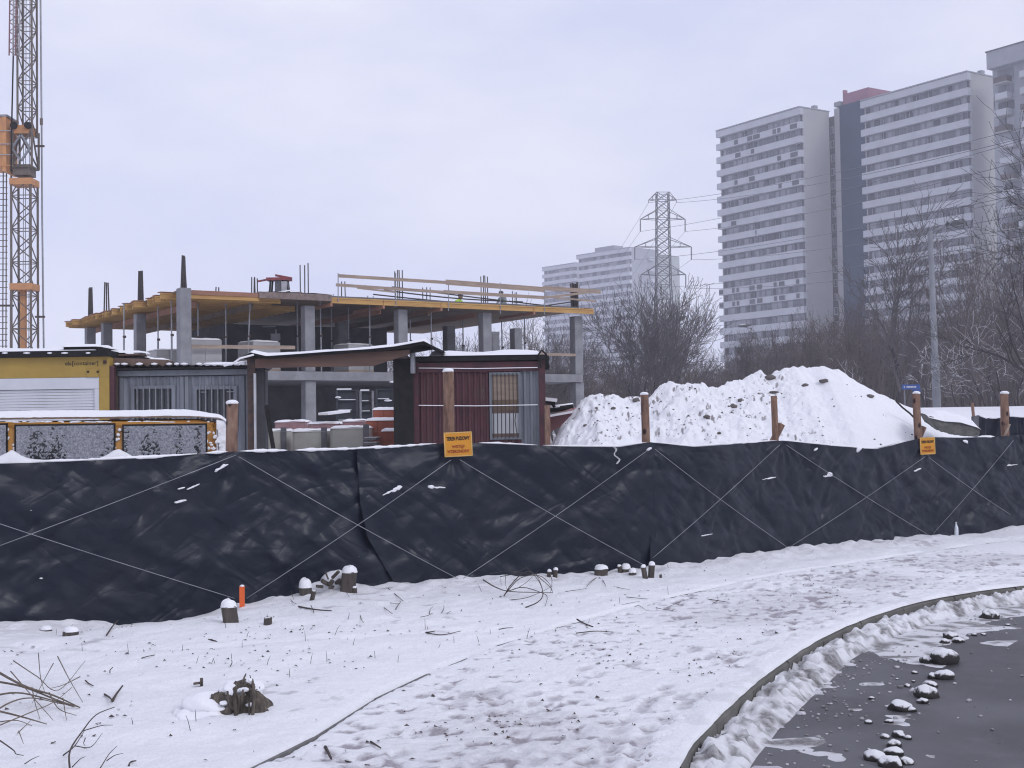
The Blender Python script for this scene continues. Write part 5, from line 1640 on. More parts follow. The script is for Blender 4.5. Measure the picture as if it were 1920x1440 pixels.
# ---------------------------------------------------------------- snow covered spoil heap
SKY_ = [(1000, 850), (1035, 828), (1060, 790), (1090, 756), (1110, 741), (1140, 739), (1170, 745), (1215, 744), (1240, 729), (1270, 719), (1330, 723), (1400, 712), (1420, 707), (1450, 702), (1465, 692), (1495, 684), (1525, 690), (1545, 684), (1575, 690), (1610, 714), (1650, 738), (1690, 758), (1740, 778), (1775, 800), (1830, 830)]
MY = 25.0
sx_ = np.array([at(a, b, MY).x for a, b in SKY_]); sz_ = np.array([at(a, b, MY).z for a, b in SKY_])
xs = np.linspace(sx_[0] - 0.3, sx_[-1] + 0.3, 460); yy = np.r_[np.linspace(18.6, 26.5, 300), np.linspace(26.6, 31, 40)]
HX, HY = np.meshgrid(xs, yy)
crest = MY + 0.9 * (fbm(HX * 0.35, HX * 0, 6, 2) - 0.5)
base = terr(HX, HY) - 0.05
ridge = np.interp(HX, sx_, sz_, left=0, right=0)
u_ = HY - crest
fall = np.where(u_ < 0, np.clip(1 + u_ / (1.3 + 1.55 * (ridge - 0.2)), 0, 1), np.clip(1 - u_ / 5.0, 0, 1))
fall = np.where(u_ < 0, fall * (0.72 + 0.28 * fall), fall)
HZ = base + np.maximum(ridge - base, 0) * fall
leftp = 1 - sstep(at(1440, 780, MY).x, at(1560, 780, MY).x, HX)
rough = 0.30 + 0.70 * leftp
l1 = fbm(HX * 1.3, HY * 1.3, 91, 4) - 0.5
l2 = fbm(HX * 5.0, HY * 5.0, 95, 4) - 0.5
l3 = np.maximum(0, fbm(HX * 3.1, HY * 3.1, 99, 4) - 0.56)
act = sstep(0.02, 0.3, HZ - base)
HZ = HZ + act * (0.16 * l1 * (0.4 + 0.6 * rough) + 0.17 * l2 * rough + 0.35 * l3 * rough + 0.10 * rough * (fbm(HX * 11, HY * 11, 97, 3) - 0.5))
HZ = np.where(HZ - base < 0.02, base - 0.1, HZ)
dzy = np.gradient(HZ, yy, axis=0); dzx = np.gradient(HZ, xs, axis=1)
nz2 = fbm(HX * 17, HY * 12, 103, 3)
soil_shade = 0.6 * (sstep(0.60, 0.72, nz2) * sstep(0.42, 0.60, fbm(HX * 1.7, HY * 1.7, 107, 3)) * (0.12 + 0.88 * rough) + 0.9 * sstep(1.15, 1.7, dzy) * rough * sstep(0.45, 0.6, nz2)) * act  # flecks of bare soil together with painted small shadows between the lumps
t = NT('heap_snow')
bm_ = t.math('MULTIPLY', t.attr('bare'), t.math('ADD', t.noise(26, 5, 0.7), 0.35), True)
c_ = t.mix(t.ramp(bm_, [(0.20, 0.0), (0.55, 1.0)]), t.mix(t.noise(1.5, 4), (0.80, 0.80, 0.835), (0.86, 0.86, 0.885)), t.mix(t.noise(9), (0.18, 0.165, 0.165), (0.36, 0.345, 0.355)))  # fleck colour stays grey, as it paints small shadows besides soil
HEAP = t.set(c_, 0.8, t.bump(t.noise(20, 6, 0.7), 0.7, 0.03), 0, 0.2)
heap = thing('spoil_heap', 'large heap of earth covered in snow behind the tarpaulin fence', 'spoil heap', (float(at(1450, 780, MY).x), MY, 0.25))
link('heap', grid_mesh('heap', HX, HY, HZ, HEAP, True, {'bare': np.clip(soil_shade, 0, 1)}), heap, True)
EARTH = simple('frozen_earth', (0.085, 0.072, 0.068), (0.15, 0.13, 0.125), 9, 0.9, 0.6, 0.01, 30)
cl = MB()
hrs = np.random.RandomState(8)
icos = bmesh.new(); bmesh.ops.create_icosphere(icos, subdivisions=1, radius=1.0)
iv = np.array([v.co[:] for v in icos.verts]); if_ = [tuple(v.index for v in f.verts) for f in icos.faces]; icos.free()
k = 0
while k < 380:
    i, j = hrs.randint(10, 270), hrs.randint(4, 455)
    if HZ[i, j] - base[i, j] < 0.1 or hrs.rand() > rough[i, j] * (0.25 + sstep(0.5, 0.62, fbm(HX[i, j] * 1.7, HY[i, j] * 1.7, 107, 3))): 
        k += 0.05
        continue
    r_ = hrs.uniform(0.008, 0.024) * (1.8 if hrs.rand() < 0.05 else 1)
    v = iv * (1 + 0.3 * (hrs.rand(len(iv), 1) - 0.5)) * np.array([r_ * 1.2, r_, r_ * 0.75]) + np.array([HX[i, j], HY[i, j], HZ[i, j]])
    cl.add(v, if_)
    k += 1
cl.build('earth_clods', EARTH, heap, False, True, 'stuff')
for (px, py, w, h, sd) in ((1442, 709, 24, 12, 3), (1375, 762, 16, 10, 4), (1390, 752, 14, 12, 5), (1325, 781, 14, 7, 6), (1510, 723, 16, 9, 7), (1545, 714, 20, 8, 8), (1193, 750, 14, 10, 9), (1150, 767, 12, 8, 10), (1452, 735, 18, 5, 11), (1630, 744, 16, 9, 12)):
    # find where this line of sight meets the heap
    d = ray(px, py); best = None
    for q in np.linspace(19, 27, 160):
        p = EYE + d * (q / d.y)
        i, j = np.searchsorted(yy, p.y), np.searchsorted(xs, p.x)
        if 0 < i < len(yy) and 0 < j < len(xs) and p.z < HZ[i, j]: best = p; break
    if best is None: continue
    o = link('earth_lump', blob(1000 + sd, w / 2 / FPX * best.y, w / 2.4 / FPX * best.y, h / 2 / FPX * best.y, 0.4, 2, 'earth_lump'), heap, True)
    o.data.materials.append(EARTH); o.location = best
# root sticking out of the right flank
MB().tube([at(a, b, 24.2) for a, b in ((1680, 752), (1692, 764), (1706, 775), (1714, 783), (1722, 795))], 0.018, 6).build('root', BARK, heap, world=True)
# broken concrete slab at the right foot of the heap
SL_Y = 23.0
slab = thing('concrete_slab', 'tilted broken concrete slab with snow on top at the right foot of the heap', 'concrete slab', at(1790, 800, SL_Y))
WETC = simple('weathered_concrete', (0.17, 0.167, 0.155), (0.10, 0.10, 0.094), 4, 0.9, 0.7, 0.02, 14)
front = [(1741, 781), (1770, 788), (1800, 790), (1830, 799), (1840, 804), (1838, 813), (1822, 820), (1790, 816), (1765, 810), (1752, 800)]
bmv = MB()
fp = [at(a, b, SL_Y) for a, b in front]; bp2 = [at(a, b - 5, SL_Y) + Vector((0.05, 0.9, 0.06)) for a, b in front]
mid_ = [(p + q) / 2 + Vector((0, -0.5, 0)) for p, q in zip(fp, bp2)]
bmv.prism([p for p in fp], (0.1, 0.9, 0.10))
so = bmv.build('slab', WETC, slab, False, True)
sb = so.modifiers.new('round', 'BEVEL'); sb.width = 0.04; sb.segments = 3
ss = so.modifiers.new('sub', 'SUBSURF'); ss.subdivision_type = 'SIMPLE'; ss.levels = ss.render_levels = 4
tx = bpy.data.textures.new('chips', 'CLOUDS'); tx.noise_scale = 0.12
dm_ = so.modifiers.new('chips', 'DISPLACE'); dm_.texture = tx; dm_.strength = 0.06
us, vs_ = np.meshgrid(np.linspace(0, 1, 50), np.linspace(0, 1, 16), indexing='ij')
ptop = [(1739, 776), (1745, 768), (1760, 771), (1775, 776), (1800, 783), (1822, 792), (1838, 802)]
tpx = np.interp(us, np.linspace(0, 1, 7), [p[0] for p in ptop]); tpy = np.interp(us, np.linspace(0, 1, 7), [p[1] for p in ptop])
bx_ = np.interp(us, np.linspace(0, 1, 5), [fp[q].x for q in range(5)]); bz_ = np.interp(us, np.linspace(0, 1, 5), [fp[q].z for q in range(5)])
th_ = np.array([[at(tpx[i, 0], tpy[i, 0], SL_Y).z for j in range(1)] for i in range(50)])
hgt = np.maximum(th_ - bz_[:, :1], 0.02)
z_ = bz_ - 0.02 + hgt * np.sin(np.clip(vs_ * 3, 0, 1) * math.pi / 2) * (0.85 + 0.3 * fbm(us * 9, vs_ * 4, 5, 3)) + 0.06 * vs_
link('slab_snow', grid_mesh('slab_snow', bx_ + 0.05 * vs_, SL_Y - 0.03 + vs_ * 0.95, z_, SNOW), slab, True)

# ---------------------------------------------------------------- tower blocks
T_WHITE = simple('tower_white', (0.44, 0.45, 0.485), (0.39, 0.40, 0.435), 0.35, 0.8)
T_CREAM = simple('tower_cream', (0.37, 0.37, 0.37), (0.335, 0.335, 0.34), 0.2, 0.85)
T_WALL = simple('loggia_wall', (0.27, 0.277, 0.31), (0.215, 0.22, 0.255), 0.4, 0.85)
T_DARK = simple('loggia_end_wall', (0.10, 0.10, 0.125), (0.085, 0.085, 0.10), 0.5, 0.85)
T_BLUE = simple('blue_cladding', (0.012, 0.036, 0.078), (0.010, 0.029, 0.064), 0.25, 0.6)
T_PINK = simple('pink_render', (0.27, 0.125, 0.17), (0.24, 0.115, 0.16), 0.3, 0.85)
T_BROWN = simple('brown_wall', (0.10, 0.083, 0.085), (0.085, 0.07, 0.075), 0.5, 0.85)
T_GREY = simple('tower_grey', (0.30, 0.31, 0.34), (0.26, 0.27, 0.30), 0.4, 0.85)
PANES = [simple('pane_dark', (0.055, 0.058, 0.072), (0.075, 0.078, 0.095), 0.7, 0.25), simple('pane_curtained', (0.36, 0.365, 0.40), (0.27, 0.275, 0.31), 0.7, 0.4), simple('pane_dull', (0.17, 0.175, 0.20), (0.125, 0.13, 0.155), 0.7, 0.3)]
FRAME_W = simple('white_window_frame', (0.45, 0.45, 0.48), None, 1, 0.6)
trs = np.random.RandomState(21)
def tower(name, lab, A, B, ztop, depth, floors, fh=2.8, band=T_WHITE, side=T_CREAM, par=1.32, rec=1.15, nw=15, parts=True, inset_l=0.0, inset_r=0.0):
    """A, B: plan ends of the balcony front, left and right in the picture"""
    A, B = Vector((*A, 0)), Vector((*B, 0))
    U = (B - A); L = U.length; U.normalize()
    N = Vector((-U.y, U.x, 0))
    if N.y < 0: N = -N
    ang = math.atan2(U.y, U.x)
    z0 = ztop - floors * fh - 4.0
    tw = thing(name, lab, 'tower block', (A.x, A.y, max(z0, 0.5)))
    def B_(mb, a0, a1, n0, n1, zz0, zz1):
        c = A + U * (a0 + a1) / 2 + N * (n0 + n1) / 2 + Vector((0, 0, (zz0 + zz1) / 2))
        return mb.box(c, (a1 - a0, n1 - n0, zz1 - zz0), ang)
    base = max(z0, 0.5)
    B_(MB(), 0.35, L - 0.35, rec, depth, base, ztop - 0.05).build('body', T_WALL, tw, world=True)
    mb = MB(); B_(mb, L - 0.34, L - 0.05, rec * 0.9, depth + 0.02, base, ztop); mb.build('gable_wall', side, tw, world=True)
    mb = MB(); B_(mb, 0.05, 0.34, rec * 0.9, depth + 0.02, base, ztop); mb.build('gable_wall', side, tw, world=True)
    B_(MB(), -0.05, L + 0.05, -0.12, depth + 0.15, ztop + 0.001, ztop + 0.22).build('roof_edge', T_GREY, tw, world=True)
    wm = []
    for k, m in enumerate(PANES):
        w = L / nw * 0.80
        wm.append((MB().box((0, 0, 0), (w, 0.08, 1.35)).mesh('window', m), MB().box((0, 0, 0), (w * 0.62, 0.07, 1.35)).mesh('window', m)))
    fm = MB().box((0, 0, 0), (0.09, 0.05, 1.35)).mesh('mullion', FRAME_W)
    joined = MB()
    jm = MB()
    for k in range(floors + 1):
        zb = ztop - k * fh - (par if k else par * 1.05)
        if zb < base + 0.4: break
        B_(MB(), -0.10 + inset_l, L + 0.06 - inset_r, 0, 0.16, zb, zb + par).build('balcony_band', band, tw, world=True)
        B_(MB(), 0.0, L, 0.165, rec + 0.3, zb + 0.02, zb + 0.22).build('floor_slab', band, tw, world=True)
        # short white return at the corner, dark niche behind it
        B_(MB(), L - 0.12, L + 0.055, 0.165, rec * 0.85, zb, zb + par).build('band_return', band, tw, world=True)
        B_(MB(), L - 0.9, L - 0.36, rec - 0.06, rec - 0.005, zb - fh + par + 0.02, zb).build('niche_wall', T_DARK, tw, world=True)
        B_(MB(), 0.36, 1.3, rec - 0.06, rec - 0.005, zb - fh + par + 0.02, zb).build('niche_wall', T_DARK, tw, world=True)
        if k == floors: break
        zw = zb - (fh - par) / 2
        for i in range(nw):
            if i in (0, nw - 1) and trs.rand() < 0.6: continue
            q = trs.rand()
            m = 0 if q < 0.26 else 1 if q < 0.66 else 2
            c = A + U * (0.7 + (L - 1.4) * (i + 0.5) / nw) + N * (rec - 0.05) + Vector((0, 0, zw))
            if parts:
                o = link('window', wm[m][trs.randint(2)], tw, True)
                o.location = c; o.rotation_euler = (0, 0, ang)
                if trs.rand() < 0.35:
                    o2 = link('mullion', fm, o); o2.location = (trs.uniform(-.3, .3), -0.03, 0)
            else:
                joined.box(c, (L / nw * 0.75, 0.08, 1.3), ang, m)
    if not parts: joined.build('far_windows', PANES, tw, world=True, kind='stuff')
    return tw, A, U, N, L, B_, ang
ZT = 63.6
t1, A1, U1, N1, L1, B1, an1 = tower('tower_block', 'pale tower block with dark patches on its balconies, left of the blue stair tower', (44.1, 275.4), (57.3, 255.0), ZT, 8.2, 19)
t2, A2, U2, N2, L2, B2, an2 = tower('tower_block', 'tallest looking white tower block with a blank cream gable, right of the blue stair tower', (68.3, 251.2), (81.8, 230.7), ZT, 8.6, 19)
def pt_on(Aw, U, px, n, N):
    """distance along a front at which a pixel column is met"""
    lo, hi = -30.0, 80.0
    for _ in range(40):
        m = (lo + hi) / 2
        if proj(Aw + U * m + N * n + Vector((0, 0, 40)))[0] < px: lo = m
        else: hi = m
    return lo
# dark glazed patches on the balcony bands of the left tower
pm = simple('patch_grey', (0.055, 0.06, 0.07), (0.08, 0.085, 0.1), 1, 0.5)
PATCH = [(1, .25, 1), (1, .42, 1.4), (1, .50, 1.8), (1, .71, .8), (1, .765, .8), (1, .93, 1.8), (2, .27, 1.5), (2, .45, .9), (3, .93, 1.9), (3, .76, .9), (4, .24, .8), (4, .435, 1.5), (5, .94, 1.7), (5, .765, .8), (7, .20, 1.5), (7, .02, .7), (8, .47, .2),
         (12, .18, .7), (12, .235, .7), (12, .41, 1.5), (12, .50, 1.5), (12, .685, .8), (12, .76, 1.5), (12, .94, .8), (13, .18, .7), (13, .235, .7), (13, .41, 1.5), (13, .50, 1.5), (13, .685, .8), (13, .76, 1.5), (13, .94, .8), (12, .025, 1.2), (13, .025, 1.2)]
for k, f, w in PATCH:
    zb = ZT - k * 2.8 - 1.32
    if k in (12, 13) and f > .1:
        B1(MB(), f * L1 - w / 2 - 0.14, f * L1 + w / 2 + 0.14, -0.05, -0.004, zb + 0.10, zb + 1.22).build('patch_frame', FRAME_W, t1, world=True)
    B1(MB(), f * L1 - w / 2, f * L1 + w / 2, -0.09, -0.052 if k in (12, 13) else -0.004, zb + 0.2, zb + 1.1).build('balcony_patch', pm, t1, world=True)
# stair core between the two towers: recessed brown strip, pale pilaster, blue wall, pink lift house
core = thing('stair_tower', 'dark blue stair tower with pink lift house between two pale towers', 'stair tower', (66, 262, 0.5))
P0 = Vector((57.3, 255.0, 0)) + N1 * 8.3
def core_box(px0, px1, n0, n1, z0, z1, m, nm):
    a0, a1 = pt_on(P0, U1, px0, n0, N1), pt_on(P0, U1, px1, n0, N1)
    c = P0 + U1 * (a0 + a1) / 2 + N1 * (n0 + n1) / 2 + Vector((0, 0, (z0 + z1) / 2))
    return MB().box(c, (a1 - a0, n1 - n0, z1 - z0), an1).build(nm, m, core, world=True)
def zpx(px, py, P): 
    return at(px, py, P.y).z
core_box(1552, 1569, 1.5, 9, 0.5, ZT - 0.6, T_BROWN, 'recess_wall')
core_box(1569, 1578.5, 0.8, 9, 0.5, ZT + 0.6, T_CREAM, 'pilaster')
core_box(1578.8, 1645, 0.9, 14, 0.5, ZT + 0.9, T_BLUE, 'blue_wall')
core_box(1569, 1580, 0.6, 12, ZT + 0.91, ZT + 1.8, T_GREY, 'parapet')
core_box(1586, 1634, 1.2, 9, ZT + 0.92, ZT + 3.1, T_PINK, 'lift_house')
core_box(1586, 1589, 1.1, 2, ZT + 3.11, ZT + 3.9, T_PINK, 'chimney')
for k in range(19):
    a0 = pt_on(P0, U1, 1558, 1.4, N1); z = ZT - 3.4 - k * 2.8
    c = P0 + U1 * (a0 + 0.9) + N1 * 1.42 + Vector((0, 0, z))
    f_ = MB().box(c, (0.95, 0.12, 1.5), an1).build('window', FRAME_W, core, world=True)
    MB().box(c + U1 * (0.10 if k % 3 else -0.1) - N1 * 0.07, (0.55, 0.03, 1.2), an1).build('pane', PANES[0 if k % 2 else 2], f_)
# small roof vents
for tw_, Bx, Lx in ((t1, B1, L1), (t2, B2, L2)):
    Bx(MB(), Lx - 1.2, Lx - 0.3, 4.5, 5.4, ZT + 0.22, ZT + 1.0).build('roof_vent', T_GREY, tw_, world=True)
# third tower cut by the edge of the photo, with deep balconies
t3 = thing('tower_block', 'grey tower block with deep separate balconies, cut by the right edge', 'tower block', (82.8, 223, 0.5))
A3 = Vector((82.6, 223.2, 0)); L3 = 26.0; Z3 = 64.5
def B3(mb, a0, a1, n0, n1, z0, z1):
    c = A3 + U2 * (a0 + a1) / 2 + N2 * (n0 + n1) / 2 + Vector((0, 0, (z0 + z1) / 2))
    return mb.box(c, (a1 - a0, n1 - n0, z1 - z0), an2)
B3(MB(), 0, L3, 1.5, 10, 0.5, Z3 - 0.1).build('body', T_GREY, t3, world=True)
B3(MB(), -0.05, L3, 0, 10.2, Z3 - 2.6, Z3 + 0.3).build('parapet', T_GREY, t3, world=True)
B3(MB(), -0.2, L3, -0.15, 10.4, Z3 + 0.31, Z3 + 0.5).build('roof_edge', T_DARK, t3, world=True)
_w3 = [MB().box((0, 0, 0), (1.5, 0.08, 1.5)).mesh('window', m) for m in PANES]
for k in range(20):
    z = Z3 - 2.6 - 2.8 * (k + 1)
    if z < 1: break
    for j in range(6):
        a = 1.2 + j * 4.2
        off = 0.9 if (j + k // 4) % 3 else 0.0
        bo = B3(MB(), a + off, a + 2.6 + off, 0, 1.45, z, z + 1.0).build('balcony', T_WHITE if (k + j) % 3 else T_BROWN, t3, world=True)
        B3(MB(), a + off - 0.1, a + 2.7 + off, -0.05, 1.45, z - 0.16, z - 0.003).build('slab', T_CREAM, t3, world=True)
        for q in (0.6, 2.2):
            o = link('window', _w3[trs.randint(3)], t3, True)
            o.location = A3 + U2 * (a + q + off) + N2 * 1.45 + Vector((0, 0, z + 1.7)); o.rotation_euler = (0, 0, an2)
# far, hazy pair
t4, A4, U4, N4, L4, B4, an4 = tower('tower_block', 'hazy far tower block with a grey gable behind the pylon', (24.1, 473.0), (41.6, 453.0), 63.4, 15, 20, side=T_GREY, nw=12, parts=False)
tower('tower_block', 'lower hazy far tower block, leftmost of all the towers', (12.4, 508.0), (24.6, 494.0), 63.4, 12, 20, side=T_GREY, nw=9, parts=False)
B4(MB(), 4.5, 14, 5, 10, 63.65, 66.0).build('lift_house', T_GREY, t4, world=True)
for k in range(8):
    B4(MB(), L4 - 0.04, L4 + 1.0, 9.0, 11.5, 59.5 - k * 2.8 * 1.35, 60.6 - k * 2.8 * 1.35).build('gable_balcony', T_WHITE, t4, world=True)
far3 = thing('tower_block', 'pale greenish far tower block seen through the pylon lattice', 'tower block', (54, 475, 0.5))
c = at(1228, 600, 480)
MB().box((c.x, 482, 32), (15, 12, 63.0), an4).build('body', simple('far_green_grey', (0.36, 0.38, 0.37), None, 0.3, 0.85), far3, world=True)
for k in range(19):
    MB().box((c.x - 0.8, 474.6, 60.5 - k * 2.8), (1.2, 0.2, 1.3)).build('window', PANES[2], far3, world=True)

# ---------------------------------------------------------------- pylon and overhead lines
PY = 220.0
PYS = simple('pylon_steel', (0.115, 0.118, 0.125), (0.09, 0.092, 0.10), 3, 0.6)
pyl = thing('power_pylon', 'lattice steel power pylon with four pairs of arms behind the bare trees', 'pylon', (at(1243, 600, PY).x, PY, 1.0))
pxz = lambda px, py, dy=0.0: at(px, py, PY) + Vector((0, dy, 0))
half = lambda y: float(np.interp(y, [362, 540, 700, 790], [11, 13.5, 24, 34]))
lv = [362, 376, 392, 410, 428, 446, 463, 480, 498, 515, 535, 560, 590, 625, 665, 710, 760, 800]
cx_ = lambda y: 1242.0 + (y - 362) * 0.012
mb = MB()
for s0 in (-1, 1):
    for d0 in (-1, 1):
        mb.tube([pxz(cx_(y) + s0 * half(y), y, d0 * half(y) / FPX * PY) for y in lv], 0.095, 5)
mb.build('leg_chords', PYS, pyl, world=True, kind=None)
mb = MB()
for i in range(len(lv) - 1):
    a, b = lv[i], lv[i + 1]
    for d0 in (-1, 1):
        ea, eb = d0 * half(a) / FPX * PY, d0 * half(b) / FPX * PY
        mb.tube([pxz(cx_(a) - half(a), a, ea), pxz(cx_(b) + half(b), b, eb)], 0.05, 4)
        mb.tube([pxz(cx_(a) + half(a), a, ea), pxz(cx_(b) - half(b), b, eb)], 0.05, 4)
        mb.tube([pxz(cx_(a) - half(a), a, ea), pxz(cx_(a) + half(a), a, ea)], 0.045, 4)
    for s0 in (-1, 1):
        x = cx_(a) + s0 * half(a); x2 = cx_(b) + s0 * half(b)
        mb.tube([pxz(x, a, -half(a) / FPX * PY), pxz(x2, b, half(b) / FPX * PY)], 0.04, 4)
mb.build('bracing', PYS, pyl, world=True)
ARMS = [(375, 361, 26, 380, 8), (411, 394, 42, 434, 22), (463, 447, 53, 487, 22), (515, 498, 42, 540, 22)]
tips = []
for (yb, yt, ex, yi, ln) in ARMS:
    for s0 in (-1, 1):
        tip = pxz(cx_(yb) + s0 * ex, yb)
        mb = MB()
        for d0 in (-1, 1):
            e = d0 * half(yb) / FPX * PY
            mb.tube([pxz(cx_(yb) + s0 * half(yb), yb, e), tip], 0.055, 4)
            mb.tube([pxz(cx_(yt) + s0 * half(yt), yt, e), tip], 0.055, 4)
            mid = pxz(cx_(yb) + s0 * (half(yb) + ex) / 2, yb, e / 2)
            mb.tube([mid, (pxz(cx_(yt) + s0 * half(yt), yt, e) + tip) / 2], 0.035, 4)
        mb.build('cross_arm', PYS, pyl, world=True)
        low = pxz(cx_(yb) + s0 * ex, yi)
        MB().tube([tip, low], 0.10 if ln > 10 else 0.06, 6).build('insulator', PYS, pyl, world=True)
        tips.append((low, s0))
LINE = simple('conductor', (0.10, 0.10, 0.11), None, 3, 0.6)
ENDS = {0: ((2050, 205), (2050, 225)), 1: ((2060, 220), (2060, 262)), 2: ((2060, 330), (2060, 372)), 3: ((2060, 420), (2060, 455))}
nm_ = ['top', 'second', 'third', 'lowest']
for k, (low, s0) in enumerate(tips):
    lev = k // 2
    e = ENDS[lev][0 if s0 < 0 else 1]
    far = at(e[0], e[1], 95.0 if s0 > 0 else 105.0)
    pts = []
    for q in np.linspace(0, 1, 18):
        p = low.lerp(far, q); p.z -= 2.2 * 4 * q * (1 - q) * 0.5
        pts.append(p)
    w = MB().tube(pts, 0.028, 4, cap=False).build('power_line', LINE)
    tag(w, f'overhead wire from the {nm_[lev]} {"left" if s0 < 0 else "right"} pylon arm across the tower blocks', 'power line', 'overhead power lines')
    if lev < 3:
        bk = at(1090 if s0 < 0 else 1150, 560, 430.0)
        pts = []
        for q in np.linspace(0, 1, 10):
            p = low.lerp(bk, q); p.z -= 3.0 * 4 * q * (1 - q) * 0.5
            pts.append(p)
        w = MB().tube(pts, 0.03, 4, cap=False).build('power_line', LINE)
        tag(w, f'faint overhead wire from the {nm_[lev]} {"left" if s0 < 0 else "right"} pylon arm towards the hazy block', 'power line', 'overhead power lines')

# ---------------------------------------------------------------- street lamps, street sign, second fence
GALV = simple('galvanised_pole', (0.215, 0.23, 0.255), (0.18, 0.19, 0.21), 2, 0.6, metal=0.0)
LHEAD = simple('lamp_head_grey', (0.13, 0.135, 0.145), None, 3, 0.5)
def lamp(base_px, base_py, top_px, top_py, Y, rad, arms, lab, snow=True):
    b, t_ = at(base_px, base_py, Y), at(top_px, top_py, Y)
    L = thing('street_lamp', lab, 'street lamp', b, 0, 'street lamps')
    MB().tube([b - Vector((0, 0, 1.0)), b, b.lerp(t_, 0.3), b.lerp(t_, 0.31), t_], [rad * 1.25, rad * 1.25, rad * 1.15, rad * 0.95, rad * 0.75], 10).build('pole', GALV, L, True, True)
    for (ex, ey, hx, hy, hw) in arms:
        j, e = at(ex[0], ex[1], Y), at(hx, hy, Y)
        MB().tube([j, e], rad * 0.42, 6).build('arm', GALV, L, True, True)
        h = link('lamp_head', blob(hash((hx, hy)) % 999, hw / 2 / FPX * Y, 0.16, 0.10, 0.05, 2, 'lamp_head'), L, True)
        h.scale = (1.15, 1.3, 1.6)
        h.data.materials.append(LHEAD)
        h.location = e + Vector((hw / 2 / FPX * Y * 0.9, 0, 0.02)); h.rotation_euler = (0, -0.12 if ey > 0 else 0, 0)
        if snow:
            s_ = link('snow_cap', blob(hash((hy, hx)) % 997, hw / 2.3 / FPX * Y, 0.15, 0.06, 0.1, 2, 'snow_cap'), L, True)
            s_.data.materials.append(SNOW); s_.location = h.location + Vector((0, 0, 0.09))
    return L
lamp(1757, 768, 1744, 434, 66, 0.165, [((1745, 437), 1, 1776, 420, 0.1), ((1776, 419), 1, 1785, 417, 26)], 'tall grey street lamp with a single arm, in front of the right tower')
lamp(1727, 760, 1725, 606, 95, 0.10, [((1725, 605), 1, 1746, 586, 24)], 'shorter street lamp with a snow topped head, behind the tall lamp pole')
lamp(1432, 760, 1420, 628, 120, 0.09, [((1420, 628), 1, 1408, 616, 0.1), ((1408, 616), 1, 1386, 611, 24)], 'street lamp whose head shows above the trees at the foot of the left tower')
ss_ = thing('street_sign', 'blue street name sign on a post behind the foot of the snow heap', 'street sign', at(1708, 760, 70))
x0, x1, z0, z1 = rect(1691, 721, 1725, 730, 70)
BLUE = simple('sign_blue', (0.025, 0.07, 0.26), (0.03, 0.085, 0.28), 2, 0.5)
MB().bx(x0, x1, 70, 70.04, z0, z1).build('panel', BLUE, ss_, world=True)
x2, x3, z2, z3 = rect(1712, 730, 1727, 734, 70)
MB().bx(x2, x3, 70.05, 70.08, z2, z3).build('panel', BLUE, ss_, world=True)
for px in (1696, 1722):
    p = at(px, 728, 70.1); MB().tube([(p.x, 70.1, 0.5), (p.x, 70.1, z1)], 0.03, 6).build('post', GALV, ss_, world=True)
WHITE_P = simple('sign_white', (0.6, 0.6, 0.62), None, 3, 0.5)
for a, b in ((1695, 1697), (1700, 1706), (1707, 1713), (1714, 1718)):
    p, q = at(a, 725.5, 69.98), at(b, 725.5, 69.98)
    MB().bx(p.x, q.x, 69.985, 69.998, p.z - 0.035, p.z + 0.035).build('lettering', WHITE_P, ss_, world=True)
f2 = thing('site_fence', 'short dark tarpaulin fence returning behind the last log post, right', 'fence', (at(1870, 800, 29).x, 29, 0.3))
pl = [(1822, 30.5), (1834, 29.0), (1850, 28.6), (1890, 28.4), (1990, 28.2)]
tx_, ty_ = [], []
pts = []
for px in np.linspace(1822, 1985, 60):
    y = np.interp(px, [p[0] for p in pl], [p[1] for p in pl])
    pts.append((px, y))
P = []
zt_ = [781, 778, 784, 784, 781, 783, 780]
for px, y in pts:
    tp = np.interp(px, [1822, 1834, 1850, 1876, 1890, 1915, 1985], zt_)
    p = at(px, tp, y)
    P.append([(p.x + 0.02 * math.sin(z * 5 + px), p.y - 0.05 * fbm(px * 0.15, z * 2.0, 4, 3), 0.2 + (p.z - 0.2) * z) for z in np.linspace(0, 1, 14)])
MB().grid(np.array(P)).build('tarpaulin', TARP, f2, True, True)
for px, py, w in ((1823, 755, 6), (1888, 752, 6)):
    y = 30.4 if px < 1830 else 28.6
    p, q = at(px, py, y), at(px + 4, 800, y)
    MB().tube([q - Vector((0, 0, 1.3)), q, p], w / 2 / FPX * y, 8).build('post', LOG, f2, True, True)
for a, b in ((1836, 1851), (1856, 1884), (1896, 1985)):
    MB().tube([at(px, np.interp(px, [1834, 1850, 1876, 1890, 1915, 1985], zt_[1:]) - 0.4, 28.5) for px in np.linspace(a, b, 7)], 0.02, 6).build('hem_snow', SNOW, f2, True, True)
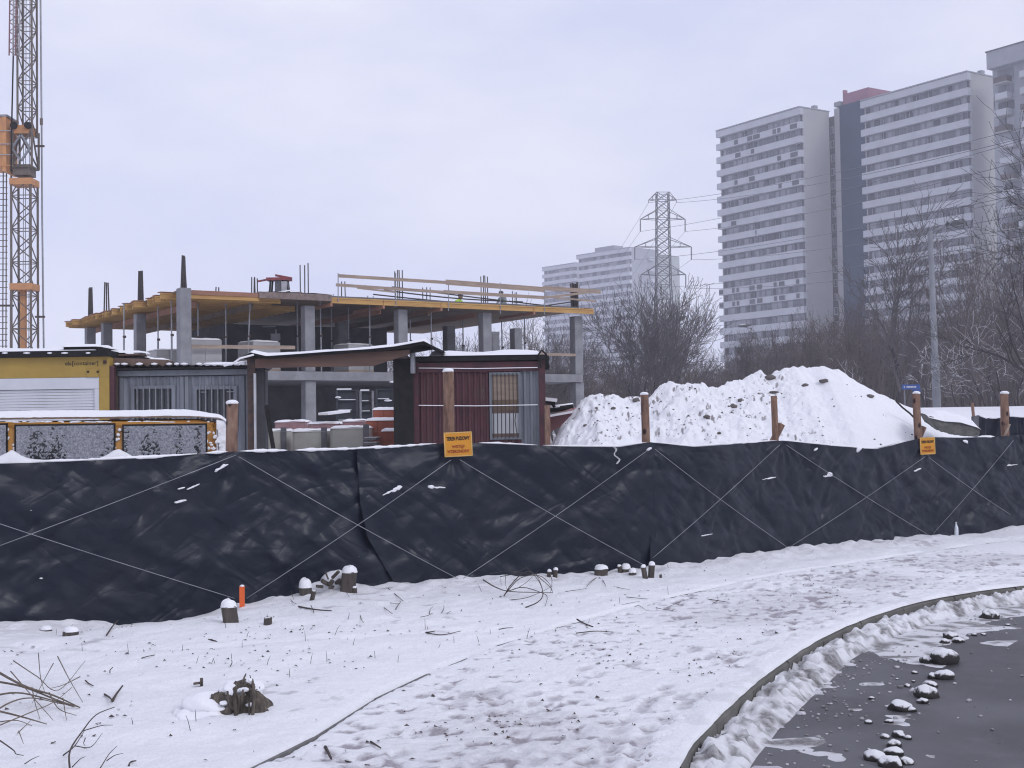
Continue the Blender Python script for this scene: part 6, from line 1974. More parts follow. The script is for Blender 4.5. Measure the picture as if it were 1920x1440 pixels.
# things right behind the red container
sh = thing('bent_sheet', 'snow topped bent sheet leaning right behind the red container', 'metal sheet', at(1030, 760, 27))
MB().beam(at(1016, 748, 27), at(1044, 751, 27), 0.5, 0.07).build('snow_layer', SNOW, sh, world=True)
MB().beam(at(1014, 753, 27), at(1040, 757, 27), 0.45, 0.07).beam(at(1036, 757, 27), at(1040, 764, 27), 0.4, 0.05).build('sheet', BLACK, sh, world=True)
MB().tube([at(1026, 770, 24.2) - Vector((0, 0, 1.5)), at(1026, 770, 24.2), at(1025, 760, 24.2)], 0.055, 8).build('rough_post', LOG, sh, world=True)
rp = thing('snowy_pipe', 'snow covered pipe lying across dark scrap beside the red container', 'pipe', at(1050, 765, 29))
MB().tube([at(1030, 768, 29), at(1075, 762, 29)], 0.07, 8).build('pipe', BLACK, rp, True, True)
MB().tube([at(1030, 765.5, 29), at(1075, 760.5, 29)], 0.06, 8).build('snow_layer', SNOW, rp, True, True)
rs2 = thing('red_sheet_pile', 'pale red sheet pile at the left foot of the snow heap', 'sheet pile', at(1050, 790, 28.2))
MB().prism([at(1028, 782, 28.2), at(1062, 771, 28.2), at(1080, 775, 28.2), at(1050, 800, 28.2), at(1028, 812, 28.2)], (0.2, 1.0, 0.1)).build('sheet', simple('pale_red_sheet', (0.25, 0.11, 0.11), (0.2, 0.09, 0.09), 4, 0.7), rs2, world=True)
MB().beam(at(1030, 780, 28.1), at(1080, 771, 28.1), 0.4, 0.05).build('snow_layer', SNOW, rs2, world=True)

# ---------------------------------------------------------------- bare trees
class TubeSet:
    """many thin tapering tubes gathered as numpy arrays, one mesh at the end"""
    def __init__(self): self.v, self.f, self.n = [], [], 0
    def add(self, pts, rad, k):
        pts = np.asarray(pts); m = len(pts)
        d = np.gradient(pts, axis=0); d /= np.linalg.norm(d, axis=1)[:, None] + 1e-9
        ref = np.array([0.31, 0.87, 0.38]) if abs(d[0] @ np.array([0.31, 0.87, 0.38])) < 0.9 else np.array([1.0, 0, 0])
        s = np.cross(d, ref); s /= np.linalg.norm(s, axis=1)[:, None] + 1e-9
        u = np.cross(s, d)
        a = np.arange(k) * 2 * math.pi / k
        ring = pts[:, None, :] + (s[:, None, :] * np.cos(a)[None, :, None] + u[:, None, :] * np.sin(a)[None, :, None]) * np.asarray(rad)[:, None, None]
        self.v.append(ring.reshape(-1, 3))
        i, j = np.meshgrid(np.arange(m - 1), np.arange(k), indexing='ij')
        j2 = (j + 1) % k
        self.f.append((np.stack([i * k + j, i * k + j2, (i + 1) * k + j2, (i + 1) * k + j], -1).reshape(-1, 4) + self.n))
        self.n += m * k
    def mesh(self, name, mat_):
        v = np.concatenate(self.v).astype(np.float32); f = np.concatenate(self.f).astype(np.int32)
        me = bpy.data.meshes.new(name)
        me.vertices.add(len(v)); me.vertices.foreach_set('co', v.ravel())
        me.loops.add(f.size); me.loops.foreach_set('vertex_index', f.ravel())
        me.polygons.add(len(f)); me.polygons.foreach_set('loop_start', np.arange(len(f), dtype=np.int32) * 4)
        me.polygons.foreach_set('use_smooth', np.ones(len(f), bool))
        me.materials.append(mat_)
        me.update(calc_edges=True)
        return me

def grow(rs, out, p, d, L, r, lvl, maxl, kids, ang, trop, wob, rmin, snow=None):
    n = 5 if lvl == 0 else 4 if lvl < 3 else 3
    pts, rad, ds = [p], [r], [d]
    for i in range(n):
        d = d + rs.normal(0, wob * (1 + 0.25 * lvl), 3) + np.array([0, 0, trop])
        d = d / np.linalg.norm(d)
        p = p + d * (L / n)
        pts.append(p); ds.append(d)
        rad.append(max(rmin, r * (1 - (0.62 if lvl else 0.5) * (i + 1) / n)))
    out[0 if lvl < 1 else 1].add(pts, rad, 7 if lvl == 0 else 5 if lvl == 1 else 3)
    if snow is not None and 1 <= lvl <= 3 and rs.rand() < snow[1]:
        q = np.array(pts) + np.array([0, 0, 1.0]) * np.array(rad)[:, None] * 0.7
        snow[0].add(q, np.maximum(np.array(rad) * 0.6, 0.011), 4)
    if lvl >= maxl: return
    k = kids[lvl]
    for j in range(k):
        tt_ = rs.uniform(0.28 if lvl == 0 else 0.15, 1.0) if j else 1.0
        f = tt_ * n
        i = min(int(f), n - 1)
        b = pts[i] + (pts[i + 1] - pts[i]) * (f - i)
        a = rs.uniform(*ang) * (0.5 if j == 0 else 1)
        ax = rs.normal(0, 1, 3); ax -= ax @ ds[i + 1] * ds[i + 1]; ax /= np.linalg.norm(ax) + 1e-9
        nd = ds[i + 1] * math.cos(a) + ax * math.sin(a)
        rr = np.interp(f, range(n + 1), rad)
        grow(rs, out, b, nd, L * (rs.uniform(0.75, 1.2) * (0.7 + 0.4 * tt_) if lvl == 0 else rs.uniform(0.40, 0.68)), rr * rs.uniform(0.5, 0.75), lvl + 1, maxl, kids, ang, trop, wob, rmin, snow)

def make_tree(seed, H, r0, kids, ang=(0.35, 0.85), trop=0.05, wob=0.10, rmin=0.010, stems=1, fork=0.45, snow=None, bark=BARK, twig=BARK_B, trunk_frac=0.36):
    rs = np.random.RandomState(seed)
    out = (TubeSet(), TubeSet())
    sn = (TubeSet(), snow) if snow else None
    for k in range(stems):
        d = np.array([rs.normal(0, fork * 0.5 if stems > 1 else 0.03), rs.normal(0, fork * 0.5 if stems > 1 else 0.03), 1.0])
        d /= np.linalg.norm(d)
        grow(rs, out, np.array([rs.normal(0, 0.15 * (stems > 1)), rs.normal(0, 0.15 * (stems > 1)), -0.2]), d, H * trunk_frac, r0 * (1 if stems == 1 else rs.uniform(0.6, 1)), 0, len(kids), kids, ang, trop, wob, rmin, sn)
    return out[0].mesh('trunk', bark), out[1].mesh('crown', twig), (sn[0].mesh('branch_snow', SNOW) if sn and sn[0].n else None)
GREYB = simple('grey_twigs', (0.13, 0.118, 0.12), (0.085, 0.079, 0.083), 5, 0.9)
TREES = {
    'upright': make_tree(1, 9.0, 0.13, (6, 6, 5, 3), (0.30, 0.75), 0.05, 0.08, 0.013, 4, 0.62, twig=GREYB),
    'spread': make_tree(2, 13.0, 0.20, (9, 7, 5, 3), (0.40, 0.85), 0.05, 0.09, 0.016, 1, twig=GREYB),
    'tall': make_tree(3, 12.0, 0.15, (8, 6, 5, 3), (0.25, 0.6), 0.06, 0.08, 0.011, 1, twig=BARK_B),
    'bushy': make_tree(4, 7.0, 0.07, (7, 5, 4, 3), (0.3, 0.8), 0.06, 0.10, 0.010, 5, 0.7),
    'big': make_tree(5, 15.0, 0.26, (9, 6, 5, 4), (0.35, 0.8), 0.06, 0.10, 0.010, 1, trunk_frac=0.38, twig=BARK),
    'snowy': make_tree(6, 6.5, 0.13, (7, 5, 3), (0.6, 1.15), 0.0, 0.12, 0.012, 1, snow=0.25, twig=GREYB, trunk_frac=0.5),
    'snowy2': make_tree(7, 6.0, 0.10, (6, 5, 3), (0.5, 1.0), 0.02, 0.13, 0.012, 2, 0.4, snow=0.25, twig=GREYB, trunk_frac=0.5),
}
def tree(kind, px, Y, H, lab, grp=None, rz=None, zoff=0.0, name='bare_tree'):
    x = at(px, 760, Y).x
    z = float(terr(x, Y)) + zoff
    base_h = {'upright': 11.0, 'spread': 14.5, 'tall': 13.2, 'bushy': 8.6, 'big': 17.8, 'snowy': 9.0, 'snowy2': 8.0}[kind]
    s = H / base_h
    t_ = thing(name, lab, 'tree', (x, Y, z), rz if rz is not None else rnd.uniform(0, 6.28), grp)
    t_.scale = (s, s, s)
    tr_, cr_, sn_ = TREES[kind]
    link('trunk', tr_, t_); c = link('crown', cr_, t_)
    if sn_: link('branch_snow', sn_, c)
    return t_
tree('upright', 1207, 84, 11.6, 'many stemmed bare tree standing alone below the pylon', rz=0.4)
tree('upright', 1262, 92, 11.0, 'bare tree right of the many stemmed one, crown against the sky', rz=2.2)
tree('bushy', 1168, 88, 7.5, 'bushy bare tree left of the many stemmed one', rz=1.0)
tree('spread', 1688, 82, 14.4, 'spreading bare tree before the balconies of the right tower', rz=0.9)
tree('big', 2085, 46, 13.5, 'large dark bare tree reaching in from the right edge', rz=2.6)
tree('big', 1945, 60, 10.5, 'dark bare tree right of the cream gable, behind the large one', rz=0.3)
tree('tall', 1806, 78, 11.5, 'slim bare tree right of the tall lamp pole', rz=1.2)
tree('tall', 1856, 74, 11.2, 'slim bare tree before the cream gable foot', rz=3.5)
tree('tall', 1622, 96, 10.0, 'olive brown bare tree before the blue stair tower', rz=0.2)
tree('tall', 1560, 100, 8.5, 'brown bare tree at the corner of the left tower', rz=4.0)
for k, (px, Y, H, kd, lab) in enumerate([(1799, 58, 3.6, 'snowy', 'small snow laden tree, leftmost of the row on the white slope'), (1848, 60, 4.6, 'snowy', 'small snow laden tree with wide white branches left of the last log post'), (1841, 64, 4.0, 'snowy2', 'thin snow laden tree just behind the wide white branched one'),
                               (1884, 62, 5.2, 'snowy2', 'snow laden tree with a dark trunk right above the short tarpaulin'), (1912, 60, 4.6, 'snowy', 'snow laden tree at the right edge behind the last log post')]):
    tree(kd, px, Y, H, lab, 'snow laden trees on the white slope', rz=k * 1.3, name='snowy_tree')
# single snowy boughs that lean out of the thicket
for k, (px, Y, H, lab) in enumerate([(1590, 74, 3.4, 'half fallen snowy tree leaning out behind the top of the heap'), (1735, 72, 4.8, 'low snow dusted tree beside the foot of the tall lamp')]):
    t_ = tree('snowy2', px, Y, H, lab, 'snow dusted low trees behind the heap', rz=k + 0.5, name='snowy_tree')
    if k == 0: t_.rotation_euler = (0.0, -0.75, 0.4)
# thicket: trees one can tell apart, then the mass behind them
trs2 = np.random.RandomState(33)
TH = [(x, y, h) for x, y, h in [(985, 66, 7.2), (1012, 74, 8.4), (1045, 70, 7.8), (1078, 80, 8.5), (1290, 96, 6.6), (1322, 104, 6.0), (1352, 98, 6.2), (1385, 106, 7.0), (1415, 94, 7.2), (1445, 104, 7.6), (1478, 98, 7.8), (1508, 106, 8.2),
                                (1535, 94, 8.6), (1592, 92, 9.0), (1642, 104, 9.4), (1668, 96, 9.0), (1712, 100, 8.8), (1745, 92, 8.4), (1776, 100, 9.0), (1822, 96, 9.2), (1870, 92, 10.5), (1902, 88, 11.0), (1940, 80, 10.0), (760, 82, 7.0), (800, 88, 7.4), (835, 80, 7.0), (870, 86, 7.6), (905, 82, 7.2), (940, 90, 7.8), (720, 92, 7.2)]]
for k, (px, Y, H) in enumerate(TH):
    kd = ('bushy', 'tall', 'upright')[k % 3]
    W_ = 'seen between the concrete columns' if px < 980 else 'between concrete shell and pylon' if px < 1160 else 'below the left tower' if px < 1530 else 'below the blue stair tower' if px < 1720 else 'behind the tall street lamp'
    tree(kd, px, Y, H * (0.92 + 0.16 * trs2.rand()), 'bare brown tree in the dense thicket ' + W_, 'bare trees of the thicket ' + W_)
for px, Y, H in ((88, 95, 5.2), (100, 99, 4.6), (75, 97, 4.4)):
    tree('bushy', px, Y, H, 'low bare bush behind the foot of the crane', 'low bushes behind the crane', name='bare_bush')
ts = TubeSet()
for k in range(9000):
    px = trs2.uniform(700, 2250)
    Y = trs2.uniform(84, 128)
    p = at(px, 760, Y)
    x = p.x
    z = float(terr(x, Y)) - 0.2
    hmax = float(np.interp(px, [700, 960, 1100, 1280, 1340, 1420, 1540, 1640, 1760, 1900, 2250], [5.2, 5.4, 5.2, 4.6, 4.2, 5.6, 7.6, 8.2, 7.6, 7.8, 8.4])) * (Y / 100)
    h = hmax * trs2.uniform(0.35, 1.0)
    lean = trs2.normal(0, 0.16, 2)
    q = np.array([[x + lean[0] * h * f + trs2.normal(0, 0.10), Y + lean[1] * h * f + trs2.normal(0, .1), z + h * f] for f in (0, 0.35, 0.7, 1.0)])
    r_ = trs2.uniform(0.012, 0.034)
    ts.add(q, [r_, r_ * 0.8, r_ * 0.55, r_ * 0.3], 3)
    for j in range(3):
        f = trs2.uniform(0.25, 0.95); i = min(int(f * 3), 2)
        b = q[i] + (q[i + 1] - q[i]) * (f * 3 - i)
        d = np.array([trs2.normal(0, 0.7), trs2.normal(0, 0.5), trs2.uniform(0.2, 1.0)]); d *= h * trs2.uniform(0.10, 0.26) / np.linalg.norm(d)
        ts.add(np.array([b, b + d * 0.55 + trs2.normal(0, .04, 3), b + d]), [r_ * 0.55, r_ * 0.42, r_ * 0.25], 3)
tag(link('thicket', ts.mesh('thicket', simple('thicket_twigs', (0.20, 0.162, 0.145), (0.13, 0.108, 0.102), 0.15, 0.95))), 'brown mass of bare undergrowth behind the site', kind='stuff')

# ---------------------------------------------------------------- stumps, stake, brushwood and other small things on the verge
STUMP = simple('stump_bark', (0.115, 0.098, 0.083), (0.055, 0.047, 0.043), 16, 0.9, 0.9, 0.012, 26, vs=(1, 1, 0.22))
CUT = simple('cut_wood', (0.22, 0.18, 0.14), (0.16, 0.13, 0.105), 20, 0.8)
def snow_dome(parent, r, h, z, seed, mat_=SNOW):
    us, vs_ = np.meshgrid(np.linspace(0, 2 * math.pi, 25), np.linspace(0, 1, 9), indexing='ij')
    n_ = 0.72 + 0.55 * fbm(np.cos(us) * 1.5 + seed, np.sin(us) * 1.5 + vs_, seed, 3)
    rr = r * vs_ ** 0.8 * (1 + 0.08 * (n_ - 1))
    zz = z - 0.015 + h * np.sqrt(np.clip(1 - vs_ ** 2.6, 0, 1)) * n_
    return link('snow_cap', grid_mesh('snow_cap', rr * np.cos(us), rr * np.sin(us), zz, mat_), parent)
def stump(px, py, w, h, lab, snow=0.5, lean=(0, 0), seed=1, group='cut stumps along the fence'):
    p = on_ground(px, py)
    sc = p.y / FPX
    if lean == (0, 0): lean = (0.12 * math.sin(seed * 2.3), 0.08 * math.cos(seed * 1.7))
    r_, H = w / 2 * sc, h * sc
    t_ = thing('tree_stump', lab, 'stump', p + Vector((0, r_ * 0.8, -0.02)), 0, group)
    us, vs_ = np.meshgrid(np.linspace(0, 2 * math.pi, 41), np.linspace(0, 1, 14), indexing='ij')
    rad = r_ * (1.0 + 0.12 * (1 - vs_) ** 3 + 0.28 * (fbm(np.cos(us) * 1.6 + seed, np.sin(us) * 1.6 + seed + vs_ * 0.9, seed, 3) - 0.5) + 0.05 * (fbm(us * 5, vs_ * 2, seed + 3, 2) - 0.5) * np.sin(us / 2))
    zz = -0.12 + (H + 0.12) * vs_ + 0.03 * H * np.cos(us) * vs_
    link('bark', grid_mesh('bark', rad * np.cos(us) + lean[0] * zz, rad * np.sin(us) + lean[1] * zz, zz, STUMP), t_)
    top = [(rad[i, -1] * 0.99 * math.cos(us[i, 0]) + lean[0] * zz[i, -1], rad[i, -1] * 0.99 * math.sin(us[i, 0]) + lean[1] * zz[i, -1], zz[i, -1] - 0.002) for i in range(40)]
    MB().add(top + [(lean[0] * H, lean[1] * H, H)], [(i, (i + 1) % 40, 40) for i in range(40)]).build('cut_face', CUT, t_)
    if snow:
        s_ = snow_dome(t_, r_ * 1.04, H * 0 + r_ * snow * 1.3, H + 0.01, seed)
        s_.location = (lean[0] * H, lean[1] * H, 0)
    return t_
stump(431, 1168, 29, 34, 'upright stump with a rounded snow cap next to the orange stake', 0.75, seed=2)
stump(501, 1166, 15, 12, 'tiny bare sided stump right of the orange stake', 0.12, seed=3)
stump(129, 1192, 28, 12, 'low snow capped stump, right one of the pair at the fence corner', 0.5, seed=4)
stump(84, 1184, 22, 8, 'low snow capped stump, left one of the pair at the fence corner', 0.55, seed=5)
stump(650, 1112, 29, 42, 'tallest stump, thick and dark with a white cap, against the fence', 0.7, seed=6)
stump(1127, 1080, 25, 16, 'low snow capped stump halfway along the fence, with twigs at its foot', 0.5, (0.1, 0), 7)
stump(1029, 1078, 8, 14, 'left stick like stump of a small snowy pair', 0.9, (0.1, 0), 8)
stump(1040, 1078, 9, 18, 'right stick like stump of a small snowy pair', 0.9, (0.12, 0), 9)
stump(1163, 1062, 8, 16, 'thin upright stump near the fence seam, tiny white cap', 0.7, (0, 0), 10)
stump(1174, 1072, 18, 10, 'rounded snow covered stump right below the thin upright one', 0.8, (0, 0), 11)
stump(1186, 1078, 14, 8, 'small snow covered stump between the rounded one and the leafy one', 0.9, (0, 0), 12)
stump(1211, 1086, 10, 26, 'left stem of the broken stump at the fence seam', 0.8, (-0.15, 0), 13)
stump(1221, 1086, 12, 30, 'right stem of the broken stump at the fence seam', 0.9, (0.08, 0), 14)
stump(1239, 1080 + 4, 5, 10, 'thin dark peg in the snow right of the broken stump', 0.2, (0, 0), 15)
stump(573, 1116, 24, 18, 'stump under a mushroom like snow cap, left of the tallest stump', 1.1, (0.0, 0), 16)
stump(583, 1126, 9, 22, 'slanting stick stump in front of the mushroom capped one', 0.3, (0.25, 0), 17)
stump(1195 - 530, 1106, 8, 8, 'thumb sized stub at the foot of the tallest stump', 0.6, (0, 0), 18)
# heaped roots buried in snow beside the tallest stump
p = on_ground(622, 1112)
rh = thing('root_heap', 'snow buried heap of roots leaning on the tallest stump', 'root heap', p + Vector((0, 0.12, 0)), 0)
m_ = blob(55, 0.135, 0.12, 0.10, 0.25, 3, 'snow_cover'); m_.materials.append(SNOW)
o = link('snow_cover', m_, rh); o.location = (0.02, 0.1, 0.10)
m_ = blob(56, 0.19, 0.10, 0.07, 0.25, 3, 'snow_cover'); m_.materials.append(SNOW)
o = link('snow_cover', m_, rh); o.location = (-0.14, 0.12, 0.02)
for k in range(16):
    a = np.array([rnd.uniform(-0.10, 0.20), rnd.uniform(-0.10, 0), rnd.uniform(0.01, 0.16)])
    d = np.array([rnd.uniform(-0.12, 0.12), rnd.uniform(-0.06, 0.02), rnd.uniform(-0.05, 0.08)])
    MB().tube([a, a + d], rnd.uniform(0.008, 0.025), 5).build('root', STUMP, rh)
# the splintered stump in the snow in front
p = on_ground(436, 1338)
sp_ = thing('broken_stump', 'splintered rotten stump half buried in snow in the open verge', 'stump', p)
brs = np.random.RandomState(3)
ROT = simple('rotten_wood', (0.16, 0.135, 0.11), (0.045, 0.037, 0.032), 26, 0.95, 1.0, 0.02, 40, vs=(1, 1, 0.3))
for k in range(26):
    x = brs.uniform(0.0, 0.125); hgt_ = 0.04 + 0.10 * sstep(-0.1, 0.10, x) + brs.uniform(-0.03, 0.05) + 0.06 * (brs.rand() < 0.12)
    y = brs.uniform(-0.05, 0.16)
    q = [(x, y, -0.05), (x + brs.normal(0, .010), y, hgt_ * 0.6), (x + brs.normal(0.004, .014), y + brs.normal(0, .01), hgt_)]
    r_ = brs.uniform(0.004, 0.013)
    MB().tube(q, [r_, r_ * brs.uniform(0.8, 1.15), r_ * brs.uniform(0.15, 0.6)], 6).build('splinter', ROT, sp_, True)
m_ = blob(61, 0.150, 0.10, 0.115, 0.85, 5, 'rotten_core'); m_.materials.append(ROT); o = link('rotten_core', m_, sp_); o.location = (0.0, 0.08, 0.015)
for (x, y, z, a, b, c, sd) in ((-0.11, 0.16, 0.03, 0.20, 0.17, 0.075, 71), (0.02, 0.17, 0.105, 0.12, 0.11, 0.05, 72), (-0.17, 0.05, -0.02, 0.16, 0.12, 0.055, 73), (-0.28, 0.12, -0.03, 0.14, 0.14, 0.05, 79), (-0.01, 0.05, 0.105, 0.035, 0.03, 0.018, 74), (0.055, 0.04, 0.125, 0.03, 0.025, 0.015, 75), (0.09, 0.06, 0.175, 0.022, 0.02, 0.012, 76), (-0.05, 0.0, 0.06, 0.022, 0.02, 0.014, 77), (0.10, 0.0, 0.05, 0.02, 0.016, 0.012, 78)):
    m_ = blob(sd, a, b, c * 0.9, 0.42, 4, 'snow_cover'); m_.materials.append(SNOW); o = link('snow_cover', m_, sp_); o.location = (x, y, z)
pk = on_ground(378, 1286)
pg = thing('wood_peg', 'small split peg sticking out of the snow behind the splintered stump', 'peg', pk)
MB().beam((0, 0, -0.05), (0, 0, 0.05), 0.016, 0.02).build('upright', ROT, pg)
MB().beam((-0.05, 0, 0.015), (0, 0, 0.02), 0.03, 0.012).build('chip', ROT, pg)
# orange survey stake
ST = simple('stake_orange', (0.80, 0.14, 0.03), (0.72, 0.12, 0.03), 6, 0.55)
p = on_ground(452, 1141)
st_ = thing('survey_stake', 'bright orange survey stake in the snow at the fence foot', 'stake', p + Vector((0, 0.05, 0)))
MB().box((0, 0, 0.075), (0.045, 0.03, 0.25)).build('stake', ST, st_)
m_ = blob(81, 0.024, 0.02, 0.014, 0.15, 2, 'snow_cap'); m_.materials.append(SNOW); o = link('snow_cap', m_, st_); o.location = (0, 0, 0.205)
# pale bottle stuck at the fence foot, right
p = on_fence(1793, 1006, 0.06)
bt = thing('plastic_bottle', 'clear plastic bottle standing at the fence foot on the right', 'bottle', p)
PET = NT('clear_plastic'); PETM = PET.set((0.62, 0.66, 0.70), 0.25, None, 0, 0.5)
prof = [(0.0, 0.028), (0.02, 0.032), (0.11, 0.032), (0.13, 0.030), (0.17, 0.014), (0.185, 0.012)]
MB().tube([(0, 0, z) for z, r_ in prof], [r_ for z, r_ in prof], 12).build('bottle_body', PETM, bt, True)
MB().tube([(0, 0, 0.186), (0, 0, 0.205)], 0.015, 10).build('cap', WHITE_P, bt, True)

# brushwood and single twigs
TWIG = simple('twig_bark', (0.085, 0.065, 0.055), (0.045, 0.037, 0.035), 12, 0.9)
TWIGL = simple('pale_twig', (0.17, 0.135, 0.105), (0.11, 0.088, 0.072), 12, 0.9)
def curve_px(px_pts, heights=None, r=0.004, taper=0.4, n=18, sag=0):
    """a twig drawn through ground points seen at these pixels, lifted by the given heights"""
    P = []
    for k, (px, py) in enumerate(px_pts):
        h = 0 if heights is None else heights[k]
        g = gnd(px, py, 0.05)
        z = gz(g.x, g.y) + h
        q = gnd(px, py, z)
        P.append((q.x, q.y, z + 0.004))
    C = catmull(P, max(2, n // max(1, len(P) - 1))) if len(P) > 2 else np.array([np.array(P[0]) + (np.array(P[1]) - np.array(P[0])) * f for f in np.linspace(0, 1, 6)])
    return C, [r * (1 - (1 - taper) * i / (len(C) - 1)) for i in range(len(C))]
def brush(name, lab, lines, mat_, base):
    t_ = thing(name, lab, 'brushwood', on_ground(*base))
    for px_pts, hs, r_ in lines:
        C, rr = curve_px(px_pts, hs, r_)
        MB().tube([tuple(c) for c in C], rr, 5).build('twig', mat_, t_, True, True)
    return t_
H_ = lambda *a: list(a)
L1_ = [([(-40, 1240), (40, 1285), (100, 1305), (150, 1328)], H_(.18, .12, .06, .01), .009), ([(-30, 1275), (40, 1288), (110, 1315), (148, 1327)], H_(.1, .09, .05, .01), .008), ([(-30, 1310), (30, 1300), (90, 1312), (140, 1327)], H_(.04, .08, .05, .01), .007),
       ([(-20, 1342), (20, 1318), (60, 1310), (120, 1322)], H_(.02, .05, .06, .03), .006), ([(-20, 1330), (40, 1345), (88, 1359)], H_(.08, .04, .01), .007), ([(-10, 1365), (50, 1340), (100, 1318), (135, 1290)], H_(.01, .06, .10, .14), .004),
       ([(25, 1240), (70, 1270), (110, 1295), (160, 1240)], H_(.14, .10, .07, .02), .004), ([(72, 1226), (76, 1270), (84, 1300)], H_(.16, .10, .06), .0035), ([(108, 1232), (130, 1275), (155, 1318)], H_(.14, .09, .02), .004), ([(100, 1245), (85, 1272), (60, 1320)], H_(.12, .09, .03), .0035),
       ([(20, 1260), (70, 1318), (100, 1352)], H_(.16, .08, .02), .004), ([(60, 1290), (66, 1320), (75, 1350)], H_(.1, .05, .01), .0035), ([(92, 1300), (110, 1330), (143, 1343)], H_(.08, .04, .01), .004), ([(118, 1310), (122, 1335), (125, 1352)], H_(.06, .03, .01), .0035),
       ([(-10, 1356), (30, 1352), (60, 1362)], H_(.02, .03, .01), .004), ([(33, 1376), (50, 1360), (58, 1352)], H_(.01, .03, .05), .003), ([(35, 1372), (40, 1385), (44, 1396)], H_(.04, .03, .01), .003), ([(150, 1270), (120, 1285), (95, 1292)], H_(.1, .08, .06), .0035)]
brush('brushwood', 'pile of cut brushwood cut by the left edge of the photo', L1_, TWIGL, (60, 1350))
L2_ = [([(131, 1448), (131, 1410), (155, 1372), (180, 1342), (215, 1327)], H_(.0, .06, .10, .14, .16), .0055), ([(118, 1418), (140, 1400), (158, 1372)], H_(.0, .04, .08), .004), ([(155, 1372), (190, 1362), (212, 1361)], H_(.09, .10, .10), .003), ([(140, 1400), (170, 1402), (192, 1376)], H_(.06, .06, .09), .003),
       ([(160, 1385), (157, 1395), (160, 1400)], H_(.06, .04, .03), .003), ([(135, 1440), (150, 1425), (160, 1420)], H_(.01, .04, .05), .003), ([(188, 1442), (205, 1415), (220, 1400)], H_(.01, .05, .08), .003), ([(200, 1428), (215, 1418), (231, 1414)], H_(.02, .05, .06), .003), ([(0, 1390), (25, 1408), (30, 1415), (44, 1418)], H_(.08, .04, .02, .02), .004), ([(46, 1434), (60, 1425), (74, 1419)], H_(.01, .03, .05), .003)]
brush('brushwood', 'bent branching twig standing out of the snow low on the left', L2_, TWIG, (150, 1430))
L3_ = [([(906, 1088), (930, 1102), (960, 1110), (1036, 1112)], H_(.05, .06, .06, .03), .007), ([(945, 1118), (960, 1095), (990, 1072), (1030, 1100), (1036, 1112)], H_(0, .12, .24, .10, .02), .006), ([(945, 1117), (975, 1085), (1010, 1080), (1030, 1095), (1034, 1108)], H_(0, .15, .18, .1, .02), .005), ([(985, 1140), (1008, 1130), (1018, 1115), (1010, 1090), (985, 1062)], H_(.0, .05, .08, .16, .28), .006),
       ([(950, 1110), (980, 1102), (1015, 1112), (1026, 1120), (1022, 1138)], H_(.06, .10, .06, .04, 0), .005), ([(955, 1126), (985, 1122), (1012, 1112), (1036, 1100)], H_(.0, .03, .06, .07), .004), ([(948, 1078), (948, 1095), (952, 1112)], H_(.18, .1, .03), .003), ([(938, 1082), (965, 1076), (995, 1060)], H_(.14, .2, .28), .004), ([(1030, 1075), (1035, 1090), (1032, 1112)], H_(.14, .08, .02), .004),
       ([(918, 1076), (960, 1072), (1000, 1080)], H_(.2, .22, .14), .003), ([(970, 1104), (990, 1090), (1012, 1068)], H_(.06, .14, .24), .003), ([(1005, 1076), (1015, 1098), (1020, 1118)], H_(.2, .1, .03), .003)]
brush('brushwood', 'tangle of arched twigs against the fence below the orange sign', L3_, TWIG, (985, 1130))
trs3 = np.random.RandomState(17)
SING = [((200, 1192), (222, 1163), .010), ((560, 1138), (622, 1146), .011), ((583, 1136), (588, 1150), .005), ((728, 1104), (756, 1128), .006), ((742, 1143), (752, 1128), .006), ((722, 1129), (748, 1132), .004), ((1082, 1162), (1112, 1176), .010), ((1080, 1188), (1150, 1186), .006), ((391, 1200), (409, 1206), .009), ((258, 1238), (290, 1229), .006),
        ((211, 1315), (230, 1287), .012), ((196, 1303), (211, 1315), .009), ((160, 1277), (175, 1287), .007), ((206, 1262), (212, 1252), .006), ((254, 1268), (269, 1266), .004), ((432, 1250), (434, 1238), .005), ((610, 1402), (621, 1424), .013), ((646, 1428), (693, 1436), .006), ((695, 1392), (714, 1404), .008), ((241, 1438), (255, 1428), .007),
        ((800, 1188), (864, 1184), .006), ((935, 1181), (962, 1178), .006), ((798, 1187), (815, 1184), .008), ((788, 1158), (812, 1150), .004), ((805, 1152), (812, 1138), .004), ((828, 1150), (832, 1136), .004), ((838, 1152), (846, 1146), .003), ((650, 1166), (655, 1150), .004), ((676, 1155), (682, 1168), .004), ((720, 1140), (736, 1152), .005), ((1174, 1120), (1216, 1124), .005),
        ((1190, 1138), (1210, 1144), .004), ((1230, 1140), (1262, 1146), .004), ((1320, 1123), (1366, 1130), .006), ((1336, 1132), (1345, 1120), .004), ((1118, 1084), (1100, 1100), .006), ((1130, 1088), (1136, 1100), .005), ((1150, 1100), (1180, 1106), .004), ((1310, 1324), (1352, 1330), .005), ((1618, 1186), (1622, 1160), .004), ((545, 1125), (556, 1133), .004), ((640, 1100), (655, 1120), .004),
        ((1060, 1110), (1100, 1104), .004), ((1250, 1140), (1310, 1122), .003), ((1160, 1136), (1200, 1128), .003)]
WHERE = [(0, 460, 'left of the orange stake'), (460, 700, 'below the tallest stump'), (700, 900, 'in the verge under the left fence seam'), (900, 1120, 'around the tangle of arched twigs'), (1120, 2000, 'on the right, towards the kerb')]
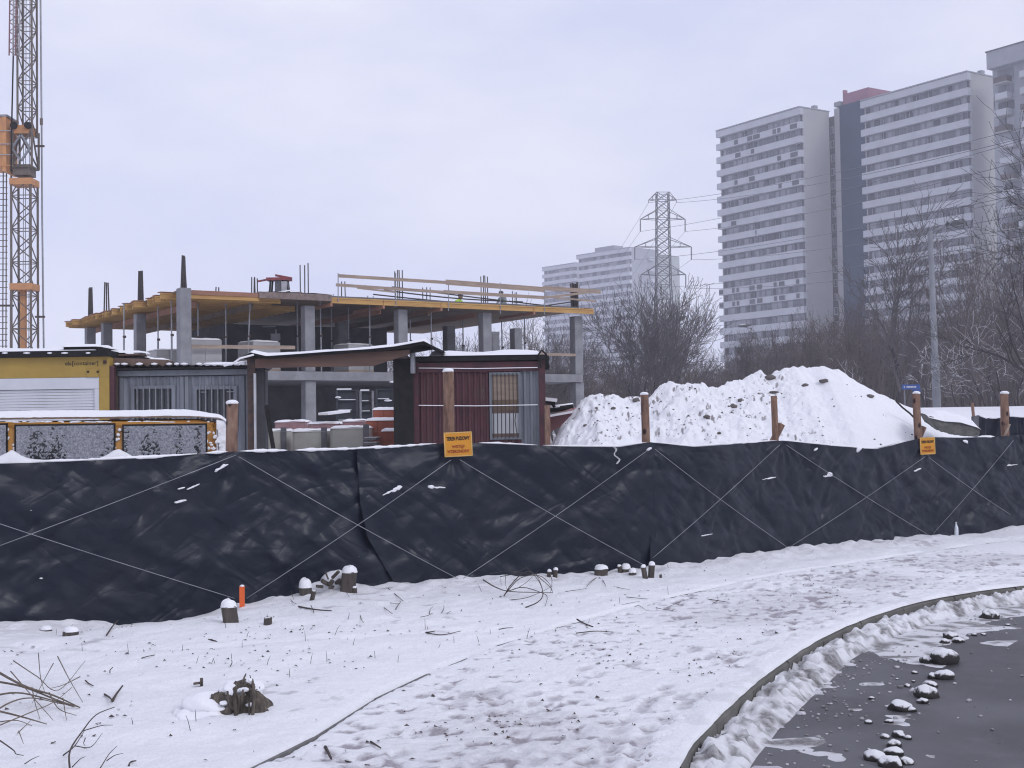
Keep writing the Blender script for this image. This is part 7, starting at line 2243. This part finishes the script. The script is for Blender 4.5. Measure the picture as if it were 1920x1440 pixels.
for k, (a, b, r_) in enumerate(SING):
    mid = ((a[0] + b[0]) / 2 + trs3.normal(0, 2), (a[1] + b[1]) / 2 + trs3.normal(0, 1.5))
    up = 0.03 if abs(b[1] - a[1]) > abs(b[0] - a[0]) * 0.7 else 0.004
    C, rr = curve_px([a, mid, b], [0.0, 0.01, up], r_ * 0.75, 0.6, 8)
    m = MB().tube([tuple(c) for c in C], rr, 5)
    base = C[0].copy()
    m.v = [(v[0] - base[0], v[1] - base[1], v[2] - base[2]) for v in m.v]
    o = m.build('fallen_twig', TWIG, None, True)
    o.location = base
    w = next(t for lo, hi, t in WHERE if lo <= a[0] < hi) if a[1] < 1230 or a[0] > 1120 else 'in the open snow low in the photo'
    tag(o, 'single dark twig lying in the snow ' + w, 'twig', 'single twigs in the snow ' + w)
# litter nobody would count: bits of leaf, bark and dead grass
lit = MB()
k = 0
while k < 1000:
    px, py = trs3.uniform(0, 1600), trs3.uniform(1060, 1438)
    g = gnd(px, py)
    if g.y > float(fence_y(g.x)) - 0.15: continue
    i, j = int(np.searchsorted(gy, g.y)), int(np.searchsorted(gx, g.x))
    if dK[i, j] > -0.1: continue
    dens = 0.30 if dE[i, j] < 0 else 0.5
    if trs3.rand() > dens * (0.15 + 1.7 * sstep(0.45, 0.7, float(fbm(g.x * 1.4, g.y * 1.4, 44, 3)))): 
        k += 0.15
        continue
    z = GZ[i, j]
    if trs3.rand() < 0.90:
        s_ = trs3.uniform(0.005, 0.019); a = trs3.uniform(0, 6.28)
        c, sn_ = math.cos(a) * s_, math.sin(a) * s_
        b_ = trs3.uniform(0.3, 0.9)
        lit.add([(g.x - c, g.y - sn_, z + 0.004), (g.x + sn_ * b_, g.y - c * b_, z + 0.006 + trs3.uniform(0, .012)), (g.x + c, g.y + sn_, z + 0.005), (g.x - sn_ * b_, g.y + c * b_, z + 0.004 + trs3.uniform(0, .008))], [(0, 1, 2, 3)])
    elif dE[i, j] < 0.2:
        h = trs3.uniform(0.02, 0.09); lx, ly = trs3.normal(0, 0.35, 2) * h
        lit.tube([(g.x, g.y, z - 0.01), (g.x + lx * 0.5, g.y + ly * 0.5, z + h * 0.6), (g.x + lx, g.y + ly, z + h)], [0.0024, 0.002, 0.001], 3, cap=False)
    k += 1
tag(lit.build('leaf_litter', TWIG, None, False, False, 'stuff'), 'scattered dead leaves and grass blades on the snow')

# ---------------------------------------------------------------- people on the roof
def person(name, lab, base, verts, radii, edges, jacket, hat, scale=1.0, rz=0.0):
    me = bpy.data.meshes.new('body')
    me.from_pydata(verts, edges, [])
    o = bpy.data.objects.new('t', me)
    COL.objects.link(o)
    sk = o.modifiers.new('skin', 'SKIN')
    for v, r_ in zip(me.skin_vertices[0].data, radii): v.radius = (r_, r_)
    me.skin_vertices[0].data[0].use_root = True
    sb_ = o.modifiers.new('sub', 'SUBSURF'); sb_.levels = sb_.render_levels = 2
    ev = bpy.data.meshes.new_from_object(o.evaluated_get(bpy.context.evaluated_depsgraph_get()))
    bpy.data.objects.remove(o)
    ev.materials.clear(); ev.materials.append(jacket)
    ev.polygons.foreach_set('use_smooth', [True] * len(ev.polygons))
    p = thing(name, lab, 'person', base, rz)
    p.scale = (scale,) * 3
    link('body', ev, p)
    head = verts[HEAD]
    m_ = blob(95, 0.095, 0.115, 0.125, 0.03, 3, 'head'); m_.materials.append(simple('skin_tone', (0.30, 0.17, 0.13), None, 4, 0.6))
    h = link('head', m_, p); h.location = head
    m_ = blob(96, 0.115, 0.135, 0.09, 0.02, 3, 'cap'); m_.materials.append(hat); q = link('cap', m_, h); q.location = (0, 0.01, 0.07)
    return p
HEAD = 4
# crouching figure: pelvis root, spine, neck, head, arms to the knees and deck, folded legs
V = [(0, 0, 0.42), (0, -0.06, 0.62), (0, -0.14, 0.82), (0, -0.19, 0.93), (0, -0.24, 1.06),
     (0.19, -0.14, 0.84), (0.24, -0.28, 0.60), (0.14, -0.48, 0.42), (-0.19, -0.14, 0.84), (-0.24, -0.26, 0.60), (-0.12, -0.48, 0.40),
     (0.12, -0.02, 0.38), (0.16, -0.38, 0.46), (0.15, -0.22, 0.08), (0.15, -0.38, 0.04), (-0.12, -0.02, 0.38), (-0.16, -0.36, 0.44), (-0.15, -0.18, 0.08), (-0.15, -0.36, 0.04)]
E = [(0, 1), (1, 2), (2, 3), (3, 4), (2, 5), (5, 6), (6, 7), (2, 8), (8, 9), (9, 10), (0, 11), (11, 12), (12, 13), (13, 14), (0, 15), (15, 16), (16, 17), (17, 18)]
RD = [0.15, 0.15, 0.16, 0.07, 0.06, 0.075, 0.055, 0.045, 0.075, 0.055, 0.045, 0.11, 0.085, 0.055, 0.05, 0.11, 0.085, 0.055, 0.05]
HIVIS = simple('hi_vis_yellow', (0.42, 0.62, 0.05), (0.36, 0.55, 0.05), 5, 0.7)
GREYW = simple('grey_green_workwear', (0.24, 0.27, 0.26), (0.19, 0.21, 0.205), 6, 0.85)
px_ = 857; b_ = 6.4
pb = bp(a_of_px(px_, b_), b_, ZR + 0.02)
w1_ = person('person', 'worker in a bright yellow high visibility jacket crouching on the roof', pb, V, RD, E, HIVIS, simple('dark_cap', (0.03, 0.03, 0.035), None, 4, 0.7), 0.95, 0.9)
REFL = simple('reflective_band', (0.45, 0.45, 0.46), None, 4, 0.4)
pb = bp(a_of_px(946, 3.4), 3.4, ZR + 0.0)
person('person', 'worker in grey green clothes bending low at the roof guard rail', pb, V, RD, E, GREYW, simple('brown_cap', (0.08, 0.06, 0.055), None, 4, 0.7), 0.85, -0.7)

# ---------------------------------------------------------------- winter haze
hz_m = bpy.data.materials.new('haze_air')
hz_m.use_nodes = True
hn = hz_m.node_tree.nodes
hn.remove(hn['Principled BSDF'])
pv = hn.new('ShaderNodeVolumePrincipled')
pv.inputs['Color'].default_value = (0.90, 0.91, 1.0, 1)
pv.inputs['Density'].default_value = HAZE
pv.inputs['Anisotropy'].default_value = 0.2
hz_m.node_tree.links.new(pv.outputs[0], hn['Material Output'].inputs['Volume'])
hb = MB().bx(-430, 430, -45, 830, -1.6, 95).build('haze', hz_m)
tag(hb, 'thin winter haze', kind='stuff')
